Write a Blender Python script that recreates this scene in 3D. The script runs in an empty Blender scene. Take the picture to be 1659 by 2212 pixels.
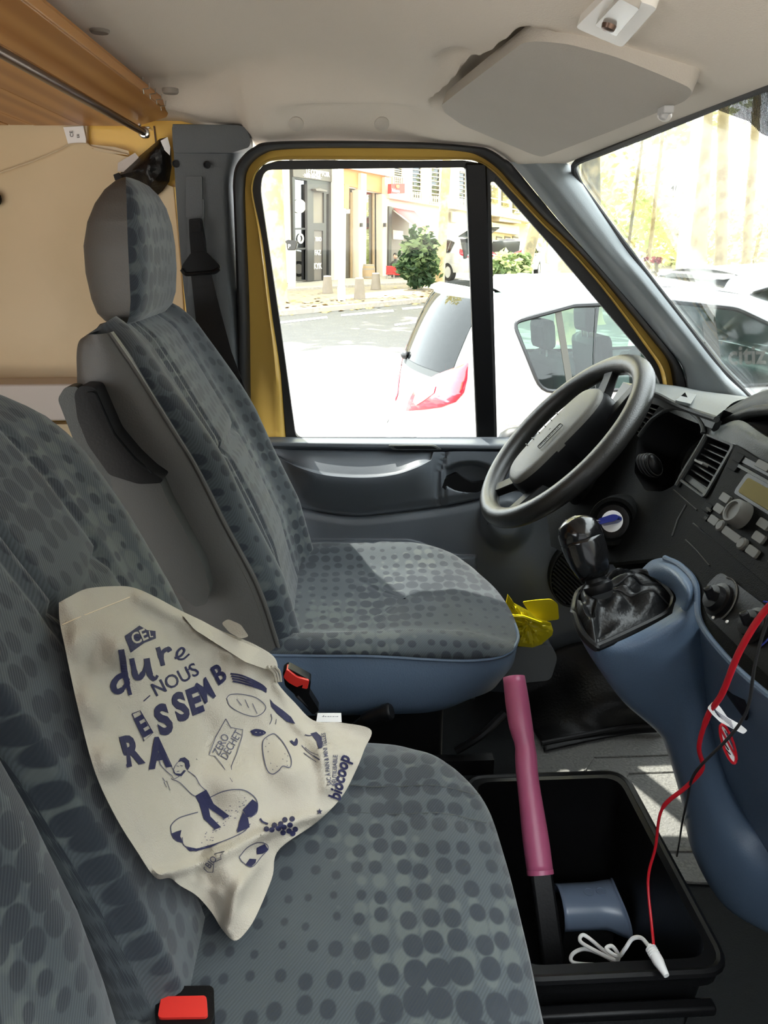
import bpy, bmesh, math, random
from mathutils import Vector, Matrix
from mathutils.geometry import tessellate_polygon
SC = bpy.context.scene
COL = SC.collection
V = Vector
RND = random.Random(7)

# ------------------------------------------------------------------ camera
FPX = 1660.0
PITCH = math.radians(19.1)
YAW = math.radians(3.0)
CAM = V((0.0, 0.0, 1.72))
cam_data = bpy.data.cameras.new('camera')
cam_data.sensor_fit = 'VERTICAL'
cam_data.sensor_height = 36.0
cam_data.sensor_width = 27.0
cam_data.lens = FPX / 2212.0 * 36.0
cam_data.clip_start = 0.02
cam_data.clip_end = 400
cam = bpy.data.objects.new('camera', cam_data)
cam.location = CAM
cam.rotation_euler = (math.pi / 2 - PITCH, 0, -YAW)
COL.objects.link(cam)
SC.camera = cam

# ------------------------------------------------------------------ sky, sun, exposure
SC.view_settings.view_transform = 'Standard'
SC.view_settings.look = 'None'
SC.view_settings.gamma = 1.0
SC.view_settings.use_curve_mapping = False
SC.view_settings.exposure = 1.55
world = bpy.data.worlds.new('sky')
SC.world = world
world.use_nodes = True
wn = world.node_tree.nodes
wn['Background'].inputs[0].default_value = (0.90, 0.965, 1.0, 1)
wn['Background'].inputs[1].default_value = 3.2
sun_data = bpy.data.lights.new('sun', 'SUN')
sun_data.energy = 9.0
sun_data.color = (1.0, 0.95, 0.86)
sun_data.angle = math.radians(0.6)
sun = bpy.data.objects.new('sun', sun_data)
COL.objects.link(sun)
SUN_DIR = V((-0.32, 0.42, 0.86)).normalized()       # from the scene towards the sun
sun.rotation_euler = SUN_DIR.to_track_quat('Z', 'Y').to_euler()
sun.location = (0, 6, 12)
try:
    SC.cycles.max_bounces = 10
    SC.cycles.diffuse_bounces = 6
    SC.cycles.transparent_max_bounces = 16
    SC.cycles.sample_clamp_indirect = 8
    SC.cycles.use_denoising = True
except Exception:
    pass

# ------------------------------------------------------------------ survey helper: a sight line of the photograph -> a point at a known depth
_F = V((math.sin(YAW) * math.cos(PITCH), math.cos(YAW) * math.cos(PITCH), -math.sin(PITCH)))
_R = V((math.cos(YAW), -math.sin(YAW), 0))
_U = _R.cross(_F)
def ray(u, v):
    return _F + _R * ((u - 829.5) / FPX) - _U * ((v - 1106.0) / FPX)
def at(u, v, X=None, Y=None, Z=None, t=None):
    k = ray(u, v)
    if X is not None: t = (X - CAM.x) / k.x
    elif Y is not None: t = (Y - CAM.y) / k.y
    elif Z is not None: t = (Z - CAM.z) / k.z
    return CAM + k * t
def onp(u, v, P0, N, off=0.0):
    k = ray(u, v)
    t = ((P0 + N * off) - CAM).dot(N) / k.dot(N)
    return CAM + k * t
def pj(p):
    q = V(p) - CAM
    z = q.dot(_F)
    return 829.5 + FPX * q.dot(_R) / z, 1106 - FPX * q.dot(_U) / z

def lerp(a, b, t): return a + (b - a) * t
def sstep(a, b, x):
    t = min(1, max(0, (x - a) / (b - a))); return t * t * (3 - 2 * t)
def interp(x, xs, ys):
    if x <= xs[0]: return ys[0]
    for i in range(1, len(xs)):
        if x <= xs[i]:
            return lerp(ys[i-1], ys[i], (x - xs[i-1]) / (xs[i] - xs[i-1]))
    return ys[-1]
def catmull(p, n):
    """resample a polyline of vectors to n points through a smooth curve"""
    p = [V(q) for q in p]
    if len(p) == 2: return [p[0].lerp(p[1], i / (n - 1)) for i in range(n)]
    P = [p[0] * 2 - p[1]] + p + [p[-1] * 2 - p[-2]]
    out = []
    m = len(p) - 1
    for i in range(n):
        s = i / (n - 1) * m
        k = min(int(s), m - 1); t = s - k
        a, b, c, d = P[k], P[k+1], P[k+2], P[k+3]
        out.append(0.5 * ((2 * b) + (c - a) * t + (2*a - 5*b + 4*c - d) * t*t + (3*b - a - 3*c + d) * t*t*t))
    return out
def rounded(loop, r, n=4):
    """round the corners of a closed loop (vectors); r may be a list"""
    out = []
    m = len(loop)
    for i in range(m):
        a, b, c = V(loop[i-1]), V(loop[i]), V(loop[(i+1) % m])
        rr = r[i] if isinstance(r, (list, tuple)) else r
        if rr <= 0: out.append(b); continue
        da, dc = (a - b), (c - b)
        k = min(rr, da.length * .49, dc.length * .49)
        p, q = b + da.normalized() * k, b + dc.normalized() * k
        for j in range(n + 1):
            t = j / n
            out.append(p * (1-t)**2 + b * 2*t*(1-t) + q * t*t)
    return out

# ------------------------------------------------------------------ materials
MATS = {}
def srgb(r, g, b):
    f = lambda c: (c/255/12.92) if c <= 10 else ((c/255 + .055)/1.055)**2.4
    return (f(r), f(g), f(b))
def mat(name, col, rough=.5, metal=0.0, spec=.5, bump=None, var=None, emit=None, coat=0, trans=0):
    m = bpy.data.materials.new(name); m.use_nodes = True
    nt = m.node_tree; b = nt.nodes['Principled BSDF']
    b.inputs['Roughness'].default_value = rough
    b.inputs['Metallic'].default_value = metal
    b.inputs['Specular IOR Level'].default_value = spec
    if coat:
        b.inputs['Coat Weight'].default_value = coat
    tc = nt.nodes.new('ShaderNodeTexCoord')
    vs, va = var or (8.0, .06)
    nz = nt.nodes.new('ShaderNodeTexNoise'); nz.inputs['Scale'].default_value = vs
    nz.inputs['Detail'].default_value = 4
    nt.links.new(tc.outputs['Object'], nz.inputs['Vector'])
    mx = nt.nodes.new('ShaderNodeMix'); mx.data_type = 'RGBA'
    mx.inputs[6].default_value = (*[c * (1 - va) for c in col], 1)
    mx.inputs[7].default_value = (*[min(1, c * (1 + va)) for c in col], 1)
    nt.links.new(nz.outputs[0], mx.inputs[0])
    nt.links.new(mx.outputs[2], b.inputs['Base Color'])
    if bump:
        n2 = nt.nodes.new('ShaderNodeTexNoise'); n2.inputs['Scale'].default_value = bump[0]; n2.inputs['Detail'].default_value = 3
        nt.links.new(tc.outputs['Object'], n2.inputs['Vector'])
        bp = nt.nodes.new('ShaderNodeBump'); bp.inputs['Strength'].default_value = bump[1]; bp.inputs['Distance'].default_value = .002
        nt.links.new(n2.outputs[0], bp.inputs['Height']); nt.links.new(bp.outputs[0], b.inputs['Normal'])
    if emit:
        b.inputs['Emission Color'].default_value = (*emit[0], 1); b.inputs['Emission Strength'].default_value = emit[1]
    MATS[name] = m
    return m
def glass(name, tint=(1, 1, 1), refl=.08):
    m = bpy.data.materials.new(name); m.use_nodes = True
    nt = m.node_tree; nt.nodes.clear()
    o = nt.nodes.new('ShaderNodeOutputMaterial')
    t = nt.nodes.new('ShaderNodeBsdfTransparent'); t.inputs[0].default_value = (*tint, 1)
    g = nt.nodes.new('ShaderNodeBsdfGlossy'); g.inputs['Roughness'].default_value = .02
    f = nt.nodes.new('ShaderNodeFresnel'); f.inputs[0].default_value = 1.45
    k = nt.nodes.new('ShaderNodeMath'); k.operation = 'MULTIPLY'; k.inputs[1].default_value = refl / .04 * .5
    mx = nt.nodes.new('ShaderNodeMixShader')
    nt.links.new(f.outputs[0], k.inputs[0]); nt.links.new(k.outputs[0], mx.inputs[0])
    nt.links.new(t.outputs[0], mx.inputs[1]); nt.links.new(g.outputs[0], mx.inputs[2])
    nt.links.new(mx.outputs[0], o.inputs[0])
    MATS[name] = m
    return m
def fabric(name, base, dark, light, scale=30.0):
    m = bpy.data.materials.new(name); m.use_nodes = True
    nt = m.node_tree; N = nt.nodes; L = nt.links
    b = N['Principled BSDF']; b.inputs['Roughness'].default_value = .9; b.inputs['Specular IOR Level'].default_value = .25
    b.inputs['Sheen Weight'].default_value = .25; b.inputs['Sheen Roughness'].default_value = .5
    uv = N.new('ShaderNodeUVMap'); uv.uv_map = 'uv'
    def vor(sc, rnd, off):
        mp = N.new('ShaderNodeMapping'); mp.inputs['Location'].default_value = off
        mp.inputs['Scale'].default_value = (1.25, .95, 1)
        L.new(uv.outputs[0], mp.inputs[0])
        v = N.new('ShaderNodeTexVoronoi'); v.voronoi_dimensions = '2D'; v.inputs['Scale'].default_value = sc; v.inputs['Randomness'].default_value = rnd
        L.new(mp.outputs[0], v.inputs['Vector']); return v
    def noise(sc, off):
        mp = N.new('ShaderNodeMapping'); mp.inputs['Location'].default_value = off
        L.new(uv.outputs[0], mp.inputs[0])
        n = N.new('ShaderNodeTexNoise'); n.noise_dimensions = '2D'; n.inputs['Scale'].default_value = sc; n.inputs['Detail'].default_value = 1
        L.new(mp.outputs[0], n.inputs['Vector']); return n
    def disc(v, n, lo, hi, soft):
        r = N.new('ShaderNodeMapRange'); r.inputs[1].default_value = .3; r.inputs[2].default_value = .7; r.inputs[3].default_value = lo; r.inputs[4].default_value = hi
        L.new(n.outputs[0], r.inputs[0])
        s = N.new('ShaderNodeMath'); s.operation = 'SUBTRACT'; L.new(r.outputs[0], s.inputs[0]); L.new(v.outputs['Distance'], s.inputs[1])
        q = N.new('ShaderNodeMapRange'); q.inputs[1].default_value = -soft; q.inputs[2].default_value = soft; L.new(s.outputs[0], q.inputs[0])
        return q
    d1 = disc(vor(scale, .38, (0, 0, 0)), noise(5.0, (3, 1, 0)), .16, .50, .04)
    d2 = disc(vor(scale, .42, (.517, .211, 0)), noise(4.5, (9, 4, 0)), -.45, .46, .08)
    mp = N.new('ShaderNodeMapping'); mp.inputs['Rotation'].default_value = (0, 0, .6)
    L.new(uv.outputs[0], mp.inputs[0])
    w = N.new('ShaderNodeTexWave'); w.inputs['Scale'].default_value = 95; w.inputs['Distortion'].default_value = .6
    L.new(mp.outputs[0], w.inputs['Vector'])
    def mix(fac, a, bcol):
        x = N.new('ShaderNodeMix'); x.data_type = 'RGBA'
        if hasattr(fac, 'outputs'): L.new(fac.outputs[0], x.inputs[0])
        else: x.inputs[0].default_value = fac
        for i, c in ((6, a), (7, bcol)):
            if isinstance(c, tuple): x.inputs[i].default_value = (*c, 1)
            else: L.new(c.outputs[2], x.inputs[i])
        return x
    c0 = mix(w, tuple(c * .86 for c in base), tuple(c * 1.14 for c in base))
    c1 = mix(d2, c0, light)
    c2 = mix(d1, c1, dark)
    L.new(c2.outputs[2], b.inputs['Base Color'])
    bp = N.new('ShaderNodeBump'); bp.inputs['Strength'].default_value = .25; bp.inputs['Distance'].default_value = .0008
    L.new(w.outputs[1], bp.inputs['Height']); L.new(bp.outputs[0], b.inputs['Normal'])
    MATS[name] = m; m['uv'] = True
    return m
def wood(name, c1, c2, scale=6.0, rot=(0, 0, 0), stretch=(6, .5, 6)):
    m = bpy.data.materials.new(name); m.use_nodes = True
    nt = m.node_tree; N = nt.nodes; L = nt.links; b = N['Principled BSDF']
    b.inputs['Roughness'].default_value = .38
    tc = N.new('ShaderNodeTexCoord'); mp = N.new('ShaderNodeMapping'); mp.inputs['Scale'].default_value = stretch; mp.inputs['Rotation'].default_value = rot
    L.new(tc.outputs['Object'], mp.inputs[0])
    n = N.new('ShaderNodeTexNoise'); n.inputs['Scale'].default_value = scale; n.inputs['Detail'].default_value = 6; n.inputs['Distortion'].default_value = 1.2
    L.new(mp.outputs[0], n.inputs['Vector'])
    w = N.new('ShaderNodeTexWave'); w.inputs['Scale'].default_value = scale * .8; w.inputs['Distortion'].default_value = 5; w.inputs['Detail'].default_value = 3
    L.new(mp.outputs[0], w.inputs['Vector'])
    a = N.new('ShaderNodeMath'); a.operation = 'MULTIPLY'; L.new(n.outputs[0], a.inputs[0]); L.new(w.outputs[1], a.inputs[1])
    r = N.new('ShaderNodeValToRGB'); r.color_ramp.elements[0].position = .05; r.color_ramp.elements[1].position = .6
    r.color_ramp.elements[0].color = (*c1, 1); r.color_ramp.elements[1].color = (*c2, 1)
    L.new(a.outputs[0], r.inputs[0]); L.new(r.outputs[0], b.inputs['Base Color'])
    MATS[name] = m
    return m
def speckle(name, c1, c2, c3, scale, rough=.9, bump=.3):
    """ground and bark: two-scale blotches"""
    m = bpy.data.materials.new(name); m.use_nodes = True
    nt = m.node_tree; N = nt.nodes; L = nt.links; b = N['Principled BSDF']
    b.inputs['Roughness'].default_value = rough
    tc = N.new('ShaderNodeTexCoord')
    n = N.new('ShaderNodeTexNoise'); n.inputs['Scale'].default_value = scale; n.inputs['Detail'].default_value = 8
    n2 = N.new('ShaderNodeTexNoise'); n2.inputs['Scale'].default_value = scale * .17; n2.inputs['Detail'].default_value = 3
    L.new(tc.outputs['Object'], n.inputs[0]); L.new(tc.outputs['Object'], n2.inputs[0])
    r = N.new('ShaderNodeValToRGB'); e = r.color_ramp.elements
    e[0].position = .42; e[1].position = .58; e[0].color = (*c1, 1); e[1].color = (*c2, 1)
    L.new(n.outputs[0], r.inputs[0])
    r2 = N.new('ShaderNodeValToRGB'); e = r2.color_ramp.elements
    e[0].position = .45; e[1].position = .6; e[0].color = (0, 0, 0, 1); e[1].color = (1, 1, 1, 1)
    L.new(n2.outputs[0], r2.inputs[0])
    x = N.new('ShaderNodeMix'); x.data_type = 'RGBA'; x.inputs[7].default_value = (*c3, 1)
    L.new(r2.outputs[0], x.inputs[0]); L.new(r.outputs[0], x.inputs[6]); L.new(x.outputs[2], b.inputs['Base Color'])
    bp = N.new('ShaderNodeBump'); bp.inputs['Strength'].default_value = bump; bp.inputs['Distance'].default_value = .01
    L.new(n.outputs[0], bp.inputs['Height']); L.new(bp.outputs[0], b.inputs['Normal'])
    MATS[name] = m
    return m
def leafmat(name, col):
    m = mat(name, col, .6, var=(3, .25))
    nt = m.node_tree; N = nt.nodes; L = nt.links
    t = N.new('ShaderNodeBsdfTranslucent'); t.inputs[0].default_value = (*[min(1, c * 1.3) for c in col], 1)
    x = N.new('ShaderNodeMixShader'); x.inputs[0].default_value = .5
    o = N['Material Output']
    L.new(N['Principled BSDF'].outputs[0], x.inputs[1]); L.new(t.outputs[0], x.inputs[2]); L.new(x.outputs[0], o.inputs[0])
    return m

seat_fab = fabric('seat fabric', (.050, .060, .067), (.0215, .027, .035), (.076, .088, .088), 31)
mat('seat vinyl', (.066, .063, .058), .55, bump=(400, .25))
mat('armrest vinyl', (.050, .050, .046), .55, bump=(400, .2))
mat('seat vinyl blue', (.095, .138, .205), .5, bump=(400, .3))
mat('black plastic', (.0045, .0045, .005), .42, spec=.22, bump=(300, .1))
mat('black rubber', (.016, .016, .017), .6, bump=(200, .15))
mat('black webbing', (.012, .012, .013), .8, bump=(900, .4))
mat('black leather', (.006, .006, .0065), .4, spec=.35, bump=(160, .5))
mat('dash dark', (.0030, .0032, .0030), .6, spec=.07, bump=(600, .3))
mat('dash grey', (.045, .050, .047), .55, bump=(600, .35))
mat('dash slate', (.022, .023, .022), .5, spec=.25, bump=(600, .3))
mat('wheel grey', (.016, .0155, .014), .36, bump=(500, .25))
mat('pad grey', (.080, .076, .064), .5, bump=(700, .3))
mat('blue grey plastic', (.085, .128, .195), .42, bump=(500, .25))
mat('door plastic', (.125, .140, .160), .40, bump=(600, .2))
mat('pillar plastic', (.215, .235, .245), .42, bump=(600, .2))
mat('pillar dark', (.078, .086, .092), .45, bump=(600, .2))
mat('headliner', (.74, .665, .575), .95, bump=(500, .3), var=(3, .04))
mat('visor vinyl', (.46, .42, .365), .8, bump=(600, .3))
mat('lamp white', (.78, .75, .70), .4)
mat('lamp lens', (.45, .42, .38), .2)
mat('yellow paint', (.88, .56, .13), .22, coat=.5, var=(5, .03))
wood('pine', (.40, .165, .035), (.60, .29, .085), 1.3, stretch=(7, .35, 7))
wood('pine pale', (.46, .20, .045), (.64, .33, .10), 1.3, stretch=(7, .35, 7))
speckle('plywood', (.66, .54, .35), (.73, .60, .40), (.55, .41, .23), 4.0, .6, .03)
mat('ledge white', (.55, .50, .46), .5)
mat('brown metal', (.12, .075, .055), .3, metal=.7)
mat('chrome', (.75, .75, .74), .15, metal=1.0)
mat('steel', (.55, .55, .54), .3, metal=1.0)
mat('white plastic', (.80, .80, .79), .4)
mat('paper white', (.82, .81, .80), .7)
mat('cord clear', (.62, .50, .33), .5)
mat('bag canvas', (.42, .378, .315), .9, bump=(700, .5), var=(6, .03))
mat('print blue', (.007, .007, .045), .8)
mat('print grey', (.06, .06, .10), .8)
mat('red plastic', (.62, .030, .022), .35)
mat('red cable', (.55, .012, .022), .35)
mat('rose rubber', (.42, .092, .185), .38, bump=(40, .3), var=(12, .12))
mat('grey blue shell', (.16, .21, .30), .25)
mat('yellow film', (.80, .66, .015), .3)
MATS['yellow film'].node_tree.nodes['Principled BSDF'].inputs['Transmission Weight'].default_value = 0
speckle('floor mat', (.20, .20, .19), (.27, .27, .25), (.23, .23, .22), 160, .9, .5)
mat('carpet black', (.0045, .006, .007), .9, bump=(300, .6))
mat('ink black', (.01, .01, .01), .6)
mat('display amber', (.15, .125, .045), .7, spec=.1)
mat('button grey', (.085, .082, .072), .5, spec=.2)
mat('key blue', (.015, .03, .22), .3)
glass('window glass', (.97, .985, .975), .05)
glass('car glass', (.60, .78, .72), .10)
glass('car glass dark', (.25, .28, .28), .06)
glass('shop glass', (.5, .5, .48), .3)
# street
mat('car white', (.85, .86, .87), .18, coat=.6, var=(2, .01))
mat('car silver', (.48, .48, .48), .25, metal=.3, coat=.5)
mat('car black trim', (.02, .02, .022), .4)
mat('car red light', (.42, .010, .03), .12, coat=.8)
mat('car clear light', (.75, .72, .74), .12, coat=.8)
mat('car interior', (.035, .040, .042), .7)
mat('tyre', (.02, .02, .02), .8)
speckle('asphalt', (.088, .083, .081), (.120, .115, .110), (.096, .091, .089), 30, .95, .3)
speckle('pavement', (.30, .27, .24), (.36, .33, .30), (.32, .29, .26), 12, .95, .2)
speckle('kerb earth', (.20, .165, .13), (.28, .23, .17), (.24, .20, .16), 8, .95, .4)
mat('paint white', (.80, .80, .78), .7)
mat('stone cream', (.68, .60, .50), .85, bump=(6, .2), var=(.8, .08))
mat('stone pale', (.74, .69, .62), .85, bump=(6, .2), var=(.8, .06))
mat('stone ochre', (.70, .58, .36), .85, var=(.8, .06))
mat('shop black', (.045, .042, .042), .4)
mat('shop grey', (.16, .14, .13), .5)
mat('shop brown', (.23, .20, .17), .6)
mat('shop orange', (.80, .30, .12), .6)
mat('shop red', (.70, .035, .035), .5)
mat('awning red', (.62, .16, .17), .8)
mat('sign white', (.85, .84, .82), .6)
mat('sign cream', (.62, .53, .36), .6)
mat('barrel wood', (.40, .28, .17), .7, var=(6, .2))
mat('barrel hoop', (.30, .28, .26), .5)
mat('meter grey', (.42, .41, .40), .5)
mat('pole white', (.80, .77, .72), .5)
mat('shutter', (.55, .45, .33), .7)
mat('skin', (.55, .35, .26), .6)
mat('hair dark', (.03, .025, .02), .7)
speckle('bark', (.36, .27, .15), (.62, .52, .32), (.46, .38, .22), 3.2, .9, .3)
speckle('bark dark', (.17, .15, .10), (.42, .34, .19), (.30, .25, .15), 3.2, .9, .3)
leafmat('leaf yellow', (.76, .70, .36))
leafmat('leaf green', (.56, .60, .32))
leafmat('leaf bush', (.045, .085, .035))
leafmat('leaf bush light', (.20, .27, .12))
mat('leaf fallen', (.50, .33, .10), .8, var=(3, .3))
mat('knob black', (.006, .006, .0065), .16, spec=.5, bump=(120, .04))
speckle('pavement pale', (.46, .43, .39), (.54, .51, .47), (.50, .47, .43), 12, .95, .2)
mat('bollard stone', (.22, .185, .15), .9, var=(6, .2))
mat('house slate', (.125, .135, .15), .8)
mat('planter', (.55, .55, .53), .7)
mat('flower red', (.45, .10, .12), .7)

# ------------------------------------------------------------------ geometry helpers (each returns verts, faces)
def join(*gs):
    vs, fs = [], []
    for v, f in gs:
        o = len(vs); vs += [V(p) for p in v]; fs += [tuple(i + o for i in q) for q in f]
    return vs, fs
def box(c, s, rot=None):
    c = V(c); hx, hy, hz = s[0]/2, s[1]/2, s[2]/2
    vs = [V((x, y, z)) for x in (-hx, hx) for y in (-hy, hy) for z in (-hz, hz)]
    if rot is not None: vs = [rot @ p for p in vs]
    return [p + c for p in vs], [(0, 1, 3, 2), (4, 6, 7, 5), (0, 4, 5, 1), (2, 3, 7, 6), (0, 2, 6, 4), (1, 5, 7, 3)]
def frames(pts, closed=False):
    n = len(pts); T = []
    for i in range(n):
        a = pts[i-1] if (i > 0 or closed) else pts[i]
        b = pts[(i+1) % n] if (i < n-1 or closed) else pts[i]
        T.append((b - a).normalized())
    up = V((0, 0, 1)) if abs(T[0].z) < .9 else V((1, 0, 0))
    x = up.cross(T[0]).normalized(); out = []
    for t in T:
        x = (x - t * x.dot(t)).normalized()
        out.append((x, t.cross(x)))
    return out
def tube(pts, r, n=8, closed=False, caps=True, flat=None):
    pts = [V(p) for p in pts]; fr = frames(pts, closed); vs, fs = [], []
    for i, p in enumerate(pts):
        rr = r[i] if isinstance(r, (list, tuple)) else r
        for k in range(n):
            a = 2 * math.pi * k / n
            vs.append(p + fr[i][0] * (math.cos(a) * rr) + fr[i][1] * (math.sin(a) * rr * (flat or 1)))
    m = len(pts)
    for i in range(m if closed else m - 1):
        j = (i + 1) % m
        for k in range(n):
            l = (k + 1) % n
            fs.append((i*n + k, i*n + l, j*n + l, j*n + k))
    if caps and not closed:
        fs.append(tuple(range(n))[::-1]); fs.append(tuple((m-1)*n + k for k in range(n)))
    return vs, fs
def ctube(pts, r, n=8, k=24, **kw): return tube(catmull(pts, k), r, n, **kw)
def lathe(prof, o, axis, n=20, caps=True):
    o = V(o); axis = V(axis).normalized()
    up = V((0, 0, 1)) if abs(axis.z) < .9 else V((1, 0, 0))
    x = up.cross(axis).normalized(); y = axis.cross(x)
    vs, fs = [], []
    for r, h in prof:
        for k in range(n):
            a = 2 * math.pi * k / n
            vs.append(o + axis * h + x * (r * math.cos(a)) + y * (r * math.sin(a)))
    m = len(prof)
    for i in range(m - 1):
        for k in range(n):
            l = (k + 1) % n
            fs.append((i*n + k, i*n + l, (i+1)*n + l, (i+1)*n + k))
    if caps:
        fs.append(tuple(range(n))[::-1]); fs.append(tuple((m-1)*n + k for k in range(n)))
    return vs, fs
def slab(loops, vec):
    """solid plate from 3D loops (outer first, then holes), extruded along vec"""
    loops = [[V(p) for p in l] for l in loops]; vec = V(vec)
    tris = tessellate_polygon(loops)
    flat = [p for l in loops for p in l]; n = len(flat)
    vs = flat + [p + vec for p in flat]
    fs = []
    for t in tris:
        fs.append(tuple(t)); fs.append(tuple(i + n for i in t[::-1]))
    o = 0
    for l in loops:
        m = len(l)
        for i in range(m):
            a, b = o + i, o + (i + 1) % m
            fs.append((a, b, b + n, a + n))
        o += m
    return vs, fs
def ring(o, i, vec):
    """solid band between two polylines of equal count (open)"""
    n = len(o); vec = V(vec)
    vs = list(o) + list(i) + [p + vec for p in o] + [p + vec for p in i]
    fs = []
    for k in range(n - 1):
        fs += [(k, k+1, n+k+1, n+k), (2*n+k, 3*n+k, 3*n+k+1, 2*n+k+1), (k, 2*n+k, 2*n+k+1, k+1), (n+k, n+k+1, 3*n+k+1, 3*n+k)]
    fs += [(0, n, 3*n, 2*n), (n-1, 3*n-1, 4*n-1, 2*n-1)]
    return vs, fs
def grid(rows, closed_u=False):
    """rows: list of equal-length lists of points"""
    m, n = len(rows), len(rows[0]); vs = [V(p) for r in rows for p in r]; fs = []
    for i in range(m - 1):
        for k in range(n if closed_u else n - 1):
            l = (k + 1) % n
            fs.append((i*n + k, i*n + l, (i+1)*n + l, (i+1)*n + k))
    return vs, fs
def grid_uv(rows):
    """arc-length uv for a grid"""
    m, n = len(rows), len(rows[0]); uv = []
    mid = m // 2
    us = [0]
    for k in range(1, n): us.append(us[-1] + (V(rows[mid][k]) - V(rows[mid][k-1])).length)
    vs = [0]
    kk = n // 2
    for i in range(1, m): vs.append(vs[-1] + (V(rows[i][kk]) - V(rows[i-1][kk])).length)
    return [(us[k], vs[i]) for i in range(m) for k in range(n)]
def patch(curves, nu, nv):
    """smooth surface through a list of curves (each a list of points); returns rows[nv][nu]"""
    cs = [catmull(c, nv) for c in curves]
    return [catmull([c[i] for c in cs], nu) for i in range(nv)]
def loft(rings, cap0=True, cap1=True):
    m, n = len(rings), len(rings[0])
    vs, fs = grid(rings, True)
    if cap0: fs.append(tuple(range(n))[::-1])
    if cap1: fs.append(tuple((m-1)*n + k for k in range(n)))
    return vs, fs
def strip(outer, inner, prof, N, n=40):
    """band between two polylines; prof = [(t across, height along N)]"""
    A, B = catmull(outer, n), catmull(inner, n)
    rows = [[A[i].lerp(B[i], t) + N * h for t, h in prof] for i in range(n)]
    return rows
def blob(c, s, seed=0, amt=.15, sub=2, rot=None):
    bm = bmesh.new(); bmesh.ops.create_icosphere(bm, subdivisions=sub, radius=1)
    r = random.Random(seed); off = V((r.random()*9, r.random()*9, r.random()*9))
    from mathutils import noise
    vs = []
    for v in bm.verts:
        p = v.co * (1 + amt * noise.noise(v.co * 1.7 + off) * 2 + amt * noise.noise(v.co * 4 + off))
        p = V((p.x*s[0], p.y*s[1], p.z*s[2]))
        if rot is not None: p = rot @ p
        vs.append(p + V(c))
    fs = [tuple(l.index for l in f.verts) for f in bm.faces]
    bm.free(); return vs, fs

# ------------------------------------------------------------------ objects
ROOTM = {}
def mesh(name, g, m, parent=None, uv=None, smooth=True, angle=40, bevel=0, kind=None, label=None, local=False, solid=0, flip=False, segs=2):
    vs, fs = g
    inv = ROOTM[parent.name].inverted() if (parent is not None and not local) else None
    pts = [tuple(inv @ V(p)) if inv else tuple(p) for p in vs]
    me = bpy.data.meshes.new(name)
    me.from_pydata(pts, [], fs); me.update()
    bm = bmesh.new(); bm.from_mesh(me)
    bmesh.ops.recalc_face_normals(bm, faces=bm.faces)
    if flip: bmesh.ops.reverse_faces(bm, faces=bm.faces)
    bm.to_mesh(me); bm.free()
    mm = MATS[m] if isinstance(m, str) else m
    me.materials.append(mm)
    if mm.get('uv') or uv:
        ul = me.uv_layers.new(name='uv')
        for p in me.polygons:
            ax = max(range(3), key=lambda i: abs(p.normal[i]))
            for li in p.loop_indices:
                vi = me.loops[li].vertex_index
                if uv: ul.data[li].uv = uv[vi]
                else:
                    c = V(vs[vi]); ul.data[li].uv = ((c.y, c.z), (c.x, c.z), (c.x, c.y))[ax]
    if smooth:
        me.shade_smooth() if hasattr(me, 'shade_smooth') else None
        try: me.set_sharp_from_angle(angle=math.radians(angle))
        except Exception: pass
    o = bpy.data.objects.new(name, me); COL.objects.link(o)
    if parent is not None:
        o.parent = parent; ROOTM[o.name] = ROOTM[parent.name]
    else: ROOTM[o.name] = Matrix()
    if solid:
        s = o.modifiers.new('solid', 'SOLIDIFY'); s.thickness = solid; s.offset = -1
    if bevel:
        b = o.modifiers.new('bevel', 'BEVEL'); b.width = bevel; b.segments = segs; b.limit_method = 'ANGLE'; b.angle_limit = math.radians(35); b.harden_normals = False
    if kind: o['kind'] = kind
    if label: o['label'] = label
    return o
def tag(o, label, cat, group=None):
    o['label'] = label; o['category'] = cat
    if group: o['group'] = group
    return o
def thing(name, label, cat, loc=(0, 0, 0), rz=0, group=None):
    o = bpy.data.objects.new(name, None); COL.objects.link(o)
    o.empty_display_size = .05
    o.location = loc; o.rotation_euler = (0, 0, rz)
    ROOTM[o.name] = Matrix.Translation(V(loc)) @ Matrix.Rotation(rz, 4, 'Z')
    return tag(o, label, cat, group)
def struct(name, g, m, parent=None, **kw):
    o = mesh(name, g, m, parent, **kw)
    if parent is None: o['kind'] = 'structure'
    return o
def dup(root, loc, rz, label=None):
    c = root.copy(); COL.objects.link(c); c.location = loc; c.rotation_euler = (0, 0, rz)
    if label: c['label'] = label
    for ch in root.children:
        k = ch.copy(); COL.objects.link(k); k.parent = c
        for g in ch.children:
            h = g.copy(); COL.objects.link(h); h.parent = k
    return c
_TXT = {}
def text2d(s, bold=0.0):
    """flat outline triangles of a string: verts (x, y), faces; cap height about 0.7"""
    if (s, bold) in _TXT: return _TXT[(s, bold)]
    cu = bpy.data.curves.new('lettering', 'FONT'); cu.body = s; cu.size = 1.0; cu.offset = bold; cu.resolution_u = 3
    ob = bpy.data.objects.new('lettering', cu); COL.objects.link(ob)
    dg = bpy.context.evaluated_depsgraph_get()
    me = bpy.data.meshes.new_from_object(ob.evaluated_get(dg))
    out = ([(v.co.x, v.co.y) for v in me.vertices], [tuple(p.vertices) for p in me.polygons])
    bpy.data.objects.remove(ob); bpy.data.curves.remove(cu); bpy.data.meshes.remove(me)
    _TXT[(s, bold)] = out
    return out
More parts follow.
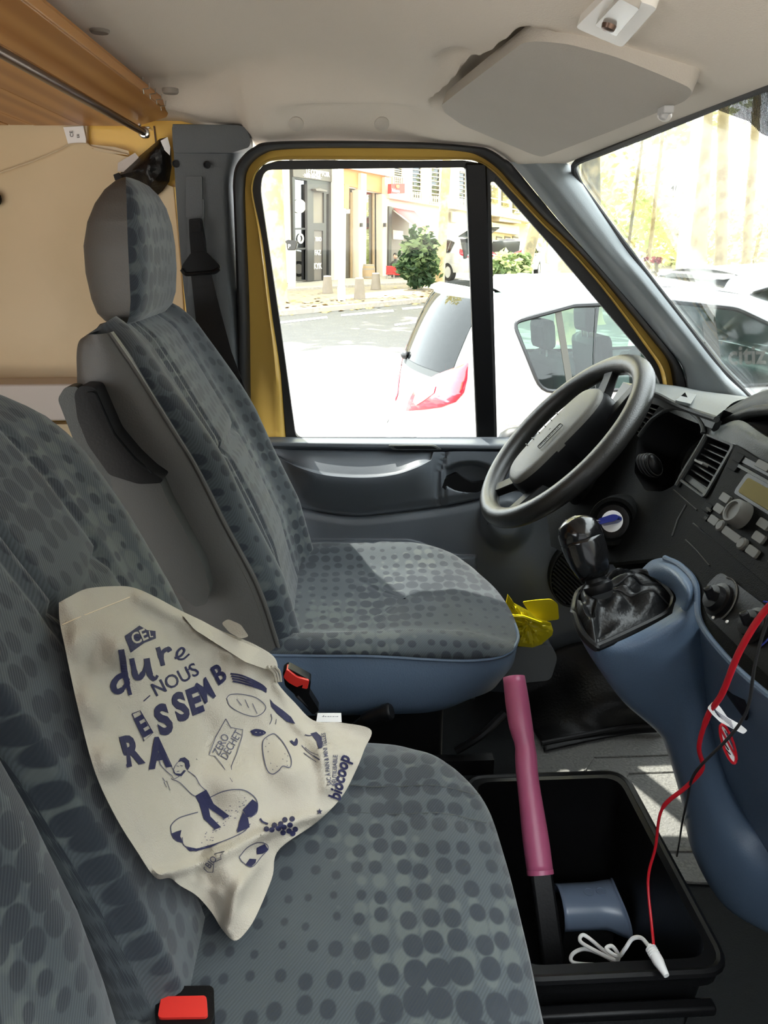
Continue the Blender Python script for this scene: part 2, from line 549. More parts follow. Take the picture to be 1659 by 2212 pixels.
def text3d(s, o, ex, ey, h, bold=0.0, thick=None):
    """letters in a plane: origin o, unit right ex, unit up ey, cap height h; thick = vector of extrusion"""
    v, f = text2d(s, bold); k = h / .7
    vs = [V(o) + V(ex) * (x * k) + V(ey) * (y * k) for x, y in v]
    if thick is None: return vs, f
    t = V(thick); n = len(vs)
    ec = {}
    for q in f:
        for i in range(len(q)):
            e = (q[i], q[(i+1) % len(q)]); ec[e] = 1
    fs = [tuple(q) for q in f] + [tuple(i + n for i in q[::-1]) for q in f]
    for (a, b) in ec:
        if (b, a) not in ec: fs.append((a, b, b + n, a + n))
    return vs + [p + t for p in vs], fs
# ================================================================== CAB SHELL
def sgroup(name, loc=(0, 0, 0), label=None):
    o = bpy.data.objects.new(name, None); COL.objects.link(o); o.location = loc; o.empty_display_size = .05
    ROOTM[o.name] = Matrix.Translation(V(loc)); o['kind'] = 'structure'
    if label: o['label'] = label
    return o
FLOOR_Z = .60
BELT = V((.3, 1.82, 1.27))
DN = V((0, -1, -.13)).normalized()             # door window plane, facing the cab
def ond(u, v, off=0): return onp(u, v, BELT, DN, off)
WALL_Y = 1.77

# windscreen plane
HX = .47
W0 = at(1236, 356, X=HX); W1 = at(1612, 856, Y=1.60); W2 = V((HX, -.1, W0.z))
WN = (W1 - W0).cross(W2 - W0).normalized()
if WN.x > 0: WN = -WN
def onw(u, v, off=0): return onp(u, v, W0, WN, off)

# ---- ceiling
Lpx = [(372, 238), (440, 255), (520, 267), (545, 296), (578, 304), (700, 302), (900, 305), (1024, 314), (1060, 321), (1091, 341), (1111, 357), (1160, 359), (1215, 356)]
Lpt = [at(u, v, Y=1.705) for u, v in Lpx] + [V((HX - .004, 1.66, W0.z + .008))]
lx = [p.x for p in Lpt]; lz = [p.z for p in Lpt]
VIS = [(955, 224), (1140, 82), (1500, 190), (1170, 332)]
def poly_d(u, v, poly):
    """signed distance in pixels to a polygon, negative inside"""
    best = 1e9; ins = False; n = len(poly)
    for i in range(n):
        ax, ay = poly[i]; bx, by = poly[(i+1) % n]
        t = max(0, min(1, ((u-ax)*(bx-ax) + (v-ay)*(by-ay)) / ((bx-ax)**2 + (by-ay)**2)))
        best = min(best, math.hypot(u - ax - t*(bx-ax), v - ay - t*(by-ay)))
        if (ay > v) != (by > v) and u < (bx-ax)*(v-ay)/(by-ay) + ax: ins = not ins
    return -best if ins else best
def roof_z(x): return 2.012 - (2.012 - W0.z - .004) * sstep(-.12, .49, x)
def ceil_z(x, y, dent=True):
    zr = roof_z(x); zl = interp(x, lx, lz)
    z = lerp(zr, zl, sstep(lerp(1.60, 1.36, sstep(-.33, -.05, x)), 1.705, y) ** 1.3)
    if dent:
        u, v = pj((x, y, z))
        d1 = poly_d(u, v, [(938, 222), (1132, 70), (1190, 80), (1420, 150), (1500, 190), (1300, 262), (1170, 320)])
        z += .034 * (1 - sstep(-10, 14, d1)) * (1 - sstep(.43, .468, x))
        z += .02 * math.exp(-((u - 985) / 45) ** 2 - ((v - 140) / 26) ** 2)
        z += .022 * math.exp(-((u - 760) / 150) ** 4 - ((v - 268) / 34) ** 4)
    return z
def onc(u, v, off=0):
    z = 1.93
    for _ in range(12):
        p = at(u, v, Z=z); z = ceil_z(p.x, p.y, False) - off
    return at(u, v, Z=z)
rows = []
NX, NY = 170, 170
for i in range(NX + 1):
    x = lerp(-.42, HX, i / NX); r = []
    for j in range(NY + 1):
        y = 1.705 - (1.705 + .12) * (j / NY) ** 1.25
        if i == NX: y = min(y, 1.66)
        if j == 0:
            zl_ = interp(x, lx, lz); r.append(V((x, 1.82, zl_ - .012))); r.append(V((x, 1.74, zl_ - .003)))
        r.append(V((x, y, ceil_z(x, y))))
    rows.append(r)
g = grid(rows)
ceiling = struct('ceiling', g, 'headliner', solid=.02, flip=False)
# make sure the thickness grows upwards
if ceiling.data.polygons[len(ceiling.data.polygons) // 2].normal.z > 0:
    ceiling.data.flip_normals()
def disc_on(p, n, r, h, sy=1.0):
    return lathe([(r, 0), (r, h * .7), (r * .85, h)], p, n, 18)
cz = lambda u, v: onc(u, v)
for u, v in ((640, 270), (825, 270)):
    struct('trim_clip', disc_on(onc(u, v) + V((0, .003, .003)), V((0, -.75, -.66)), .013, .004), 'visor vinyl', ceiling)
for u, v in ((215, 65), (368, 197)):
    struct('trim_plug', disc_on(onc(u, v) + V((0, 0, .004)), V((0, 0, -1)), .014, .008), 'shop brown', ceiling)
# outer roof skin closes the cab from above
struct('trim_1', box((-.85, .85, 2.06), (2.75, 1.98, .03)), 'yellow paint', label='yellow outer roof skin of the van')

# ---- floor, rear and right-hand shell
struct('floor', box((-.55, .84, FLOOR_Z - .03), (3.3, 1.94, .06)), 'carpet black')
struct('wall_back', box((-2.2, .84, 1.32), (.03, 1.94, 1.5)), 'plywood')
struct('wall_right', join(box((-2.05, -.13, 1.32), (.30, .03, 1.46)), box((-1.2, -.13, .68), (1.6, .03, .20)), box((-1.2, -.13, 1.97), (1.6, .03, .10))), 'plywood')
struct('wall_front', box((1.02, .84, .93), (.03, 1.94, .72)), 'carpet black')
# rear part of the roof lining
struct('ceiling_rear', box((-1.32, .84, 2.0), (1.8, 1.94, .02)), 'pine pale')

# ---- left wall behind the seat: yellow body metal with a plywood lining
yx = at(470, 500, Y=WALL_Y).x
struct('wall_left', box(((yx - 2.2) / 2, WALL_Y + .03, 1.3), (yx + 2.2, .03, 1.42)), 'yellow paint')
wl = sgroup('wall_lining')
px_ply = [(-1500, 262), (188, 262), (188, 308), (200, 321), (240, 331), (285, 340), (305, 352), (345, 392), (374, 404), (389, 560), (398, 700), (415, 840), (-1500, 840)]
struct('plywood_panel', slab([[at(u, v, Y=WALL_Y) for u, v in px_ply]], (0, .012, 0)), 'plywood', wl, smooth=False, bevel=.001)
# yellow folded post edge seen between lining and pillar trim
struct('post_flange', slab([[at(u, v, Y=WALL_Y - .012) for u, v in [(376, 404), (386, 404), (398, 560), (412, 720), (403, 720), (391, 560)]]], (0, .012, 0)), 'yellow paint', wl, bevel=.001)
struct('post_seam', slab([[at(u, v, Y=WALL_Y + .012) for u, v in [(331, 272), (334, 272), (345, 370), (342, 370)]]], (0, .004, 0)), 'brown metal', wl, smooth=False)
lz0 = at(80, 826, Y=1.70).z
struct('wall_ledge', box((-1.25, 1.72, lz0 - .04), (1.9, .09, .08)), 'ledge white', wl, bevel=.004)
struct('lower_lining', box((-1.25, 1.75, .96), (1.9, .03, lz0 - .08 - .6 - .0)), 'plywood', wl)
knob = lathe([(.004, 0), (.012, .004), (.016, .012), (.014, .02), (.002, .024)], at(-8, 430, Y=WALL_Y), (0, -1, 0), 18)
struct('round_knob', knob, 'black plastic', wl, label='black round knob on the plywood')

# ---- B pillar trim
bl = [(370, 268), (374, 360), (381, 470), (392, 600), (402, 690), (415, 860), (430, 1100), (450, 1650)]
br = [(534, 270), (520, 330), (506, 380), (506, 450), (511, 600), (515, 720), (520, 1100), (560, 1650)]
A = catmull([at(u, v, Y=1.70) for u, v in bl], 60)
B = catmull([at(u, v, Y=1.715) for u, v in br], 60)
rows = [[A[i] + V((0, .06, 0)), A[i] + V((0, .012, 0)), A[i].lerp(B[i], .02) + V((0, 0, 0)), A[i].lerp(B[i], .3), A[i].lerp(B[i], .6), A[i].lerp(B[i], .80) + V((0, -.004, 0)), A[i].lerp(B[i], .9) + V((0, .004, 0)), A[i].lerp(B[i], .97) + V((0, .022, 0)), B[i] + V((.002, .06, 0))] for i in range(60)]
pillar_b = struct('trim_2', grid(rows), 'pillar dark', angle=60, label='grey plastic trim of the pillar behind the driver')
top = [at(u, v, Y=1.697) for u, v in [(371, 269), (520, 270), (533, 279), (541, 300), (540, 318), (500, 330), (374, 330)]]
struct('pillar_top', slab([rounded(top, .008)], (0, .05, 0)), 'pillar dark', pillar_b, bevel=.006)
for u, v in ((380, 354), (447, 356)):
    p = at(u, v, Y=1.70)
    struct('screw_hole', lathe([(.0072, 0), (.0072, .003), (.0055, .003), (.005, -.004)], p, (0, -1, 0), 16), 'black plastic', pillar_b)
def rr(u0, v0, u1, v1, Y, r=.004):
    return rounded([at(u0, v0, Y=Y), at(u1, v0, Y=Y), at(u1, v1, Y=Y), at(u0, v1, Y=Y)], r)
struct('slider_cover', slab([rr(401, 381, 437, 470, 1.697)], (0, .01, 0)), 'pillar dark', pillar_b, bevel=.0015)
struct('slider_cover', slab([rr(405, 430, 441, 640, 1.6985)], (0, .01, 0)), 'pillar dark', pillar_b, bevel=.0015)

# ---- door opening: rubber seal, yellow door frame, black window channel, glass
SEAL_O = [(520, 1000), (512, 870), (512, 700), (504, 450), (502, 398), (507, 361), (524, 335), (546, 318), (578, 307), (700, 304), (900, 307), (1024, 316), (1060, 323), (1091, 343), (1111, 359), (1199, 466), (1278, 557), (1358, 649), (1437, 744), (1472, 790), (1484, 835), (1486, 880)]
SEAL_I = [(545, 1000), (540, 870), (537, 662), (528, 452), (528, 400), (532, 372), (546, 350), (570, 333), (600, 325), (700, 321), (900, 322), (1000, 328), (1042, 340), (1079, 366), (1110, 400), (1175, 470), (1236, 528), (1300, 597), (1358, 668), (1415, 738), (1450, 785), (1462, 840)]
YEL_I = [(626, 1000), (619, 944), (608, 806), (590, 690), (569, 531), (549, 435), (546, 405), (553, 376), (570, 356), (600, 347), (700, 346), (900, 347), (1000, 346), (1036, 352), (1070, 376), (1105, 414), (1170, 484), (1230, 542), (1292, 612), (1346, 682), (1396, 752), (1424, 796), (1434, 840)]
def rs(px, n, off): return catmull([ond(u, v, off) for u, v in px], n)
rows = strip([ond(u, v, .055) for u, v in SEAL_O], [ond(u, v, .04) for u, v in SEAL_I], [(0, -.02), (.06, .004), (.3, .012), (.6, .012), (.9, .0), (1, -.03)], DN, 120)
struct('trim_3', grid(rows), 'black rubber', angle=70, label='black rubber seal around the door opening')
door = sgroup('door_1', (.3, 1.82, FLOOR_Z), 'driver door of the yellow van seen from inside')
rows = strip([ond(u, v, .022) for u, v in SEAL_I], [ond(u, v, .022) for u, v in YEL_I], [(-.15, -.012), (.0, -.006), (.55, .0), (.68, .006), (.80, .010), (.92, .002), (1.0, -.02)], DN, 120)
struct('door_frame', grid(rows), 'yellow paint', door, angle=70, label='yellow painted door frame')
glass_main = rounded([ond(u, v, .0) for u, v in [(563, 405), (571, 366), (1004, 361), (1030, 956), (640, 944), (605, 690)]], [.03, .025, .008, .004, .02, .0])
glass_q = rounded([ond(u, v, .0) for u, v in [(1057, 392), (1066, 392), (1191, 534), (1278, 638), (1342, 713), (1397, 777), (1420, 822), (1430, 1000), (1240, 1010), (1072, 962)]], [.004, .003, 0, 0, 0, .04, .01, 0, .05, .004])
outer = [ond(u, v, 0) for u, v in ([(640, 1010)] + YEL_I[1:-1] + [(1440, 840), (1470, 1010)])]
struct('window_channel', slab([outer, glass_main, glass_q], DN * .016), 'black rubber', door, angle=40, bevel=.0025)
struct('window_pane', slab([[ond(u, v, -.002) for u, v in [(555, 350), (1015, 350), (1042, 975), (630, 975)]]], DN * -.003), 'window glass', door, smooth=False)
struct('quarter_pane', slab([[ond(u, v, -.004) for u, v in [(1045, 370), (1080, 370), (1445, 790), (1450, 1010), (1060, 1010)]]], DN * -.003), 'window glass', door, smooth=False)
mr = [ond(u, v, .022) for u, v in [(1006, 352), (1052, 352), (1072, 985), (1032, 985)]]
struct('window_divider', slab([mr], DN * -.02), 'black plastic', door, bevel=.004)

# ---- door card (relief worked out on the door surface)
U0, U1, V0, V1 = 560, 1500, 944, 1640
TOPX = [560, 595, 640, 700, 780, 850, 900, 935, 962, 1500]; C1 = [976, 985, 1008, 1026, 1032, 1026, 1010, 992, 976, 974]
C2X = [560, 620, 660, 720, 780, 860, 950, 1040, 1100, 1500]; C2 = [1060, 1082, 1096, 1108, 1112, 1104, 1092, 1074, 1060, 960]
def card_h(u, v):
    g = 970 + max(0, u - 590) * .012 + 60 * sstep(1080, 1250, u)      # groove under the belt ledge
    h = .022
    if v < g:                                                # ledge
        return .052 - .035 * (1 - sstep(944, 958 + max(0, u - 590) * .012, v)) - .02 * sstep(g - 7, g, v)
    c1 = interp(u, TOPX, C1); c2 = interp(u, C2X, C2)
    if v < c2:
        k = sstep(590, 680, u) * (1 - sstep(900, 975, u))
        if v < c1: h = .034 + .062 * k * ((v - g) / max(4, c1 - g)) ** .8
        else: h = .034 + (.062 * k) * (1 - sstep(0, 1, (v - c1) / max(10, c2 - c1))) + .012 * (1 - sstep(c2 - 20, c2, v))
        if u > 962:
            q = ((u - 1015) / 62) ** 2 + ((v - 1030) / 34) ** 2       # latch bowl
            h += .006 - .036 * (1 - sstep(.55, 1.05, q))
        if abs(u - (948 - (v - 985) * .05 + ((v - 1040) / 50) ** 2 * 10)) < 4: h -= .008
    else:
        h = .030 + .010 * sstep(c2, c2 + 25, v) - .012 * (1 - sstep(c2, c2 + 10, v))
        pk = 1164 + 34 * sstep(870, 1000, u)
        if u < 1030: h += .035 * sstep(pk, pk + 9, v)
        q = ((u - 1092) / 62) ** 2 + ((v - 1120) / 75) ** 2
        h += .045 * (1 - sstep(.2, 1.0, q))
        h += .030 * sstep(1040, 1180, u) * sstep(1120, 1260, v)
    return h
C1s = [(p.x, p.y) for p in catmull([V((a, b, 0)) for a, b in zip(TOPX, C1)], 90)]
C2s = [(p.x, p.y) for p in catmull([V((a, b, 0)) for a, b in zip(C2X, C2)], 90)]
TOPX, C1 = [p[0] for p in C1s], [p[1] for p in C1s]; C2X, C2 = [p[0] for p in C2s], [p[1] for p in C2s]
cols = []
for i in range(221):
    u = lerp(U0, U1, i / 220)
    g_ = 970 + max(0, u - 590) * .012 + 60 * sstep(1080, 1250, u)
    c1_ = max(g_ + 3, interp(u, TOPX, C1)); c2_ = max(c1_ + 8, interp(u, C2X, C2))
    pk_ = max(c2_ + 30, 1164 + 34 * sstep(870, 1000, u))
    br_ = [944, g_ - 8, g_ - .01, g_ + .01, c1_, c2_ - .01, c2_ + 12, pk_ - 1, pk_ + 10, pk_ + 130, 1640]
    vs_ = [br_[0]]
    for a_, b_, k_ in zip(br_, br_[1:], (10, 8, 1, 14, 34, 4, 26, 6, 24, 14)):
        vs_ += [lerp(a_, b_, (q + 1) / k_) for q in range(k_)]
    cols.append([at(u, v, Y=1.80 - card_h(u, v)) for v in vs_])
rows = [[c[j] for c in cols] for j in range(len(cols[0]))]
struct('door_card', grid(rows), 'door plastic', door, angle=70)
sl = rounded([at(u, v, Y=1.742) for u, v in [(838, 962), (940, 962), (956, 972), (848, 972)]], .006)
sl2 = rounded([at(u, v, Y=1.741) for u, v in [(848, 964), (934, 964), (946, 970), (856, 970)]], .005)
struct('slot_rim', slab([sl, sl2], (0, .012, 0)), 'dash grey', door, bevel=.001)
struct('slot_floor', slab([sl2], (0, .006, .0)), 'black plastic', door, smooth=False)
hd = [at(u, v, Y=1.765) for u, v in [(950, 1046), (960, 1030), (985, 1018), (1000, 1030), (1020, 1040), (1050, 1036), (1058, 1044), (1030, 1060), (985, 1060), (962, 1056)]]
struct('latch_handle', slab([rounded(hd, .006)], (0, -.014, 0)), 'black plastic', door, bevel=.004)
struct('latch_bowl', slab([rounded([at(u, v, Y=1.786) for u, v in [(945, 1046), (962, 1012), (1000, 992), (1040, 990), (1068, 1010), (1066, 1044), (1020, 1066), (965, 1062)]], .02)], (0, .004, 0)), 'dash slate', door, bevel=.001)
sw = [at(u, v, Y=1.722) for u, v in [(1052, 1130), (1062, 1124), (1078, 1128), (1082, 1134), (1070, 1143), (1058, 1140)]]
struct('mirror_switch', slab([rounded(sw, .004)], (0, .02, 0)), 'black plastic', door, bevel=.001)
struct('switch_mark', text3d('S', at(1062, 1138, Y=1.7205), V((1, 0, .15)), V((0, 0, 1)), .006), 'sign white', door, smooth=False)
# loudspeaker grille low in the door
sp = at(1242, 1245, Y=1.70)
def spk(r, a): return sp + V((math.cos(a) * r * .062, 0, math.sin(a) * r * .085))
rim = [spk(1.0, 2*math.pi*k/36) for k in range(36)]; rin = [spk(.93, 2*math.pi*k/36) for k in range(36)]
spg = struct('speaker_rim', slab([rim, rin], (0, .02, 0)), 'dash slate', door, bevel=.002)
struct('speaker_back', slab([[p + V((0, .012, 0)) for p in rim]], (0, .012, 0)), 'black plastic', spg)
ca, sa = math.cos(-.62), math.sin(-.62)
for k in range(17):
    q = lerp(-.86, .86, k / 16); w = math.sqrt(max(.02, .9**2 - q*q))
    a = V(((-w)*.062*ca - q*.085*-sa*.0 + q*.062*sa*-1, 0, (-w)*.085*sa + q*.085*ca)); b = V((w*.062*ca + q*.062*sa*-1, 0, w*.085*sa + q*.085*ca))
    struct('speaker_bar', tube([sp + a + V((0, .002, 0)), sp + b + V((0, .002, 0))], .0032, 5), 'dash slate', spg)

# ---- A pillar trim and windscreen
ap_i = [(1100, 352), (1111, 360), (1199, 467), (1278, 558), (1358, 650), (1437, 745), (1474, 795), (1484, 850), (1486, 900)]
ap_o = [(1222, 353), (1232, 366), (1318, 489), (1358, 545), (1397, 594), (1477, 697), (1556, 797), (1612, 854), (1650, 900)]
A = catmull([ond(u, v, .062) for u, v in ap_i], 50); B = catmull([onw(u, v, .006) for u, v in ap_o], 50)
rows = []
for i in range(50):
    a, b = A[i], B[i]; r = []
    for t, h in [(-.04, -.02)] + [(q / 20, .034 * sstep(.12, .62, q / 20) * (1 - sstep(.80, 1.12, q / 20) * 1.0) - .002) for q in range(21)] + [(1.03, -.02)]:
        r.append(a.lerp(b, t) + V((-.55, -.75, .1)) * h)
    rows.append(r)
struct('trim_4', grid(rows), 'pillar plastic', angle=60, label='grey blue trim of the windscreen pillar')
win = sgroup('window_1', (HX, .8, W0.z), 'windscreen')
wdir = (W1 - W0).normalized()
Wa = W0 + V((0, .05, 0)); Wb = V((W0.x, -.12, W0.z)); k = .70
struct('windscreen_pane', slab([[Wa - wdir * .03, Wb - wdir * .03, Wb + V((wdir.x, 0, wdir.z)) * k, W0 + V((.0, .06, 0)) + wdir * k]], WN * -.005), 'window glass', win, smooth=False)
ws = [onw(u, v, .004) for u, v in [(1660, 183), (1560, 222), (1400, 289), (1300, 329), (1262, 343), (1246, 351), (1240, 358), (1240, 368), (1254, 400), (1318, 487), (1397, 592), (1477, 695), (1556, 795), (1616, 856), (1660, 905)]]
ws = [V((HX, -.1, ws[0].z))] + ws
struct('windscreen_seal', tube(ws, .0062, 8), 'black rubber', win)
# printed sun band in the upper corner of the glass
band = [onw(u, v, .003) for u, v in [(1552, 232), (1600, 212), (1664, 186), (1720, 170), (1720, 330), (1664, 300), (1640, 288), (1615, 262)]]
sb = []
for i in range(64):
    u = lerp(1554, 1730, i / 63)
    va = interp(u, [1552, 1664, 1730], [236, 190, 164]); vb = interp(u, [1552, 1615, 1640, 1664, 1730], [238, 262, 288, 300, 332])
    sb.append(tube([onw(u, va, .003), onw(u + (vb - va) * .05, vb, .003)], .00062, 4))
struct('sun_band', join(*sb), 'dash dark', win, smooth=False, kind='stuff')

# ---- passenger side: door opening the camera looks in through
struct('trim_5', box((-.33, -.08, 1.30), (.34, .07, 1.40)), 'pillar plastic', label='pillar behind the passenger doorway')
struct('trim_6', box((.20, -.10, 1.945), (1.2, .06, .09)), 'headliner', label='roof rail over the passenger doorway')
door2 = sgroup('door_2', (.35, -.12, FLOOR_Z), 'passenger door below the open window')
struct('door_card', box((.30, -.115, .88), (1.42, .05, .60)), 'door plastic', door2, bevel=.01)
struct('window_ledge', box((.30, -.10, 1.185), (1.42, .08, .03)), 'door plastic', door2, bevel=.008)
struct('window_frame', box((.86, -.10, 1.55), (.06, .04, .70), Matrix.Rotation(-.5, 3, 'Y')), 'black rubber', door2, bevel=.005)
# ================================================================== OVERHEAD FITTINGS
sa0 = at(372, 245, Y=1.76); sb0 = at(345, 268, Y=1.76)
shelf = thing('overhead_shelf', 'varnished pine overhead shelf across the cab behind the seats', 'shelf', (sa0.x, 1.76, sa0.z))
Y0s, Y1s = -.1, 1.76
def plank(x0, z0, x1, z1, th=.012, yy=(Y0s, Y1s)):
    d = V((x1 - x0, 0, z1 - z0)).normalized(); n = V((d.z, 0, -d.x)) * th
    if n.z < 0: n = -n
    p = [V((x0, yy[1], z0)), V((x1, yy[1], z1)), V((x1, yy[1], z1)) + n, V((x0, yy[1], z0)) + n]
    return slab([p], (0, yy[0] - yy[1], 0))
xA, zA, xB, zB = sa0.x, sa0.z, sb0.x, sb0.z
xr = at(300, 272, Y=1.76)
mesh('edge_strip', plank(xA + .002, zA + .012, xA, zA - .003, .014), 'pine pale', shelf, bevel=.002)
mesh('fascia_board', plank(xA - .001, zA - .004, xr.x, xr.z, .014), 'pine', shelf, bevel=.0015)
xs = [xr.x] + [at(u, 270, Y=1.76).x for u in (177, 72, 20, -60, -150, -260, -390, -540)]
for a, b in zip(xs, xs[1:]):
    mesh('plank', plank(a - .0012, xr.z + RND.uniform(-.001, .001), b + .0012, xr.z + RND.uniform(-.001, .001), .014), 'pine', shelf, bevel=.0015)
# shadow-tight backing above the planks
mesh('backing', box((xA - .55, .83, 1.985), (1.1, 1.86, .01)), 'pine pale', shelf)
for (u, v) in ((304, 180), (317, 194), (331, 205), (345, 217), (354, 231)):
    p = onc(u, v, .004)
    p = at(u, v, Y=p.y)
    q = [p + V((-.006, .002, -.006)), p + V((-.006, 0, .001)), p + V((.004, -.001, .002)), p + V((.005, -.001, .010))]
    mesh('staple', tube(q, .0009, 5), 'steel', shelf)
r0 = at(310, 286, Y=1.715)
rod = thing('curtain_rod', 'thin brown metal curtain rod under the pine shelf', 'rod', tuple(r0))
r1 = at(0, 112, X=r0.x)
dr = (r1 - r0).normalized()
mesh('rod', tube([r0, r0 + dr * 1.7], .0065, 12), 'brown metal', rod)
mesh('end_bracket', join(box(r0 + V((0, .022, .010)), (.022, .03, .004)), lathe([(.011, 0), (.011, .012), (.007, .014)], r0 + V((0, .012, 0)), (0, -1, 0), 14)), 'chrome', rod, bevel=.001)
mesh('screw', lathe([(.004, 0), (.004, .005), (.002, .007)], at(302, 270, Y=1.755), (0, -1, 0), 10), 'chrome', rod)
# white care label with cord on the plywood
lb = thing('wiring_label', 'white CE label on a pale cord against the plywood', 'label', tuple(at(165, 290, Y=1.765)))
lq = [at(u, v, Y=1.765) for u, v in [(137, 275), (180, 272), (186, 300), (186, 311), (148, 313)]]
mesh('label_sheet', slab([lq], (0, -.0012, 0)), 'paper white', lb, smooth=False)
o = at(159, 296, Y=1.7628); ex = (at(157, 280, Y=1.7628) - o).normalized(); ey = (at(150, 297, Y=1.7628) - o).normalized()
mesh('label_mark', text3d('CE', o + V((0, -.0006, 0)), ex, ey, .007), 'ink black', lb, smooth=False)
o = at(172, 298, Y=1.7628)
mesh('label_mark', text3d('E8', o + V((0, -.0006, 0)), ex, ey, .005), 'ink black', lb, smooth=False)
mesh('cord', ctube([at(u, v, Y=y) for u, v, y in [(-60, 395, 1.755), (0, 373, 1.758), (70, 348, 1.758), (130, 322, 1.760), (150, 312, 1.762), (186, 311, 1.762), (200, 318, 1.76), (240, 326, 1.76), (276, 334, 1.762)]], .0016, 6, 40), 'cord clear', lb)
mesh('clear_strap', slab([[at(u, v, Y=1.766) for u, v in [(196, 312), (250, 318), (278, 326), (280, 335), (240, 332), (205, 325)]]], (0, -.002, 0)), 'cord clear', lb, smooth=False)
# black bag hanging beside the pillar
hb = thing('black_pouch', 'crumpled black nylon pouch hung beside the driver pillar', 'pouch', tuple(at(315, 360, Y=1.75)))
hp = [(250, 380), (262, 372), (300, 338), (345, 300), (362, 296), (369, 320), (371, 360), (366, 392), (352, 412), (330, 430), (322, 424), (300, 402), (268, 394), (256, 392)]
cen = V((318, 364))
rows = []
from mathutils import noise as mnoise
for k in range(9):
    f = 1 - k / 8 * .999
    r = []
    for i in range(len(hp) * 4):
        a, b = hp[i // 4], hp[(i // 4 + 1) % len(hp)]; t = (i % 4) / 4
        u, v = lerp(a[0], b[0], t), lerp(a[1], b[1], t)
        u, v = lerp(cen.x, u, f), lerp(cen.y, v, f)
        h = .035 * (1 - f ** 3) + .012 * mnoise.noise(V((u * .045, v * .045, 1))) * (1 - f ** 6)
        r.append(at(u, v, Y=1.757 - h))
    rows.append(r)
mesh('pouch_body', loft(rows, True, True), 'black leather', hb, angle=30)
mesh('pouch_tab', slab([[at(u, v, Y=1.74) for u, v in [(246, 378), (258, 373), (266, 386), (262, 392), (250, 390)]]], (0, -.006, 0)), 'black webbing', hb, bevel=.001)
mesh('pouch_tag', slab([[at(u, v, Y=1.735) for u, v in [(347, 304), (362, 296), (368, 318), (367, 336), (355, 324)]]], (0, -.001, 0)), 'paper white', hb, smooth=False)
mesh('clear_sleeve', slab([[at(u, v, Y=1.752) for u, v in [(255, 352), (292, 330), (300, 340), (268, 372), (254, 370)]]], (0, -.001, 0)), 'ledge white', hb, smooth=False)

# ---- sun visor, folded up
vz = [(970, 206), (1148, 82), (1492, 186), (1172, 334)]
vp = [onc(955, 222, .010), onc(1140, 82, .006), onc(1500, 192, .017)]
visor = thing('sun_visor', 'grey sun visor folded up above the driver window', 'visor', tuple(vp[2]))
n = (vp[1] - vp[0]).cross(vp[2] - vp[0]).normalized()
if n.z > 0: n = -n
c0 = sum(vp, V()) / 3
flat = [CAM + (p - CAM) * ((c0 - CAM).dot(n) / (p - CAM).dot(n)) for p in [at(955, 222, X=.20), at(1000, 186, X=.215), at(1132, 84, X=.243), at(1165, 80, X=.26), at(1230, 86, X=.29), at(1330, 112, X=.345), at(1420, 148, X=.40), at(1494, 180, X=.45), at(1500, 194, X=.455), at(1480, 212, X=.458), at(1320, 278, X=.447), at(1190, 328, X=.44), at(1172, 334, X=.432), at(1150, 328, X=.41), at(1000, 265, X=.25), at(962, 238, X=.206)]]
vn_ = n.copy(); c0v = c0.copy()
flat = rounded(flat, .012, 3)
mesh('visor_body', slab([[p + n * .004 for p in flat]], -n * .020), 'visor vinyl', visor, bevel=.007, segs=3)
cp = onp(1448, 214, c0, n)
mesh('pivot_clip', join(box(cp + n * .012, (.012, .020, .008)), lathe([(.005, 0), (.005, .008), (.003, .010)], cp + n * .012, n, 12)), 'meter grey', visor, bevel=.002)
mesh('pivot_cap', lathe([(.008, 0), (.008, .004), (.004, .006)], onp(1447, 222, c0, n) + n * .012, n + V((-.2, -.5, 0)), 12), 'lamp white', visor)

# ---- cabin lamp
ql = [onc(u, v) for u, v in [(1250, 36), (1352, 80), (1432, -12), (1330, -46)]]
lc = sum(ql, V()) / 4
lamp = thing('cabin_lamp', 'white rectangular cabin lamp on the headliner', 'lamp', tuple(lc))
un = (ql[1] - ql[0]).cross(ql[3] - ql[0]).normalized()
if un.z > 0: un = -un
mesh('lamp_body', slab([rounded([p - un * .003 for p in ql], .008)], un * .013), 'lamp white', lamp, bevel=.003)
li = [onc(u, v, .010) for u, v in [(1290, 40), (1336, 64), (1388, 2), (1345, -20)]]
mesh('lamp_lens', slab([rounded(li, .004)], un * .006), 'lamp lens', lamp, bevel=.002)
lk = onc(1316, 54, .016)
mesh('lamp_switch', lathe([(.007, 0), (.006, .004), (.003, .005)], lk, un, 14), 'brown metal', lamp)
# ================================================================== SEATS
def cushion(outline, ztop, seam, edge=.05, n=80, drop=.03):
    """padded seat top: rings from the seam inwards; ztop(x,y) top height, seam(x,y) seam height"""
    P = [V((p[0], p[1], 0)) for p in outline]
    P = catmull(P + [P[0]], n + 1)[:-1]
    c = sum(P, V()) / len(P)
    rows = []
    for d, k in ((0, 0), (-.004, .25), (.0, .5), (.012, .75), (.028, .92), (.05, 1.0)):
        r = []
        for p in P:
            q = p + (c - p).normalized() * d
            zt, zs = ztop(q.x, q.y), seam(q.x, q.y)
            r.append(V((q.x, q.y, lerp(zs, zt, k))))
        rows.append(r)
    for f in (.85, .7, .55, .4, .25, .1, .01):
        r = []
        for p in P:
            e = p + (c - p).normalized() * .05
            q = c + (e - c) * f
            r.append(V((q.x, q.y, ztop(q.x, q.y))))
        rows.append(r)
    return rows, P, c
def planuv(rows): return [(p.x + 0.0, p.y + p.z * .8) for r in rows for p in r]

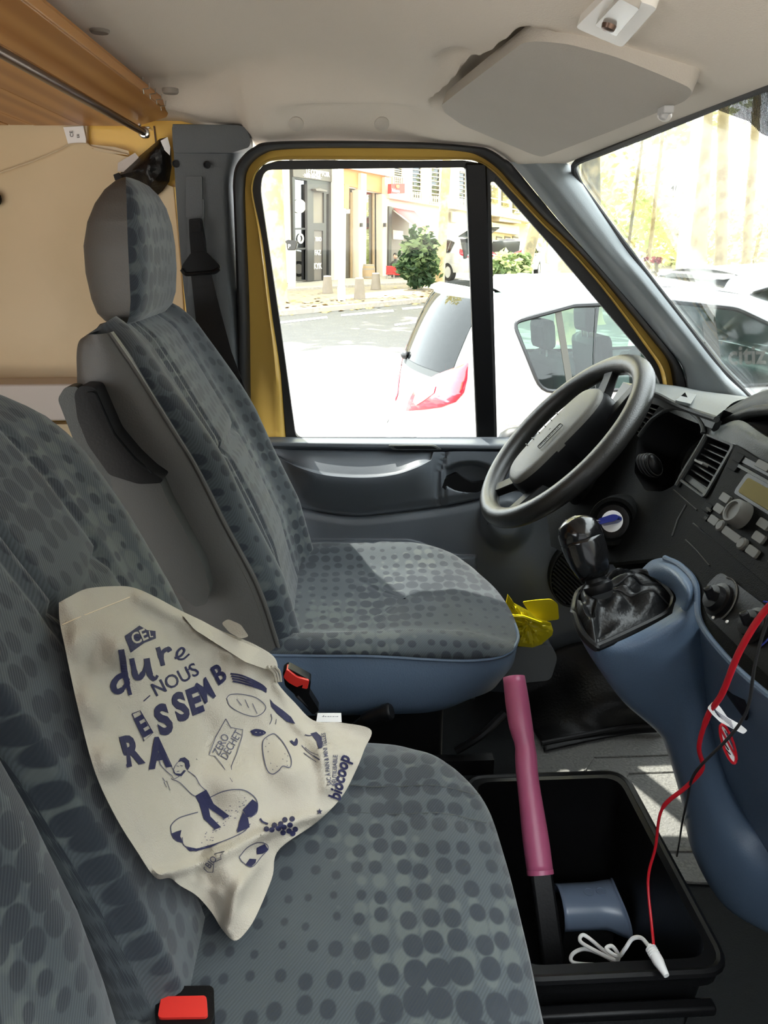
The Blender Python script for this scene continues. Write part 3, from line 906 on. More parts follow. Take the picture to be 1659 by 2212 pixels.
# ---- driver seat
seat = thing('driver_seat', 'grey dotted fabric driver seat beside the yellow door frame', 'seat', (0, 1.38, FLOOR_Z))
DO = [(-.15, 1.125), (-.02, 1.115), (.10, 1.113), (.20, 1.120), (.262, 1.140), (.294, 1.185), (.312, 1.26), (.318, 1.36), (.306, 1.47), (.272, 1.57), (.21, 1.628), (.11, 1.655), (0, 1.655), (-.1, 1.65), (-.15, 1.60), (-.16, 1.38)]
def dz(x, y):
    b = sstep(1.24, 1.155, y) * .040 + sstep(1.52, 1.60, y) * .022
    fr = -.02 * sstep(.20, .31, x)
    dish = -.010 * math.exp(-((x - .03) / .12) ** 2 - ((y - 1.37) / .13) ** 2)
    seam = -.004 * math.exp(-((x - .06) / .004) ** 2) * (1 - sstep(1.2, 1.17, y))
    wr = .0035 * mnoise.noise(V((x * 18, y * 14, 3)))
    return 1.066 + b * (1 - .45 * sstep(.12, .3, x)) + fr + dish + seam + wr
def dseam(x, y):
    return lerp(1.086 - .022 * sstep(.0, .27, x), 1.035, sstep(1.15, 1.35, y))
rows, P, c = cushion(DO, dz, dseam, n=96)
mesh('cushion', grid(rows, True), 'seat fabric', seat, uv=planuv(rows), angle=80)
mesh('piping', tube([p + V((0, 0, dseam(p.x, p.y))) + (p - c).normalized() * .001 for p in P], .0032, 6, closed=True), 'seat vinyl blue', seat)
sk = []
for f, z in ((0, None), (.002, .02), (.004, .05), (-.002, .10), (-.02, .13), (-.05, .145)):
    r = []
    for p in P:
        d = (p - c).normalized(); zs = dseam(p.x, p.y)
        front = sstep(.12, .30, p.x)
        zz = zs if z is None else lerp(zs, .945, z / .145)
        q = p + d * (f - front * .055 * ((z or 0) / .145) ** 2)
        r.append(V((q.x, q.y, zz)))
    sk.append(r)
mesh('skirt', grid(sk, True), 'seat vinyl blue', seat, angle=80)
mesh('seat_base', join(box((.02, 1.38, .78), (.30, .40, .36)), box((.02, 1.38, .93), (.26, .36, .06))), 'black plastic', seat, bevel=.01)
# backrest: front surface x(z, y)
ZX = ([1.00, 1.10, 1.20, 1.32, 1.40, 1.52, 1.585, 1.61, 1.625], [-.085, -.112, -.135, -.187, -.218, -.279, -.313, -.330, -.350])
YN, YF = 1.13, 1.645
def bx(z, y, prof=ZX, yn=YN, yf=YF, lum=1.0, nb=1.0):
    x = interp(z, *prof)
    t = (y - yn) / (yf - yn)
    b = nb * .030 * math.exp(-((t - .10) / .075) ** 2) + (.034 if nb == 1 else .014) * math.exp(-((t - .90) / .075) ** 2)
    b *= .55 + .45 * (1 - sstep(1.42, 1.58, z))
    gr = -.008 * math.exp(-((t - .30) / .012) ** 2) - .008 * math.exp(-((t - .36) / .010) ** 2) * lum - .008 * math.exp(-((t - .70) / .012) ** 2)
    cr = -.012 * math.exp(-((z - (1.398 + .02 * math.cos(t * 6.28))) / .008) ** 2) * sstep(.28, .33, t) * (1 - sstep(.68, .72, t)) * lum
    lb = .012 * math.exp(-((z - 1.30) / .09) ** 2) * math.exp(-((t - .5) / .2) ** 2)
    return x + b + gr + cr + lb
def backrest(parent, yn, yf, prof, zs, thick, fab, lum=1.0, nf=72, nb=1.0):
    rings = []; z1 = zs[-1]
    for z in zs:
        top = sstep(z1 - .05, z1, z)
        r = []
        a, b = yn + .035 * top ** 2, yf - .035 * top ** 2
        for i in range(nf):
            t = i / (nf - 1)
            # ease the flanks round the corner
            tt = .5 - .5 * math.cos(math.pi * t)
            tt = lerp(t, tt, .6)
            y = lerp(a, b, tt)
            e = min(tt, 1 - tt)
            rd = .026 * (1 - sstep(0, .055, e)) ** 2
            r.append(V((bx(z, lerp(yn, yf, tt), prof, yn, yf, lum, nb) - rd - .012 * top, y, z)))
        xb = interp(z, *prof) - thick * (1 - .55 * sstep(z1 - .10, z1, z))
        for i in range(6):
            t = i / 5
            r.append(V((xb + .02 * (2 * abs(t - .5)) ** 3, lerp(b - .004, a + .004, t), z)))
        kz = sstep(z1 - .10, z1, z); xf_ = interp(z, *prof) + .01
        for p in r:
            e = min(abs(p.y - yn), abs(yf - p.y))
            p.z -= kz * (.40 * max(0, xf_ - p.x) + .028 * (1 - sstep(0, .09, e)) ** 2)
        rings.append(r)
    uv = []
    for r, z in zip(rings, zs):
        acc = 0
        for i, p in enumerate(r):
            if i: acc += (p - r[i-1]).length
            uv.append((p.y if i < nf else -p.y, z * 1.1 + interp(z, *prof) * -.2))
    return loft(rings), uv
zs = [lerp(1.02, 1.60, i / 46) for i in range(47)] + [1.608, 1.614, 1.619, 1.622]
g, uv = backrest(seat, YN, YF, ZX, zs, .085, 'seat fabric')
mesh('backrest', g, 'seat fabric', seat, uv=uv, angle=80)
# vinyl flank of the backrest, front seam to rear edge
fr = catmull([V((interp(z, *ZX) - .004, YN - .0015, z)) for z in [lerp(1.03, 1.604, i / 12) for i in range(13)]], 40)
rear = catmull([at(u, v, Y=1.122) for u, v in [(445, 1420), (392, 1330), (310, 1190), (222, 1010), (172, 880), (163, 800), (166, 742), (190, 722)]], 40)
rows = []
for i in range(40):
    a, b = fr[i], rear[i]
    rows.append([a.lerp(b, t) + V((0, dy, 0)) for t, dy in ((-.02, .02), (0, .001), (.06, -.005), (.3, -.012), (.6, -.010), (.9, -.004), (1, .006), (1.02, .03), (1.0, .2))])
mesh('side_panel', grid(rows), 'seat vinyl', seat, angle=70)
mesh('seam_piping', tube([p + V((.001, -.002, 0)) for p in fr], .0028, 6), 'seat vinyl', seat)
for k in range(1, 2):
    mesh('stitching', tube([p + V((-.010, -.0055, 0)) for p in fr[4:26]], .0008, 4), 'button grey', seat)
# headrest
HZ = [1.600, 1.606, 1.618, 1.640, 1.68, 1.72, 1.755, 1.782, 1.802, 1.815, 1.821]
HB = [-.372, -.388, -.398, -.404, -.408, -.406, -.396, -.382, -.366, -.350, -.340]
HF = [-.345, -.326, -.314, -.306, -.301, -.299, -.300, -.304, -.311, -.320, -.330]
HN = [1.275, 1.258, 1.248, 1.243, 1.240, 1.241, 1.246, 1.256, 1.270, 1.290, 1.315]
HFY = [1.50, 1.515, 1.526, 1.532, 1.534, 1.528, 1.515, 1.495, 1.465, 1.43, 1.40]
def headrest(parent, dx, dy, dzv, pref=''):
    hz = [lerp(HZ[0], HZ[-1], i / 30) for i in range(31)]
    hz = sorted(set(hz + HZ))
    ra = []; rb = []
    for z in hz:
        xb, xf, yn, yf = (interp(z, HZ, q) for q in (HB, HF, HN, HFY))
        ym = (yn + yf) / 2; w = (yf - yn) / 2
        fr = []
        for i in range(29):
            t = -1 + 2 * i / 28
            y = ym + w * math.copysign(1 - (1 - abs(t)) ** 1.25, t)
            x = xf - (xf - xb) * .20 * abs(t) ** 6
            fr.append(V((x, y, z)))
        xs = fr[0].x
        bk = [V((xs, yf, z))]
        for i in range(33):
            t = 1 - 2 * i / 32
            t = math.copysign(1 - (1 - abs(t)) ** 1.8, t)
            y = ym + w * t
            x = xb + (xs - xb) * abs(t) ** 7
            bk.append(V((x, y, z)))
        ra.append(fr); rb.append(bk)
    s = V((dx, dy, dzv))
    fa = [[p + s for p in r] for r in ra]; fb = [[p + s for p in r] for r in rb]
    uv = [(p.y, p.z) for r in fa for p in r]
    cap = lambda r0, m: r0
    h = mesh('headrest', grid(fa), 'seat fabric', parent, uv=uv, angle=80)
    b2 = [[V((p.x, p.y, p.z)) for p in r] for r in fb]
    # close the lower end
    low = [[V((lerp(p.x, -.357 + dx, k), lerp(p.y, 1.385 + dy, k), p.z - .002 * k)) for p in (fb[0] + fa[0][::1])] for k in (0, .5, .99)]
    mesh('headrest_shell', grid(b2), 'seat vinyl', h, angle=80)
    mesh('headrest_underside', grid(low), 'seat vinyl', h, angle=80)
    mesh('headrest_crown', grid([[V((lerp(p.x, -.335 + dx, k), lerp(p.y, 1.36 + dy, k), p.z + .002 * k)) for p in (fb[-1] + fa[-1])] for k in (0, .5, .99)]), 'seat fabric', h, angle=80)
    return h
headrest(seat, 0, 0, 0)
for (u, v, Y) in ((249, 692, 1.30), (318, 676, 1.49)):
    p = at(u, v, Y=Y)
    x0 = p.x + .004
    mesh('headrest_post', tube([V((x0 - .012, Y, 1.66)), V((x0, Y, 1.605))], .0052, 10), 'chrome', seat)
    mesh('post_sleeve', lathe([(.013, 0), (.014, .006), (.010, .010)], (x0 + .001, Y, 1.605), (-.15, 0, 1), 14), 'black plastic', seat)
    mesh('post_button', lathe([(.004, 0), (.0038, .012), (.002, .014)], (x0 + .022, Y, 1.606), (-.1, 0, 1), 8), 'steel', seat)
# armrest folded up along the inner flank
def prism_px(px, Y0, th, r=.006): return slab([rounded([at(u, v, Y=Y0) for u, v in px], r)], (0, th, 0))
arm = mesh('armrest_cover', prism_px([(160, 850), (172, 833), (205, 836), (226, 884), (248, 934), (290, 984), (326, 1018), (353, 1036), (346, 1044), (300, 1046), (236, 1026), (190, 962), (167, 905)], 1.075, .04), 'black plastic', seat, bevel=.008, segs=3)
mesh('armrest_lip', prism_px([(182, 848), (204, 846), (222, 888), (246, 940), (288, 990), (328, 1024), (318, 1026), (270, 990), (228, 940), (204, 892)], 1.070, .01), 'black plastic', arm, bevel=.003)
mesh('armrest_pad', prism_px([(236, 1024), (300, 1044), (346, 1042), (362, 1080), (440, 1222), (454, 1275), (446, 1306), (420, 1312), (330, 1232), (258, 1110)], 1.080, .05), 'armrest vinyl', seat, bevel=.012, segs=3)
mesh('armrest_back', prism_px([(124, 862), (140, 836), (168, 834), (185, 900), (250, 1030), (300, 1130), (250, 1110), (170, 980)], 1.10, .03), 'dash grey', seat, bevel=.006)
# lever and buckle on the inner side
mesh('recline_lever', ctube([at(760, 1580, Y=1.10), at(790, 1556, Y=1.085), at(820, 1543, Y=1.075), at(846, 1536, Y=1.07)], [.010] * 8 + [.013] * 10 + [.014] * 5 + [.012], 10, 24), 'black plastic', seat)
mesh('seat_rail', join(box((.05, 1.12, .86), (.40, .02, .03)), box((.05, 1.10, .80), (.42, .03, .02))), 'black plastic', seat)
mesh('rail_bar', ctube([at(985, 1622, Y=1.12), at(1040, 1588, Y=1.12), at(1090, 1540, Y=1.14)], .007, 8), 'black plastic', seat)
# ---- buckles
def buckle(name, label, quad, Y, th, stalk):
    q = [at(u, v, Y=Y) for u, v in quad]
    o = sum(q, V()) / 4
    t = thing(name, label, 'buckle', tuple(o))
    return t, q
bk = thing('belt_buckle', 'red seat belt buckle beside the driver seat skirt', 'buckle', tuple(at(640, 1470, Y=1.06)))
mesh('buckle_body', slab([rounded([at(u, v, Y=1.065) for u, v in [(610, 1452), (622, 1443), (672, 1470), (668, 1500), (690, 1535), (676, 1545), (636, 1500), (616, 1482)]], .004)], (0, .02, 0)), 'black plastic', bk, bevel=.003)
mesh('red_button', slab([rounded([at(u, v, Y=1.060) for u, v in [(612, 1463), (619, 1446), (641, 1463), (668, 1471), (664, 1489), (640, 1484), (622, 1474)]], .003)], (0, .018, 0)), 'red plastic', bk, bevel=.003)
mesh('buckle_strap', tube([at(640, 1500, Y=1.07), at(690, 1545, Y=1.08), at(720, 1600, Y=1.09)], .010, 8, flat=.3), 'black webbing', bk)

# ---- driver belt
belt = thing('seat_belt', 'black seat belt hanging from the pillar behind the driver', 'seat belt', tuple(at(425, 520, Y=1.68)))
mesh('belt_guide', slab([rounded([at(u, v, Y=1.672) for u, v in [(408, 473), (433, 471), (440, 512), (444, 548), (428, 560), (412, 548), (409, 510)]], .003)], (0, .02, 0)), 'black plastic', belt, bevel=.004)
mesh('guide_clip', slab([rounded([at(u, v, Y=1.668) for u, v in [(410, 480), (432, 478), (434, 500), (412, 502)]], .002)], (0, .008, 0)), 'black plastic', belt, bevel=.002)
dr1 = rounded([at(u, v, Y=1.668) for u, v in [(413, 545), (443, 543), (476, 574), (474, 586), (462, 594), (440, 590), (420, 594), (400, 598), (390, 588), (393, 574)]], .006)
mesh('belt_ring', slab([dr1], (0, .012, 0)), 'black plastic', belt, bevel=.004)
mesh('ring_rim', ctube([at(u, v, Y=1.665) for u, v in [(392, 582), (402, 592), (430, 590), (458, 588), (474, 580)]], .004, 8), 'black plastic', belt)
mesh('webbing', slab([[at(u, v, Y=Y) for u, v, Y in [(412, 590, 1.68), (456, 588, 1.68), (468, 640, 1.682), (500, 760, 1.67), (547, 885, 1.64), (562, 935, 1.63), (520, 925, 1.64), (424, 700, 1.69)]]], (0, .0015, 0)), 'black webbing', belt, angle=60)
mesh('belt_tongue', slab([rounded([at(u, v, Y=1.632) for u, v in [(538, 872), (547, 876), (552, 896), (549, 912), (543, 906)]], .003)], (0, -.003, 0)), 'steel', belt, bevel=.001)

# ---- passenger bench
bench = thing('passenger_bench', 'two-place passenger bench in dotted grey fabric', 'seat', (0, .45, FLOOR_Z))
BO = [(-.32, .985), (-.15, .992), (.031, .986), (.098, .958), (.150, .905), (.180, .836), (.186, .74), (.184, .63), (.178, .50), (.176, .30), (.174, .1), (.168, -.02), (.12, -.06), (-.1, -.07), (-.3, -.06), (-.33, .2), (-.33, .7)]
def bz(x, y):
    return 1.036 + .006 * math.exp(-((x - .13) / .05) ** 2) - .012 * math.exp(-((y - .5) / .02) ** 2) * 0 - .012 * sstep(.1, .19, x) - .02 * sstep(.9, .99, y) + .003 * mnoise.noise(V((x * 16, y * 14, 8))) - .0035 * (math.exp(-((y - .842 + .12 * (x - .1)) / .0035) ** 2) + math.exp(-((y - .79 + .10 * (x - .1)) / .0035) ** 2)) * sstep(-.2, -.1, x)
rows, P, c = cushion(BO, bz, lambda x, y: 1.0, n=120)
fine = rows[:6]
# denser top surface so that the stitched seams read
top = []
for f in [1 - i / 30 for i in range(31)]:
    r = []
    for p in P:
        e = p + (c - p).normalized() * .05
        q = c + (e - c) * max(f, .005)
        r.append(V((q.x, q.y, bz(q.x, q.y))))
    top.append(r)
rows = fine[:-1] + top
mesh('cushion', grid(rows, True), 'seat fabric', bench, uv=planuv(rows), angle=80)
mesh('piping', tube([p + V((0, 0, 1.0)) + (p - c).normalized() * .001 for p in P], .003, 6, closed=True), 'seat vinyl', bench)
sk = [[V((p.x, p.y, 0)) + (p - c).normalized() * f + V((0, 0, z)) for p in P] for f, z in ((0, 1.0), (.002, .97), (-.004, .92), (-.02, .88))]
mesh('skirt', grid(sk, True), 'seat vinyl blue', bench, angle=80)
for yy in (.845, .793):
    pts = []
    for i in range(40):
        x = lerp(-.12, .172, i / 39); y = yy - (.12 if yy > .82 else .10) * (x - .1)
        pts.append(V((x, y, bz(x, y) + .0012)))
    for k in range(0, 38, 1):
        pass
    mesh('seam_stitching', tube(pts, .0007, 4), 'dash grey', bench)
mesh('bench_base', box((-.06, .45, .74), (.36, .90, .28)), 'black plastic', bench, bevel=.01)
PX2 = ([1.00, 1.10, 1.20, 1.30, 1.40, 1.48, 1.54, 1.57, 1.59], [-.150, -.175, -.205, -.240, -.283, -.325, -.366, -.400, -.435])
zs2 = [lerp(1.01, 1.55, i / 40) for i in range(41)] + [1.562, 1.572, 1.58, 1.585]
g, uv = backrest(bench, .535, .955, PX2, zs2, .11, 'seat fabric', 1.0, 72, .0)
mesh('backrest', g, 'seat fabric', bench, uv=uv, angle=80)
PX3 = ([1.00, 1.05, 1.12, 1.20, 1.30, 1.40, 1.48, 1.54, 1.57, 1.59], [-.214, -.217, -.224, -.236, -.260, -.290, -.330, -.366, -.400, -.435])
g, uv = backrest(bench, .0, .53, PX3, zs2, .12, 'seat fabric', 0, 72, .3)
mesh('backrest', g, 'seat fabric', bench, uv=uv, angle=80)
hp0 = at(17, 650, Y=.80); hzb = at(5, 742, Y=.80).z
headrest(bench, hp0.x + .270, .745 - 1.385, hzb - 1.602)
for yy in (.68, .81):
    mesh('headrest_post', tube([V((hp0.x - .05, yy, hzb + .05)), V((hp0.x - .045, yy, 1.50))], .0052, 10), 'chrome', bench)
# red buckle at the near end of the bench
b2 = thing('belt_buckle', 'red seat belt buckle at the foot of the nearest seat back', 'buckle', tuple(at(395, 2170, Z=1.05)))
def bp(u, v, z): return at(u, v, Z=z)
mesh('buckle_body', slab([rounded([bp(u, v, 1.050) for u, v in [(338, 2130), (462, 2128), (464, 2200), (440, 2232), (345, 2232), (334, 2200)]], .006)], (-.002, .004, -.03)), 'black plastic', b2, bevel=.004)
mesh('red_button', slab([rounded([bp(u, v, 1.053) for u, v in [(348, 2152), (446, 2150), (449, 2196), (340, 2198)]], .004)], (0, 0, -.02)), 'red plastic', b2, bevel=.003)
mesh('buckle_strap', box(bp(400, 2290, 1.02), (.034, .10, .02)), 'black webbing', b2, bevel=.003)
# ================================================================== DASHBOARD
DP = at(1530, 1000, Y=1.02)
DT = math.radians(28)
DNn = V((-math.cos(DT), 0, math.sin(DT)))
DDn = V((-math.sin(DT), 0, -math.cos(DT)))
YR = V((0, -1, 0))                                  # to the right when facing the dash from the driver
def od(u, v, off=0): return onp(u, v, DP, DNn, off)
def odp(px, off=0): return [od(u, v, off) for u, v in px]
dash = thing('dashboard', 'dark grey dashboard with radio and air vents in front of the driver', 'dashboard', (.8, .9, FLOOR_Z))
CL = [(1377, 951), (1394, 926), (1410, 907), (1435, 890), (1463, 883), (1493, 890), (1510, 904), (1521, 923), (1522, 937), (1499, 979), (1477, 1017), (1455, 1050), (1430, 1062), (1394, 1060), (1370, 1020)]
VC = [(1529, 944), (1583, 965), (1522, 1071), (1472, 1034)]
VS = [(1403, 862), (1431, 868), (1377, 940), (1357, 922)]
tl = od(1421, 853)
zt = tl.z
hole_c = rounded(odp(CL), .006, 2); hole_v = rounded(odp(VC), .006); hole_s = rounded(odp(VS), .005)
def dpt(y, z): return V((DP.x + (z - DP.z) * math.tan(DT), y, z))
TOPP = [(1385, 846), (1421, 853), (1457, 871), (1500, 888), (1548, 904), (1540, 922), (1530, 940)]
rad_tl = [(1532, 943), (1560, 952), (1595, 962), (1659, 1002), (1800, 1085)]
bot = [(1800, 1600), (1659, 1502), (1570, 1422), (1512, 1342), (1505, 1262), (1430, 1205), (1330, 1215), (1250, 1210), (1190, 1180), (1180, 1100), (1290, 960)]
mesh('dash_face', slab([odp(TOPP + rad_tl + bot), hole_c, hole_v, hole_s], DNn * -.010), 'dash dark', dash, smooth=False)
# cluster bowl with hood rim
n = len(hole_c); cc = sum(hole_c, V()) / n
bowl = [[cc + (p - cc) * f - DNn * d for p in hole_c] for f, d in ((1.0, .0), (.97, .03), (.9, .075), (.6, .085), (.02, .085))]
mesh('cluster_bowl', grid(bowl, True), 'black plastic', dash, angle=50)
mesh('cluster_hood', tube([p + DNn * .002 for p in hole_c[2:26]], .0035, 8), 'dash slate', dash)
for f, a in ((.45, 1), (.2, -1)):
    p = cc + V((0, .045 * a, 0)) - DNn * .080
    mesh('gauge_ring', lathe([(.034, 0), (.034, .006), (.031, .006), (.030, .001)], p, DNn, 26), 'dash slate', dash)
# centre vent: recess, slats, tab
def recess(loop, depth, m, name):
    c = sum(loop, V()) / len(loop)
    mesh(name, grid([[p for p in loop], [c + (p - c) * .97 - DNn * depth for p in loop], [c + (p - c) * .02 - DNn * depth for p in loop]], True), m, dash, angle=30)
recess(hole_v, .035, 'black plastic', 'vent_duct'); recess(hole_s, .03, 'black plastic', 'vent_duct')
def vent_slats(q, k0, k1, cnt, mname):
    a, b, c, d = odp(q)
    for i in range(cnt):
        t = lerp(k0, k1, i / (cnt - 1))
        p0, p1 = a.lerp(d, t), b.lerp(c, t)
        w = (DNn * -.8 + DDn * -.25).normalized() * .014
        th = DDn * .0016
        s = p0.lerp(p1, .02); e = p0.lerp(p1, .98)
        mesh('vent_slat', (lambda L: (L, [(0, 1, 2, 3), (7, 6, 5, 4), (0, 4, 5, 1), (1, 5, 6, 2), (2, 6, 7, 3), (3, 7, 4, 0)]))([s - DNn*.004, e - DNn*.004, e - DNn*.004 + w, s - DNn*.004 + w, s - DNn*.004 + th, e - DNn*.004 + th, e - DNn*.004 + w + th, s - DNn*.004 + w + th]), mname, dash, smooth=False)
vent_slats(VC, .10, .86, 7, 'dash slate')
vent_slats(VS, .08, .92, 7, 'dash grey')
vl = odp([(1474, 1032), (1522, 1069), (1528, 1058), (1481, 1023)], -.004)
mesh('vent_sill', slab([vl], DNn * -.01), 'dash grey', dash, smooth=False)
mesh('vent_tab', slab([rounded(odp([(1513, 997), (1531, 1006), (1528, 1011), (1511, 1002)], .002), .002)], DNn * .010), 'button grey', dash, bevel=.001)
mesh('vent_tab', slab([rounded(odp([(1379, 893), (1395, 897), (1391, 904), (1378, 900)], .002), .002)], DNn * .008), 'button grey', dash, bevel=.001)
mesh('vent_frame', slab([rounded(odp([(1526, 938), (1590, 962), (1523, 1078), (1465, 1036)], .001), .008), hole_v], DNn * .003), 'dash slate', dash, angle=30)
# silver toned trim along the cluster side
mesh('trim_strip', ctube([od(u, v, .002) for u, v in [(1526, 940), (1506, 976), (1483, 1014), (1462, 1050)]], .004, 8), 'dash slate', dash)
# body behind the face, top pad, storage hood
prof = [(dpt(0, zt) - DNn * .10), (dpt(0, 1.37) - DNn * .10), V((.86, 0, 1.37)), V((.95, 0, 1.3)), V((1.0, 0, 1.3)), V((.90, 0, zt - .10))]
mesh('dash_core', slab([[V((p.x, 1.69, p.z)) for p in prof]], (0, -1.75, 0)), 'black plastic', dash, smooth=False)
fr = [od(u, v, .004) for u, v in [(1380, 843), (1405, 850), (1427, 857), (1457, 873), (1500, 890), (1548, 906)]]
lipd = [p - DNn * .002 + DDn * .014 for p in fr]
bk = [onw(u, v, .006) for u, v in [(1425, 832), (1449, 834), (1490, 838), (1530, 844), (1575, 850), (1625, 858)]]
mid = [fr[i].lerp(bk[i], .35) + V((0, 0, .012)) for i in range(6)]
rows = patch([fr, mid, bk], 16, 24)
rows = [[catmull(lipd, 24)[i]] + r for i, r in enumerate(rows)]
mesh('dash_top', grid(rows), 'dash grey', dash, angle=50)
mesh('dash_lip', tube(catmull(fr, 24), .005, 8), 'dash slate', dash)
pn = (fr[4] - fr[2]).cross(bk[3] - fr[3]).normalized()
if pn.z < 0: pn = -pn
tq = [CAM + (at(u, v, t=1) - CAM) * ((fr[3] + V((0, 0, .010)) - CAM).dot(pn) / (at(u, v, t=1) - CAM).dot(pn)) for u, v in [(1457, 870), (1478, 852), (1504, 856), (1490, 878)]]
mesh('top_hatch', slab([rounded(tq, .004)], pn * .004), 'dash grey', dash, bevel=.0015)
mesh('demister_outlet', tube([at(u, v, Y=1.60) for u, v in [(1404, 848), (1410, 841), (1422, 838), (1428, 840), (1420, 846), (1410, 851)]], .004, 6, closed=True), 'dash slate', dash)
ridge = [at(1546, 904, Y=1.135), at(1576, 886, Y=1.11), at(1620, 864, Y=1.06), at(1659, 853, Y=1.0), at(1740, 846, Y=.90), at(1850, 850, Y=.75)]
behind = [p + V((.22, .02, -.05)) for p in ridge]
front = [p + V((-.006, -.004, -.020)) for p in ridge]
rows = patch([front, ridge, [p + V((.03, 0, .006)) for p in ridge], behind], 16, 30)
mesh('storage_hood', grid(rows), 'dash grey', dash, angle=80)
und = [p + V((.03, .0, -.05)) for p in ridge]
mesh('hood_lip', ctube(front, .008, 10), 'dash slate', dash)
shelf_f = [od(1530, 944, .0), od(1548, 950, .0), od(1595, 962, 0), od(1659, 1002, 0), od(1800, 1085, 0)]
shelf_b = [od(1528, 936, 0) + V((.03, .02, .03)), at(1556, 916, Y=1.12), at(1600, 908, Y=1.03), at(1659, 945, Y=.93), at(1800, 1010, Y=.72)]
rows = patch([shelf_f, [a.lerp(b, .5) + V((-.004, 0, .006)) for a, b in zip(shelf_f, shelf_b)], shelf_b], 10, 24)
mesh('centre_top', grid(rows), 'dash grey', dash, angle=60)
fl = [shelf_b, [p + V((.10, .03, -.03)) for p in shelf_b], [p + V((.13, .03, .05)) for p in shelf_b], front]
mesh('storage_tray', grid(patch(fl, 14, 24)), 'black rubber', dash, angle=70)
mesh('tray_back', grid(patch([[p + V((.012, .004, -.004)) for p in shelf_b], [p.lerp(q, .5) + V((.05, .02, -.01)) for p, q in zip(shelf_b, catmull(front, 5))], [p + V((.012, .004, .004)) for p in catmull(front, 5)]], 10, 24)), 'black rubber', dash, angle=70)
# radio
radio_q = [(1595, 964), (1780, 1080), (1700, 1300), (1512, 1138)]
rad = mesh('radio', slab([rounded(odp(radio_q, 0), .005)], DNn * .005), 'dash dark', dash, bevel=.0012)
def pad(name, u, v, w, h, m, t=.004, off=.005, par=None, bev=.0012):
    c = od(u, v, off)
    l = [c + YR * sx * w / 2 + DDn * sy * h / 2 for sx, sy in ((-1, -1), (1, -1), (1, 1), (-1, 1))]
    return mesh(name, slab([rounded(l, min(w, h) * .2, 2)], DNn * t), m, par or rad, bevel=bev)
for u, v, w, h in ((1570, 1078, .022, .011), (1557, 1101, .022, .011), (1545, 1126, .022, .011), (1584, 1157, .040, .011), (1629, 1193, .022, .011), (1643, 1163, .022, .011), (1653, 1134, .022, .011), (1680, 1215, .022, .011)):
    pad('radio_button', u, v, w, h, 'button grey')
for u, v, w, h in ((1530, 1098, .020, .012), (1525, 1117, .018, .009), (1597, 990, .022, .012), (1586, 1009, .022, .010)):
    pad('radio_button', u, v, w, h, 'dash dark', .003)
for u, v in ((1561, 1138), (1607, 1177)):
    mesh('round_button', lathe([(.008, 0), (.008, .004), (.006, .006), (.002, .006)], od(u, v, .005), DNn, 16), 'button grey', rad)
kn = od(1603, 1114, .005)
mesh('volume_knob', lathe([(.0185, 0), (.017, .004), (.0165, .014), (.0145, .017), (.012, .017), (.011, .014), (.003, .0135)], kn, DNn, 28), 'button grey', rad)
pad('disc_slot', 1645, 1014, .10, .008, 'black plastic', .0015)
pad('slot_lip', 1640, 1031, .10, .004, 'dash grey', .003)
pad('display_bezel', 1650, 1072, .115, .032, 'black plastic', .001)
pad('display', 1649, 1073, .098, .022, 'display amber', .0015, .006)
pad('slot_button', 1652, 1008, .03, .010, 'button grey', .004)
def dtext(s, u, v, h, m='button grey', par=None, off=.0056):
    o = od(u, v, off)
    mesh('radio_mark', text3d(s, o, YR, -DDn, h), m, par or rad, smooth=False)
dtext('CD', 1598, 993, .005); dtext('AM', 1587, 1011, .004)
dtext('MENU', 1524, 1099, .0035, off=.0085); dtext('CLK', 1520, 1118, .003, off=.0085)
for k, (u, v) in enumerate(((1570, 1081), (1557, 1104), (1546, 1128))): pass
# panel gaps and lower panels
mesh('panel_line', tube([od(u, v, .0005) for u, v in [(1497, 1131), (1560, 1180), (1643, 1248), (1760, 1345)]], .0016, 5), 'dash slate', dash)
mesh('panel_line', tube([od(u, v, .0005) for u, v in [(1481, 1166), (1505, 1190), (1532, 1222)]], .0012, 5), 'dash slate', dash)
mesh('panel_line', tube([od(u, v, .0005) for u, v in [(1455, 1058), (1480, 1080), (1505, 1102)]], .0012, 5), 'dash slate', dash)
mesh('panel_line', tube([od(u, v, .0005) for u, v in [(1482, 1090), (1464, 1122), (1452, 1158)]], .0012, 5), 'dash slate', dash)
# heater controls
hp_ = mesh('heater_panel', slab([rounded(odp([(1524, 1272), (1560, 1235), (1800, 1420), (1780, 1560), (1660, 1460), (1528, 1330)], .0), .012)], DNn * .003), 'black plastic', dash, bevel=.001)
for u, v in ((1553, 1296), (1632, 1352), (1720, 1420)):
    o = od(u, v, .003)
    k = mesh('heater_knob', lathe([(.021, 0), (.021, .003), (.016, .004), (.0145, .012), (.003, .013)], o, DNn, 24), 'black plastic', hp_)
    mesh('knob_grip', box(o + DNn * .012, (.010, .007, .026), Matrix.Rotation(-DT, 3, 'Y')), 'black plastic', hp_, bevel=.002)
    arc = [o + DNn * .0008 + (YR * math.cos(a) + DDn * -math.sin(a)) * .029 for a in [lerp(-.5, 2.0, i / 14) for i in range(15)]]
    mesh('knob_scale', tube(arc, .0011, 5), 'button grey' if u < 1600 else ('key blue' if u < 1700 else 'red plastic'), hp_)
for u, v in ((1542, 1303), (1541, 1334), (1571, 1343)):
    mesh('scale_mark', lathe([(.0022, 0), (.0018, .0012)], od(u, v, .0032), DNn, 8), 'sign white', hp_)
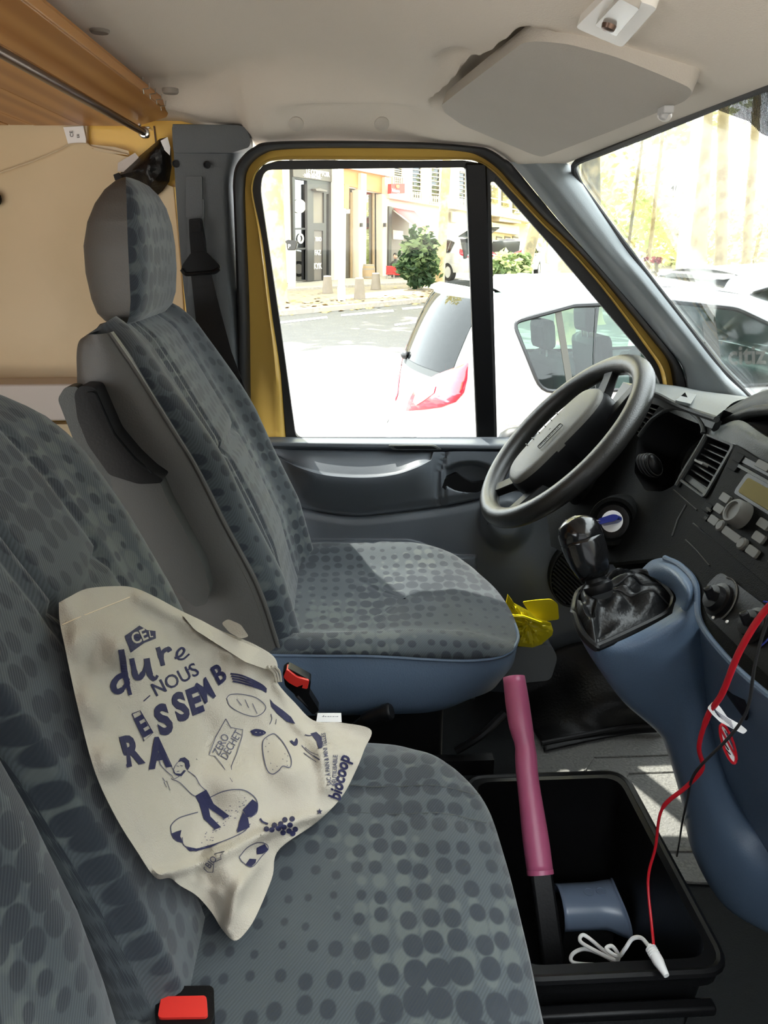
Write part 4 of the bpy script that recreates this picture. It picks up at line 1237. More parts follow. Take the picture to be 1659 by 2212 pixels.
# blue grey lower console
Lc = [at(u, v, Y=y) for u, v, y in [(1243, 1348, .93), (1262, 1395, .905), (1300, 1455, .90), (1350, 1520, .905), (1420, 1582, .92), (1441, 1622, .925), (1475, 1740, .92), (1497, 1842, .90), (1560, 1952, .86), (1659, 2016, .80), (1790, 2080, .72)]]
Mc = [at(u, v, Y=y) for u, v, y in [(1290, 1400, .865), (1320, 1410, .86), (1360, 1420, .855), (1410, 1450, .855), (1450, 1510, .865), (1475, 1580, .875), (1510, 1700, .87), (1545, 1800, .85), (1610, 1890, .81), (1700, 1950, .76), (1800, 2000, .68)]]
Nc = [at(u, v, Y=y) for u, v, y in [(1452, 1325, .875), (1456, 1336, .86), (1464, 1350, .85), (1478, 1390, .85), (1492, 1450, .855), (1508, 1520, .865), (1540, 1640, .865), (1580, 1740, .85), (1640, 1820, .82), (1720, 1880, .76), (1810, 1930, .68)]]
Cc = [at(u, v, Y=y) for u, v, y in [(1506, 1262, .895), (1510, 1300, .88), (1514, 1345, .87), (1520, 1420, .87), (1524, 1470, .88), (1534, 1540, .885), (1562, 1650, .88), (1600, 1740, .86), (1655, 1810, .83), (1730, 1860, .77), (1815, 1900, .69)]]
con = thing('gear_console', 'blue grey console bulging under the gear lever', 'console', tuple(Lc[4]))
rows = patch([[p + V((.05, .12, -.02)) for p in Lc], Lc, Mc, Nc, Cc], 40, 70)
mesh('console_shell', grid(rows), 'blue grey plastic', con, angle=80)
# flank that carries on to the right, under the heater panel
Tp = [(1514, 1345), (1570, 1422), (1659, 1502), (1800, 1600)]
c1 = [at(1500, 1345, Y=.89)] + [od(u, v, -.004) for u, v in Tp[1:]]
c2 = [at(1508, 1470, Y=.90), at(1585, 1540, Y=.80), at(1659, 1610, Y=.72), at(1810, 1720, Y=.60)]
c3 = [at(1542, 1650, Y=.90), at(1620, 1700, Y=.80), at(1690, 1760, Y=.72), at(1830, 1860, Y=.60)]
c4 = [at(1590, 1770, Y=.89), at(1660, 1830, Y=.80), at(1730, 1900, Y=.72), at(1850, 1980, Y=.60)]
c5 = [at(1620, 1960, Y=.86), at(1690, 2010, Y=.79), at(1780, 2060, Y=.70), at(1860, 2150, Y=.6)]
mesh('side_flank', grid(patch([c1, c2, c3, c4, c5], 36, 30)), 'blue grey plastic', con, angle=80)
mesh('flank_slot', slab([rounded([at(u, v, Y=y) for u, v, y in [(1522, 1408, .868), (1606, 1500, .745), (1618, 1548, .735), (1612, 1560, .74), (1530, 1446, .872)]], .008)], (.012, .02, 0)), 'black plastic', con, bevel=.002)
mesh('flank_rim', ctube([od(u, v, .002) for u, v in [(1436, 1205), (1470, 1222), (1503, 1262), (1512, 1342), (1570, 1422), (1659, 1502), (1800, 1600)]], .004, 8, 50), 'blue grey plastic', con)
# neck rising to the dash
nk = patch([[at(1380, 1236, Z=1.272), at(1420, 1252, Z=1.28), at(1456, 1288, Z=1.268), at(1452, 1325, Y=.875)], [od(1405, 1212, .0), od(1448, 1232, .012), od(1484, 1285, .012), at(1480, 1330, Y=.868)], [od(1430, 1204, 0), od(1470, 1222, 0), od(1503, 1262, 0), at(1508, 1300, Y=.885)]], 14, 18)
mesh('console_neck', grid(nk), 'blue grey plastic', con, angle=80)
# gaiter with its frame, lever and knob
gear = thing('gear_lever', 'black gear lever with a leather gaiter on the blue console', 'gear lever', tuple(at(1340, 1320, Z=1.25)))
GF = [(1240, 1322, 1.250), (1246, 1290, 1.255), (1262, 1272, 1.262), (1320, 1252, 1.270), (1382, 1236, 1.276), (1420, 1252, 1.276), (1450, 1280, 1.272), (1456, 1300, 1.266), (1440, 1326, 1.258), (1370, 1362, 1.246), (1300, 1394, 1.236), (1284, 1396, 1.236), (1256, 1366, 1.242)]
gf = [at(u, v, Z=z) for u, v, z in GF]
gf = catmull(gf + [gf[0]], 73)[:-1]
mesh('gaiter_frame', tube(gf, .0055, 8, closed=True), 'black plastic', gear)
sb_ = at(1302, 1296, Z=1.262); kt = at(1243, 1126, Y=.985)
ax = (kt - sb_).normalized()
rows = []
gc = sum(gf, V()) / len(gf)
for k in range(14):
    f = k / 13
    r = []
    for i, p in enumerate(gf):
        a = 2 * math.pi * i / len(gf)
        q0 = sb_ + ax * .012 + (p - gc).normalized() * .017
        q = p.lerp(q0, f)
        q += V((0, 0, .006 * math.sin(f * math.pi) + .008 * math.sin(f * 9 + math.sin(a * 3) * 1.5) * math.sin(f * math.pi) + .006 * math.sin(a * 7 + f * 5) * math.sin(f * math.pi) - .004 * (1 - f)))
        q += V((mnoise.noise(q * 40) * .006, mnoise.noise(q * 43 + V((5, 0, 0))) * .006, mnoise.noise(q * 37) * .006)) * math.sin(f * math.pi)
        r.append(q)
    rows.append(r)
mesh('gaiter', grid(rows, True), 'black leather', gear, angle=60)
for i0 in (6, 30, 40):
    mesh('gaiter_seam', tube([r[i0] + V((0, -.001, .002)) for r in rows], .0013, 5), 'black webbing', gear)
L = (kt - sb_).length
mesh('lever_stem', lathe([(.017, .010), (.020, .016), (.020, .022), (.015, .026), (.014, .034), (.017, .040), (.017, .050), (.013, .056), (.012, .07)], sb_, ax, 20), 'black plastic', gear)
mesh('knob_collar', lathe([(.014, .058), (.024, .066), (.025, .074), (.021, .080)], sb_, ax, 24), 'black plastic', gear)
kb = sb_ + ax * (L - .088)
mesh('gear_knob', lathe([(.017, .006), (.022, .012), (.027, .028), (.0295, .044), (.030, .056), (.030, .060), (.0292, .061), (.030, .063), (.0295, .074), (.0255, .085), (.016, .092), (.007, .095), (.001, .0955)], kb, ax, 30), 'knob black', gear, angle=60)
ex = (V((.85, -.5, 0)) - ax * V((.85, -.5, 0)).dot(ax)).normalized(); ey = ax.cross(ex)
for s, du, dv in (('2', -.012, -.004), ('4', -.001, -.004), ('1', -.012, .006), ('3', -.001, .006)):
    p = kb + ax * .0945 + ex * (du) + ey * dv
    p = p - ax * (((du + .003) ** 2 + (dv + .002) ** 2) * 22) + ax * .0012
    mesh('gear_mark', text3d(s, p, ex, ey, .006, thick=ax * -.002), 'sign white', gear, smooth=False)

# ================================================================== STEERING
SWT = math.radians(42.5)
SD = V((-math.sin(SWT), 0, -math.cos(SWT))); SN = V((-math.cos(SWT), 0, math.sin(SWT))); SY = V((0, 1, 0))
SCn = at(1213, 951, Y=1.37)
SR = .184
def sw(y, d, n=0): return SCn + SY * y + SD * d + SN * n
whl = thing('steering_wheel', 'dark grey steering wheel turned a quarter over in front of the door', 'steering wheel', tuple(SCn))
ringp = [sw(SR * math.sin(2*math.pi*k/72), SR * math.cos(2*math.pi*k/72)) for k in range(72)]
mesh('rim', tube(ringp, .019, 14, closed=True), 'wheel grey', whl, angle=80)
def spoke(a, w0, w1):
    ca, sa = math.cos(a), math.sin(a)
    d = SD * ca + SY * sa; t = SD * -sa + SY * ca
    r = []
    for f, w, h, n in ((.03, w0, .016, -.032), (.10, w0 * .85, .012, -.022), (.155, w1, .010, -.008), (SR - .004, w1 * 1.1, .010, .0)):
        c = SCn + d * f + SN * n
        r.append([c + t * w * x + SN * h * y for x, y in ((-1, -.6), (-.8, .8), (.8, .8), (1, -.6), (.5, -1), (-.5, -1))])
    return loft(r)
for a in (math.pi - .42, math.pi + .42, .42, -.42):
    mesh('spoke', spoke(a, .024, .017), 'black plastic', whl, bevel=.002)
pad_l = [(-.058, .02), (-.056, .07), (-.040, .108), (-.010, .118), (.022, .114), (.045, .095), (.055, .06), (.057, .0), (.055, -.06), (.042, -.098), (.010, -.112), (-.022, -.110), (-.046, -.090), (-.057, -.05)]
pl = [V(p) for p in pad_l]; pl = catmull([V((a, b, 0)) for a, b in pad_l] + [V((*pad_l[0], 0))], 57)[:-1]
def padring(f, n): return [sw(p.x * f, p.y * f, n) for p in pl]
mesh('hub_shell', grid([padring(.8, -.055), padring(1.0, -.035), padring(1.01, .0), padring(.995, .010)], True), 'black plastic', whl, angle=60)
def pad_dome(f): return .022 + .010 * (1 - f * f)
prow = [padring(.995, .010), padring(.985, .018)] + [padring(f, pad_dome(f)) for f in (.93, .8, .6, .4, .2, .02)]
mesh('airbag_pad', grid(prow, True), 'pad grey', whl, angle=60)
o = sw(-.030, .034, .0325)
mesh('airbag_mark', text3d('AIRBAG', o, -SD, SY, .0095, .01), 'dash dark', whl, smooth=False)
bx_ = [sw(y, d, .0315) for y, d in ((-.034, .038), (-.034, -.020), (-.017, -.020), (-.017, .038))]
mesh('mark_frame', tube(rounded(bx_, .004), .0007, 4, closed=True), 'dash dark', whl)
for k in range(6):
    mesh('emblem_relief', box(sw(.036, .050 - .016 * k, .0275), (.009, .007, .002), Matrix.Rotation(SWT, 3, 'Y')), 'pad grey', whl, bevel=.0006)
mesh('lower_band', grid([[sw(p.x * f, p.y * f, n) for p in pl if p.x < -.01 or p.y > .02] for f, n in ((1.015, -.03), (1.02, .004), (.99, .014))]), 'black plastic', whl)
# column cowl, ignition and stalk
colm = thing('steering_column', 'black steering column cowl with ignition and blue key', 'column', tuple(SCn - SN * .15))
def cring(s, hy, hd, dd=0.0, n=32):
    r = []
    for k in range(n):
        a = 2 * math.pi * k / n
        c_, s_ = math.cos(a), math.sin(a)
        y = hy * math.copysign(abs(c_) ** .6, c_); d = hd * math.copysign(abs(s_) ** .6, s_)
        r.append(SCn - SN * s + SY * y + SD * (d + dd))
    return r
mesh('cowl', loft([cring(.03, .035, .040), cring(.055, .052, .055), cring(.09, .070, .066, .005), cring(.15, .082, .074, .012), cring(.24, .090, .080, .02), cring(.33, .09, .085, .03)]), 'dash dark', colm, angle=60)
mesh('cowl_seam', tube(cring(.10, .0725, .0675, .006), .0012, 4, closed=True), 'black plastic', colm)
ig = at(1322, 1126, Y=1.13)
ia = V((-.62, -.66, .42)).normalized()
mesh('ignition_housing', lathe([(.052, -.10), (.050, -.03), (.042, -.006), (.039, .0), (.033, .0), (.030, -.006), (.027, -.006)], ig, ia, 30), 'dash dark', colm)
mesh('lock_ring', lathe([(.027, -.008), (.027, -.002), (.023, .0), (.0185, .0)], ig, ia, 26), 'black plastic', colm)
mesh('lock_face', lathe([(.0185, -.004), (.0175, .001), (.001, .0015)], ig, ia, 24), 'white plastic', colm)
ex = V((0, -1, 0)); ex = (ex - ia * ex.dot(ia)).normalized(); ey = ia.cross(ex)
if ey.z < 0: ey = -ey
kd = (ex * .62 + ey * .78).normalized(); kw = ia.cross(kd)
def kp(a, b, h): return ig + kd * a + kw * b + ia * h
mesh('key', slab([rounded([kp(-.015, -.0045, .002), kp(.009, -.006, .002), kp(.017, -.003, .002), kp(.017, .003, .002), kp(.009, .006, .002), kp(-.015, .0045, .002)], .003)], ia * .018), 'key blue', colm, bevel=.003)
mesh('key_ring', tube([kp(-.016, 0, .022) + (kd * math.cos(a) + ia * math.sin(a)) * .012 - kd * .008 for a in [2*math.pi*k/24 for k in range(24)]], .0011, 6, closed=True), 'steel', colm)
kr = kp(-.030, 0, .022)
mesh('key_tag', ctube([kr, kr + V((0, 0, -.03)), kr + V((.002, 0, -.075))], [.0016] * 9 + [.004] * 7 + [.0045] * 8, 8), 'black plastic', colm)
st0 = at(1352, 1010, Y=1.28); st1 = at(1418, 1004, Y=1.17)
sd_ = (st1 - st0).normalized()
mesh('stalk', tube([st0 - sd_ * .03, st0.lerp(st1, .55)], .009, 10), 'black plastic', colm)
sc_ = st0.lerp(st1, .75)
up_ = V((-.45, 0, .89)); up_ = (up_ - sd_ * up_.dot(sd_)).normalized(); fw_ = sd_.cross(up_)
rot = Matrix((sd_, fw_, up_)).transposed()
def paddle(prof):
    vs, fs_ = lathe(prof, sc_, sd_, 24)
    return [sc_ + sd_ * (p - sc_).dot(sd_) + up_ * (p - sc_).dot(up_) * 1.15 + fw_ * (p - sc_).dot(fw_) * .7 for p in vs], fs_
mesh('stalk_head', paddle([(.008, -.030), (.015, -.024), (.0175, -.012), (.0175, .016), (.015, .024), (.008, .028), (.002, .029)]), 'black plastic', colm, angle=50)
for k in range(3):
    a = -.010 + .011 * k
    mesh('stalk_ridge', paddle([(.0165, a - .003), (.0190, a - .002), (.0190, a + .002), (.0165, a + .003)]), 'black rubber', colm)
mesh('stalk_ring', paddle([(.0165, .019), (.0180, .021), (.0165, .024)]), 'dash slate', colm)
st2 = at(1292, 890, Y=1.46)
# ================================================================== FLOOR, CRATE, CABLES
fm = thing('floor_mat', 'pale grey rubber floor mat lit by the sun in the footwell', 'mat', (.55, 1.3, FLOOR_Z))
mq = [(.41, 1.12), (.86, 1.06), (.90, 1.62), (.41, 1.62)]
mesh('mat_sheet', slab([rounded([V((x, y, .606)) for x, y in mq], .05)], (0, 0, -.006)), 'floor mat', fm, bevel=.002)
for k, pts in enumerate(([(.50, 1.20), (.50, 1.38), (.56, 1.46), (.80, 1.46)], [(.56, 1.20), (.57, 1.34), (.62, 1.40), (.80, 1.40)], [(.46, 1.18), (.82, 1.15)])):
    mesh('mat_rib', tube(rounded([V((x, y, .607)) for x, y in pts], 0), .003, 6), 'floor mat', fm)
# black moulded cover over the gearbox, in front of the driver seat
def ptx(l): return [at(u, v, Y=y) for u, v, y in l]
tun = thing('gearbox_cover', 'black moulded rubber cover on the floor under the gear console', 'cover', (.55, 1.3, FLOOR_Z))
def fz(l): return [at(u, v, Z=z) for u, v, z in l]
rows = patch([ptx([(1090, 1440, 1.70), (1160, 1420, 1.70), (1240, 1390, 1.70), (1340, 1380, 1.70)]),
              ptx([(1110, 1500, 1.68), (1200, 1480, 1.66), (1280, 1450, 1.64), (1380, 1450, 1.62)]),
              ptx([(1140, 1560, 1.60), (1230, 1545, 1.58), (1320, 1520, 1.56), (1420, 1520, 1.55)]),
              fz([(1170, 1606, .615), (1260, 1588, .618), (1350, 1572, .622), (1440, 1566, .625)]),
              fz([(1176, 1624, .610), (1264, 1604, .610), (1352, 1588, .610), (1444, 1580, .610)])], 24, 30)
mesh('cover_shell', grid(rows), 'black leather', tun, solid=.004, angle=70)
mesh('cover_hem', ctube(fz([(1170, 1606, .62), (1260, 1588, .622), (1350, 1572, .626), (1440, 1566, .63)]), .006, 8), 'black rubber', tun)
# lower front of the door pocket with a yellow plastic bag stuffed behind it
pk0 = at(1150, 1398, Y=1.60)
struct('trim_8', slab([rounded([at(u, v, Y=1.60) for u, v in [(1085, 1400), (1190, 1392), (1205, 1420), (1190, 1470), (1085, 1480)]], .015)], (0, .12, 0)), 'door plastic', bevel=.01, label='lower pocket edge of the driver door')
yb = thing('plastic_bag', 'crumpled yellow plastic bag stuffed in the door pocket', 'plastic bag', tuple(pk0))
def crumple(outline, Y0, dep, seed, amp):
    c = V((sum(p[0] for p in outline) / len(outline), sum(p[1] for p in outline) / len(outline)))
    m = len(outline) * 5; rows = []
    def ring_(f, side):
        r = []
        for i in range(m):
            a, b = outline[i // 5], outline[(i // 5 + 1) % len(outline)]; t = (i % 5) / 5
            u, v = lerp(c.x, lerp(a[0], b[0], t), f), lerp(c.y, lerp(a[1], b[1], t), f)
            h = dep * (1 - f ** 3)
            nz = abs(mnoise.noise(V((u * .045, v * .045, seed)))) + .6 * abs(mnoise.noise(V((u * .1, v * .1, seed + 3))))
            r.append(at(u, v, Y=Y0 - side * (h + amp * nz * (1 - f ** 5))))
        return r
    rows = [ring_(f, 1) for f in (.02, .15, .3, .45, .6, .72, .83, .92, .98, 1)] + [ring_(f, -1) for f in (.9, .5, .02)]
    return grid(rows, True)
mesh('bag_body', crumple([(1092, 1300), (1099, 1286), (1110, 1302), (1140, 1318), (1165, 1335), (1190, 1345), (1195, 1362), (1193, 1372), (1170, 1392), (1150, 1399), (1120, 1396), (1108, 1380), (1098, 1340)], 1.60, .02, 2, .03), 'yellow film', yb, angle=25)
mesh('bag_handle', slab([rounded(ptx([(1128, 1300, 1.585), (1160, 1296, 1.58), (1190, 1294, 1.575), (1205, 1304, 1.57), (1208, 1338, 1.565), (1180, 1342, 1.572), (1160, 1336, 1.575), (1140, 1318, 1.58)]), .006)], (0, .002, 0)), 'yellow film', yb, angle=30)
mesh('bag_handle', slab([ptx([(1092, 1310, 1.585), (1097, 1284, 1.582), (1108, 1300, 1.58), (1125, 1322, 1.575), (1110, 1345, 1.575)])], (0, .003, 0)), 'yellow film', yb, angle=30)
mesh('bag_fold', tube(ptx([(1105, 1330, 1.566), (1130, 1332, 1.56), (1165, 1345, 1.558), (1188, 1348, 1.57)]), .004, 6), 'yellow film', yb)

# ---- handbrake with a rose rubber sleeve
hb0 = at(1110, 1462, Y=1.045); hb1 = at(1167, 1886, Y=.862)
hbk = thing('sleeved_bar', 'black steel bar with a rose pink rubber sleeve standing in the crate', 'bar', tuple(hb1))
d_ = (hb1 - hb0).normalized(); Lh = (hb1 - hb0).length
pts = [hb0 + d_ * (Lh * i / 26) for i in range(27)]
side = V((1, 0, 0))
rad_ = []
for i in range(27):
    t = i / 26
    rad_.append(.0172 + .0012 * math.sin(t * 9) - .0022 * math.exp(-((t - .36) / .05) ** 2) + .001 * t)
pts = [p + side * (.003 * math.exp(-((i / 26 - .38) / .09) ** 2)) for i, p in enumerate(pts)]
mesh('sleeve', tube(pts, rad_, 20, caps=False), 'rose rubber', hbk, solid=.003, angle=60)
mesh('sleeve_end', lathe([(.0165, 0), (.012, -.001), (.010, .008), (.002, .009)], hb0, d_, 18), 'rose rubber', hbk)
hb2 = hb1 + d_ * .10
mesh('sleeve_hem', tube([hb1 + d_ * -.004, hb1 + d_ * .002], .0192, 20), 'rose rubber', hbk)
mesh('bar', loft([[p + V(o) for o in ((-.016, -.012, .004), (.016, -.012, .004), (.016, .012, -.004), (-.016, .012, -.004))] for p in (hb1 - d_ * .05, hb2, hb2 + V((.012, -.045, -.165)))]), 'black plastic', hbk, bevel=.004)

# ---- black crate on the floor
CX0, CX1, CY0, CY1, CZ = .20, .448, .695, 1.045, .885
crate = thing('storage_crate', 'open black plastic crate on the floor before the bench', 'crate', (.33, .87, FLOOR_Z))
def rrect(x0, y0, x1, y1, z, r=.03): return rounded([V((x0, y0, z)), V((x1, y0, z)), V((x1, y1, z)), V((x0, y1, z))], r, 5)
t_ = .004
cr = [rrect(CX0 + .02, CY0 + .02, CX1 - .02, CY1 - .02, FLOOR_Z + .002), rrect(CX0, CY0, CX1, CY1, CZ - .03), rrect(CX0 - .008, CY0 - .012, CX1 + .008, CY1 + .008, CZ - .028), rrect(CX0 - .009, CY0 - .013, CX1 + .009, CY1 + .009, CZ), rrect(CX0 + t_, CY0 + t_, CX1 - t_, CY1 - t_, CZ), rrect(CX0 + .023, CY0 + .023, CX1 - .023, CY1 - .023, FLOOR_Z + .008)]
mesh('crate_shell', loft(cr), 'black plastic', crate, angle=30)
mesh('rim_rail', tube(rrect(CX0 - .010, CY0 - .014, CX1 + .010, CY1 + .010, CZ - .004, .034), .0065, 8, closed=True), 'black plastic', crate)
for k in range(3):
    mesh('side_rib', box((CX1 + .004, lerp(.78, .97, k / 2), .75), (.012, .008, .22)), 'black plastic', crate, bevel=.002)
mesh('grip_ledge', box((.325, CY0 - .022, CZ - .050), (.235, .018, .014)), 'black plastic', crate, bevel=.004)
mesh('grip_recess', box((.335, CY0 - .006, CZ - .085), (.16, .012, .035)), 'carpet black', crate, bevel=.003)
mesh('grip_ledge', box((.335, CY0 - .016, CZ - .112), (.17, .014, .012)), 'black plastic', crate, bevel=.003)
# grey blue half shell in the crate
gsh = thing('grey_shell', 'glossy grey blue half round plastic piece inside the black crate', 'plastic piece', tuple(at(1270, 1960, Z=.72)))
ga, gb = at(1205, 1968, Z=.715), at(1325, 1962, Z=.715)
gdx = (gb - ga).normalized(); gy = V((-gdx.y, gdx.x, 0))
rows = []
for i in range(15):
    t = i / 14; r = []
    for k in range(17):
        a = math.pi * k / 16
        fl = 1 + .25 * sstep(.6, 1, t)
        L_ = lerp(0, (gb - ga).length + .012 * abs(math.cos(a)) ** 2, t)
        r.append(ga + gdx * L_ + gy * (math.cos(a) * .040 * fl) + V((0, 0, math.sin(a) * .040 - .010 * sstep(.6, 1, t) * (1 - math.sin(a)))))
    rows.append(r)
mesh('shell', grid(rows), 'grey blue shell', gsh, solid=.003, angle=60)
for t in (.50, .72):
    p = ga + gdx * ((gb - ga).length * t) + V((0, 0, .0405)) - gy * .004
    mesh('rivet', lathe([(.008, 0), (.008, .0015), (.0062, .0018), (.006, .0006)], p, (0, 0, 1), 18), 'grey blue shell', gsh)
mesh('shell_rim', ctube([r for r in rows[-1]], .002, 6, 24), 'grey blue shell', gsh)
mesh('shell_foot', box((ga + gb) / 2 + V((0, 0, -.055)), (.08, .05, .104)), 'carpet black', gsh)
# white cable with plug hanging over the rim
wc = thing('white_cable', 'coiled white cable with a moulded plug hanging over the crate rim', 'cable', tuple(at(1320, 2050, Z=.80)))
def pz(l): return [at(u, v, Z=z) for u, v, z in l]
mesh('cable', ctube(pz([(1300, 2085, .80), (1240, 2080, .80), (1236, 2062, .805), (1262, 2050, .81), (1300, 2062, .81), (1330, 2078, .81), (1300, 2050, .815), (1262, 2020, .82), (1254, 2034, .82), (1290, 2056, .825), (1330, 2075, .83), (1335, 2062, .84), (1322, 2044, .845), (1310, 2050, .845), (1335, 2066, .85), (1350, 2050, .87), (1366, 2028, .885), (1385, 2026, .893), (1400, 2042, .90)]), .0026, 8, 140), 'white plastic', wc)
w0, w1 = at(1402, 2042, Z=.902), at(1440, 2108, Z=.898)
wd = (w1 - w0)
mesh('plug', tube([w0 + wd * t for t in (0, .1, .2, .3, .4, .55, .8, 1)], [.0035, .0045, .006, .0065, .007, .007, .005, .0035], 10), 'white plastic', wc)
for k in range(4):
    mesh('plug_ridge', tube([w0 + wd * (.10 + .07 * k), w0 + wd * (.125 + .07 * k)], .0072, 10), 'white plastic', wc)
# red cable with labels
rc = thing('red_cable', 'red electric cable with a white tag running down into the crate', 'cable', tuple(at(1512, 1610, Y=.70)))
mesh('cable', ctube(ptx([(1740, 1250, .56), (1659, 1312, .60), (1600, 1402, .63), (1560, 1498, .66), (1530, 1545, .68), (1510, 1612, .70), (1517, 1660, .715), (1482, 1700, .735), (1430, 1748, .755), (1416, 1830, .765), (1400, 1900, .76), (1408, 2000, .725), (1412, 2042, .702)]), [.0032] * 36 + [.0026] * 30 + [.0018] * 34, 10, 100), 'red cable', rc)
tg = ptx([(1528, 1530, .672), (1541, 1516, .672), (1556, 1527, .670), (1572, 1550, .668), (1600, 1566, .664), (1615, 1578, .662), (1606, 1586, .662), (1584, 1575, .665), (1556, 1560, .668), (1540, 1545, .671)])
mesh('cable_tag', slab([rounded(tg, .002)], (0, .0008, 0)), 'paper white', rc, smooth=False)
for k in range(5):
    a, b = 1533 + k * 5.2, 1521 + k * 5.5
    l = ptx([(1538 + k * 3 - 2, 1524 + k * 4.6, .6700), (1553 + k * 2.5, 1540 + k * 4.6, .6685), (1580 + k * 1, 1558 + k * 3.6, .6645)])
    mesh('tag_line', ctube(l, .00028, 4, 10), 'print grey', rc)
# the oval warning flag hangs behind
of = []
for k in range(24):
    a = 2 * math.pi * k / 24
    x, y = math.cos(a) * 11, math.sin(a) * 44
    ca, sa = math.cos(-.32), math.sin(-.32)
    of.append(at(1572 + x * ca - y * sa, 1606 + x * sa + y * ca, Y=.690))
mesh('oval_flag', slab([of], (0, .001, 0)), 'paper white', rc, smooth=False)
mesh('flag_border', tube([p + V((0, -.0008, 0)) for p in of], .0016, 6, closed=True), 'red cable', rc)
mesh('flag_bar', tube(ptx([(1556, 1572, .6885), (1592, 1640, .6885)]), .0012, 5), 'red cable', rc)
for k in range(3):
    mesh('flag_line', tube(ptx([(1566 + 5 * k, 1578 + 6 * k, .6885), (1590 - 1 * k, 1622 - 8 * k + 6, .6885)]), .0005, 4), 'print grey', rc)
for k in range(2):
    mesh('flag_line', tube(ptx([(1560 + 3 * k, 1598 + 16 * k, .6885), (1574 + 4 * k, 1620 + 10 * k, .6885)]), .0006, 4), 'ink black', rc)
bc = thing('black_cable', 'thin black cable crossing the blue grey console in front of the red one', 'cable', tuple(at(1570, 1590, Y=.65)))
mesh('cable', ctube(ptx([(1700, 1280, .55), (1659, 1340, .58), (1632, 1430, .60), (1618, 1520, .62), (1600, 1560, .63), (1568, 1600, .645), (1500, 1672, .70), (1484, 1730, .80), (1474, 1775, .95), (1468, 1815, 1.10), (1462, 1850, 1.115)]), .0016, 8, 80), 'black rubber', bc)
# ================================================================== TOTE BAG
OUT = [(127, 1302), (150, 1289), (190, 1271), (258, 1266), (294, 1271), (335, 1289), (389, 1318), (435, 1340), (475, 1361), (525, 1381), (552, 1393), (588, 1415), (600, 1438), (598, 1472), (638, 1519), (679, 1557), (737, 1561), (801, 1576), (787, 1619), (769, 1664), (737, 1723), (683, 1777), (602, 1836), (588, 1895), (557, 1971), (534, 2010), (507, 2032), (480, 2008), (457, 1971), (425, 1935), (389, 1913), (367, 1897), (335, 1895), (294, 1836), (249, 1763), (204, 1664), (168, 1528), (141, 1402), (129, 1343)]
def onback(u, v, off=.02):
    t = 1.3
    k = ray(u, v)
    lo, hi = .4, 1.6
    for _ in range(40):
        t = (lo + hi) / 2; p = CAM + k * t
        if p.x - (interp(p.z, *PX2) + off) > 0: lo = t
        else: hi = t
    return t
def tz(u, v, z): k = ray(u, v); return (z - CAM.z) / k.z
def ty(u, v, y): k = ray(u, v); return (y - CAM.y) / k.y
CT = []
for u, v in ((127, 1302), (190, 1271), (258, 1266), (300, 1275), (168, 1528), (141, 1402), (230, 1400), (204, 1664)): CT.append((u, v, onback(u, v)))
for u, v, y in ((389, 1318, .93), (475, 1361, .955), (600, 1438, .965), (638, 1519, .97), (500, 1450, .935), (400, 1400, .90), (330, 1500, .845), (450, 1550, .86), (560, 1560, .90)): CT.append((u, v, ty(u, v, y)))
for u, v, z in ((679, 1557, 1.075), (737, 1561, 1.06), (801, 1576, 1.050), (769, 1664, 1.048), (737, 1723, 1.048), (683, 1777, 1.048), (602, 1836, 1.050), (588, 1895, 1.048), (534, 2010, 1.048), (507, 2032, 1.048), (457, 1971, 1.050), (425, 1935, 1.054), (367, 1897, 1.062), (335, 1895, 1.070), (294, 1836, 1.085), (249, 1763, 1.11), (500, 1930, 1.066), (620, 1680, 1.08), (480, 1720, 1.10), (380, 1780, 1.10), (700, 1640, 1.07)): CT.append((u, v, tz(u, v, z)))
def base_t(u, v):
    s = w = 0
    for a, b, t in CT:
        d2 = (u - a) ** 2 + (v - b) ** 2 + 900
        k = d2 ** -1.7
        s += k * t; w += k
    return s / w
FOLD = [([(300, 1290), (380, 1330), (440, 1372), (495, 1412), (560, 1432), (600, 1440)], .016, 16), ([(335, 1893), (430, 1868), (520, 1826), (600, 1786), (690, 1760)], .018, 13), ([(290, 1352), (300, 1310), (280, 1350), (250, 1420)], .006, 14), ([(495, 1412), (490, 1450), (470, 1490)], .006, 12), ([(598, 1480), (640, 1560), (690, 1620), (705, 1700)], .014, 12), ([(530, 1460), (580, 1520), (650, 1580)], .007, 12), ([(185, 1370), (250, 1350), (330, 1370)], .004, 18), ([(230, 1560), (280, 1700), (350, 1860)], .006, 22), ([(490, 2010), (510, 1930), (560, 1860)], .012, 14), ([(420, 1900), (470, 1930)], .006, 12), ([(700, 1570), (745, 1640), (735, 1700)], .006, 12)]
def seg_d(u, v, pl):
    b = 1e9
    for (x0, y0), (x1, y1) in zip(pl, pl[1:]):
        t = max(0, min(1, ((u-x0)*(x1-x0) + (v-y0)*(y1-y0)) / ((x1-x0)**2 + (y1-y0)**2 + 1e-6)))
        b = min(b, math.hypot(u - x0 - t*(x1-x0), v - y0 - t*(y1-y0)))
    return b
BX0, BY0, BS, BNX, BNY = 104, 1246, 8, 90, 102
_T = []
for j in range(BNY):
    r = []
    for i in range(BNX):
        u, v = BX0 + i * BS, BY0 + j * BS
        d = max(0, -poly_d(u, v, OUT))
        t = base_t(u, v) - .036 * (1 - math.exp(-(d / 60) ** 1.5))
        k_ = ray(u, v)
        for _ in range(60):                      # keep the cloth in front of the seat back and above the cushion
            p = CAM + k_ * t
            if (.50 < p.y < .99 and p.x < bx(p.z, p.y, PX2, .535, .955, 1, 0) + .012) or p.z < 1.044: t -= .004
            else: break
        r.append(t)
    _T.append(r)
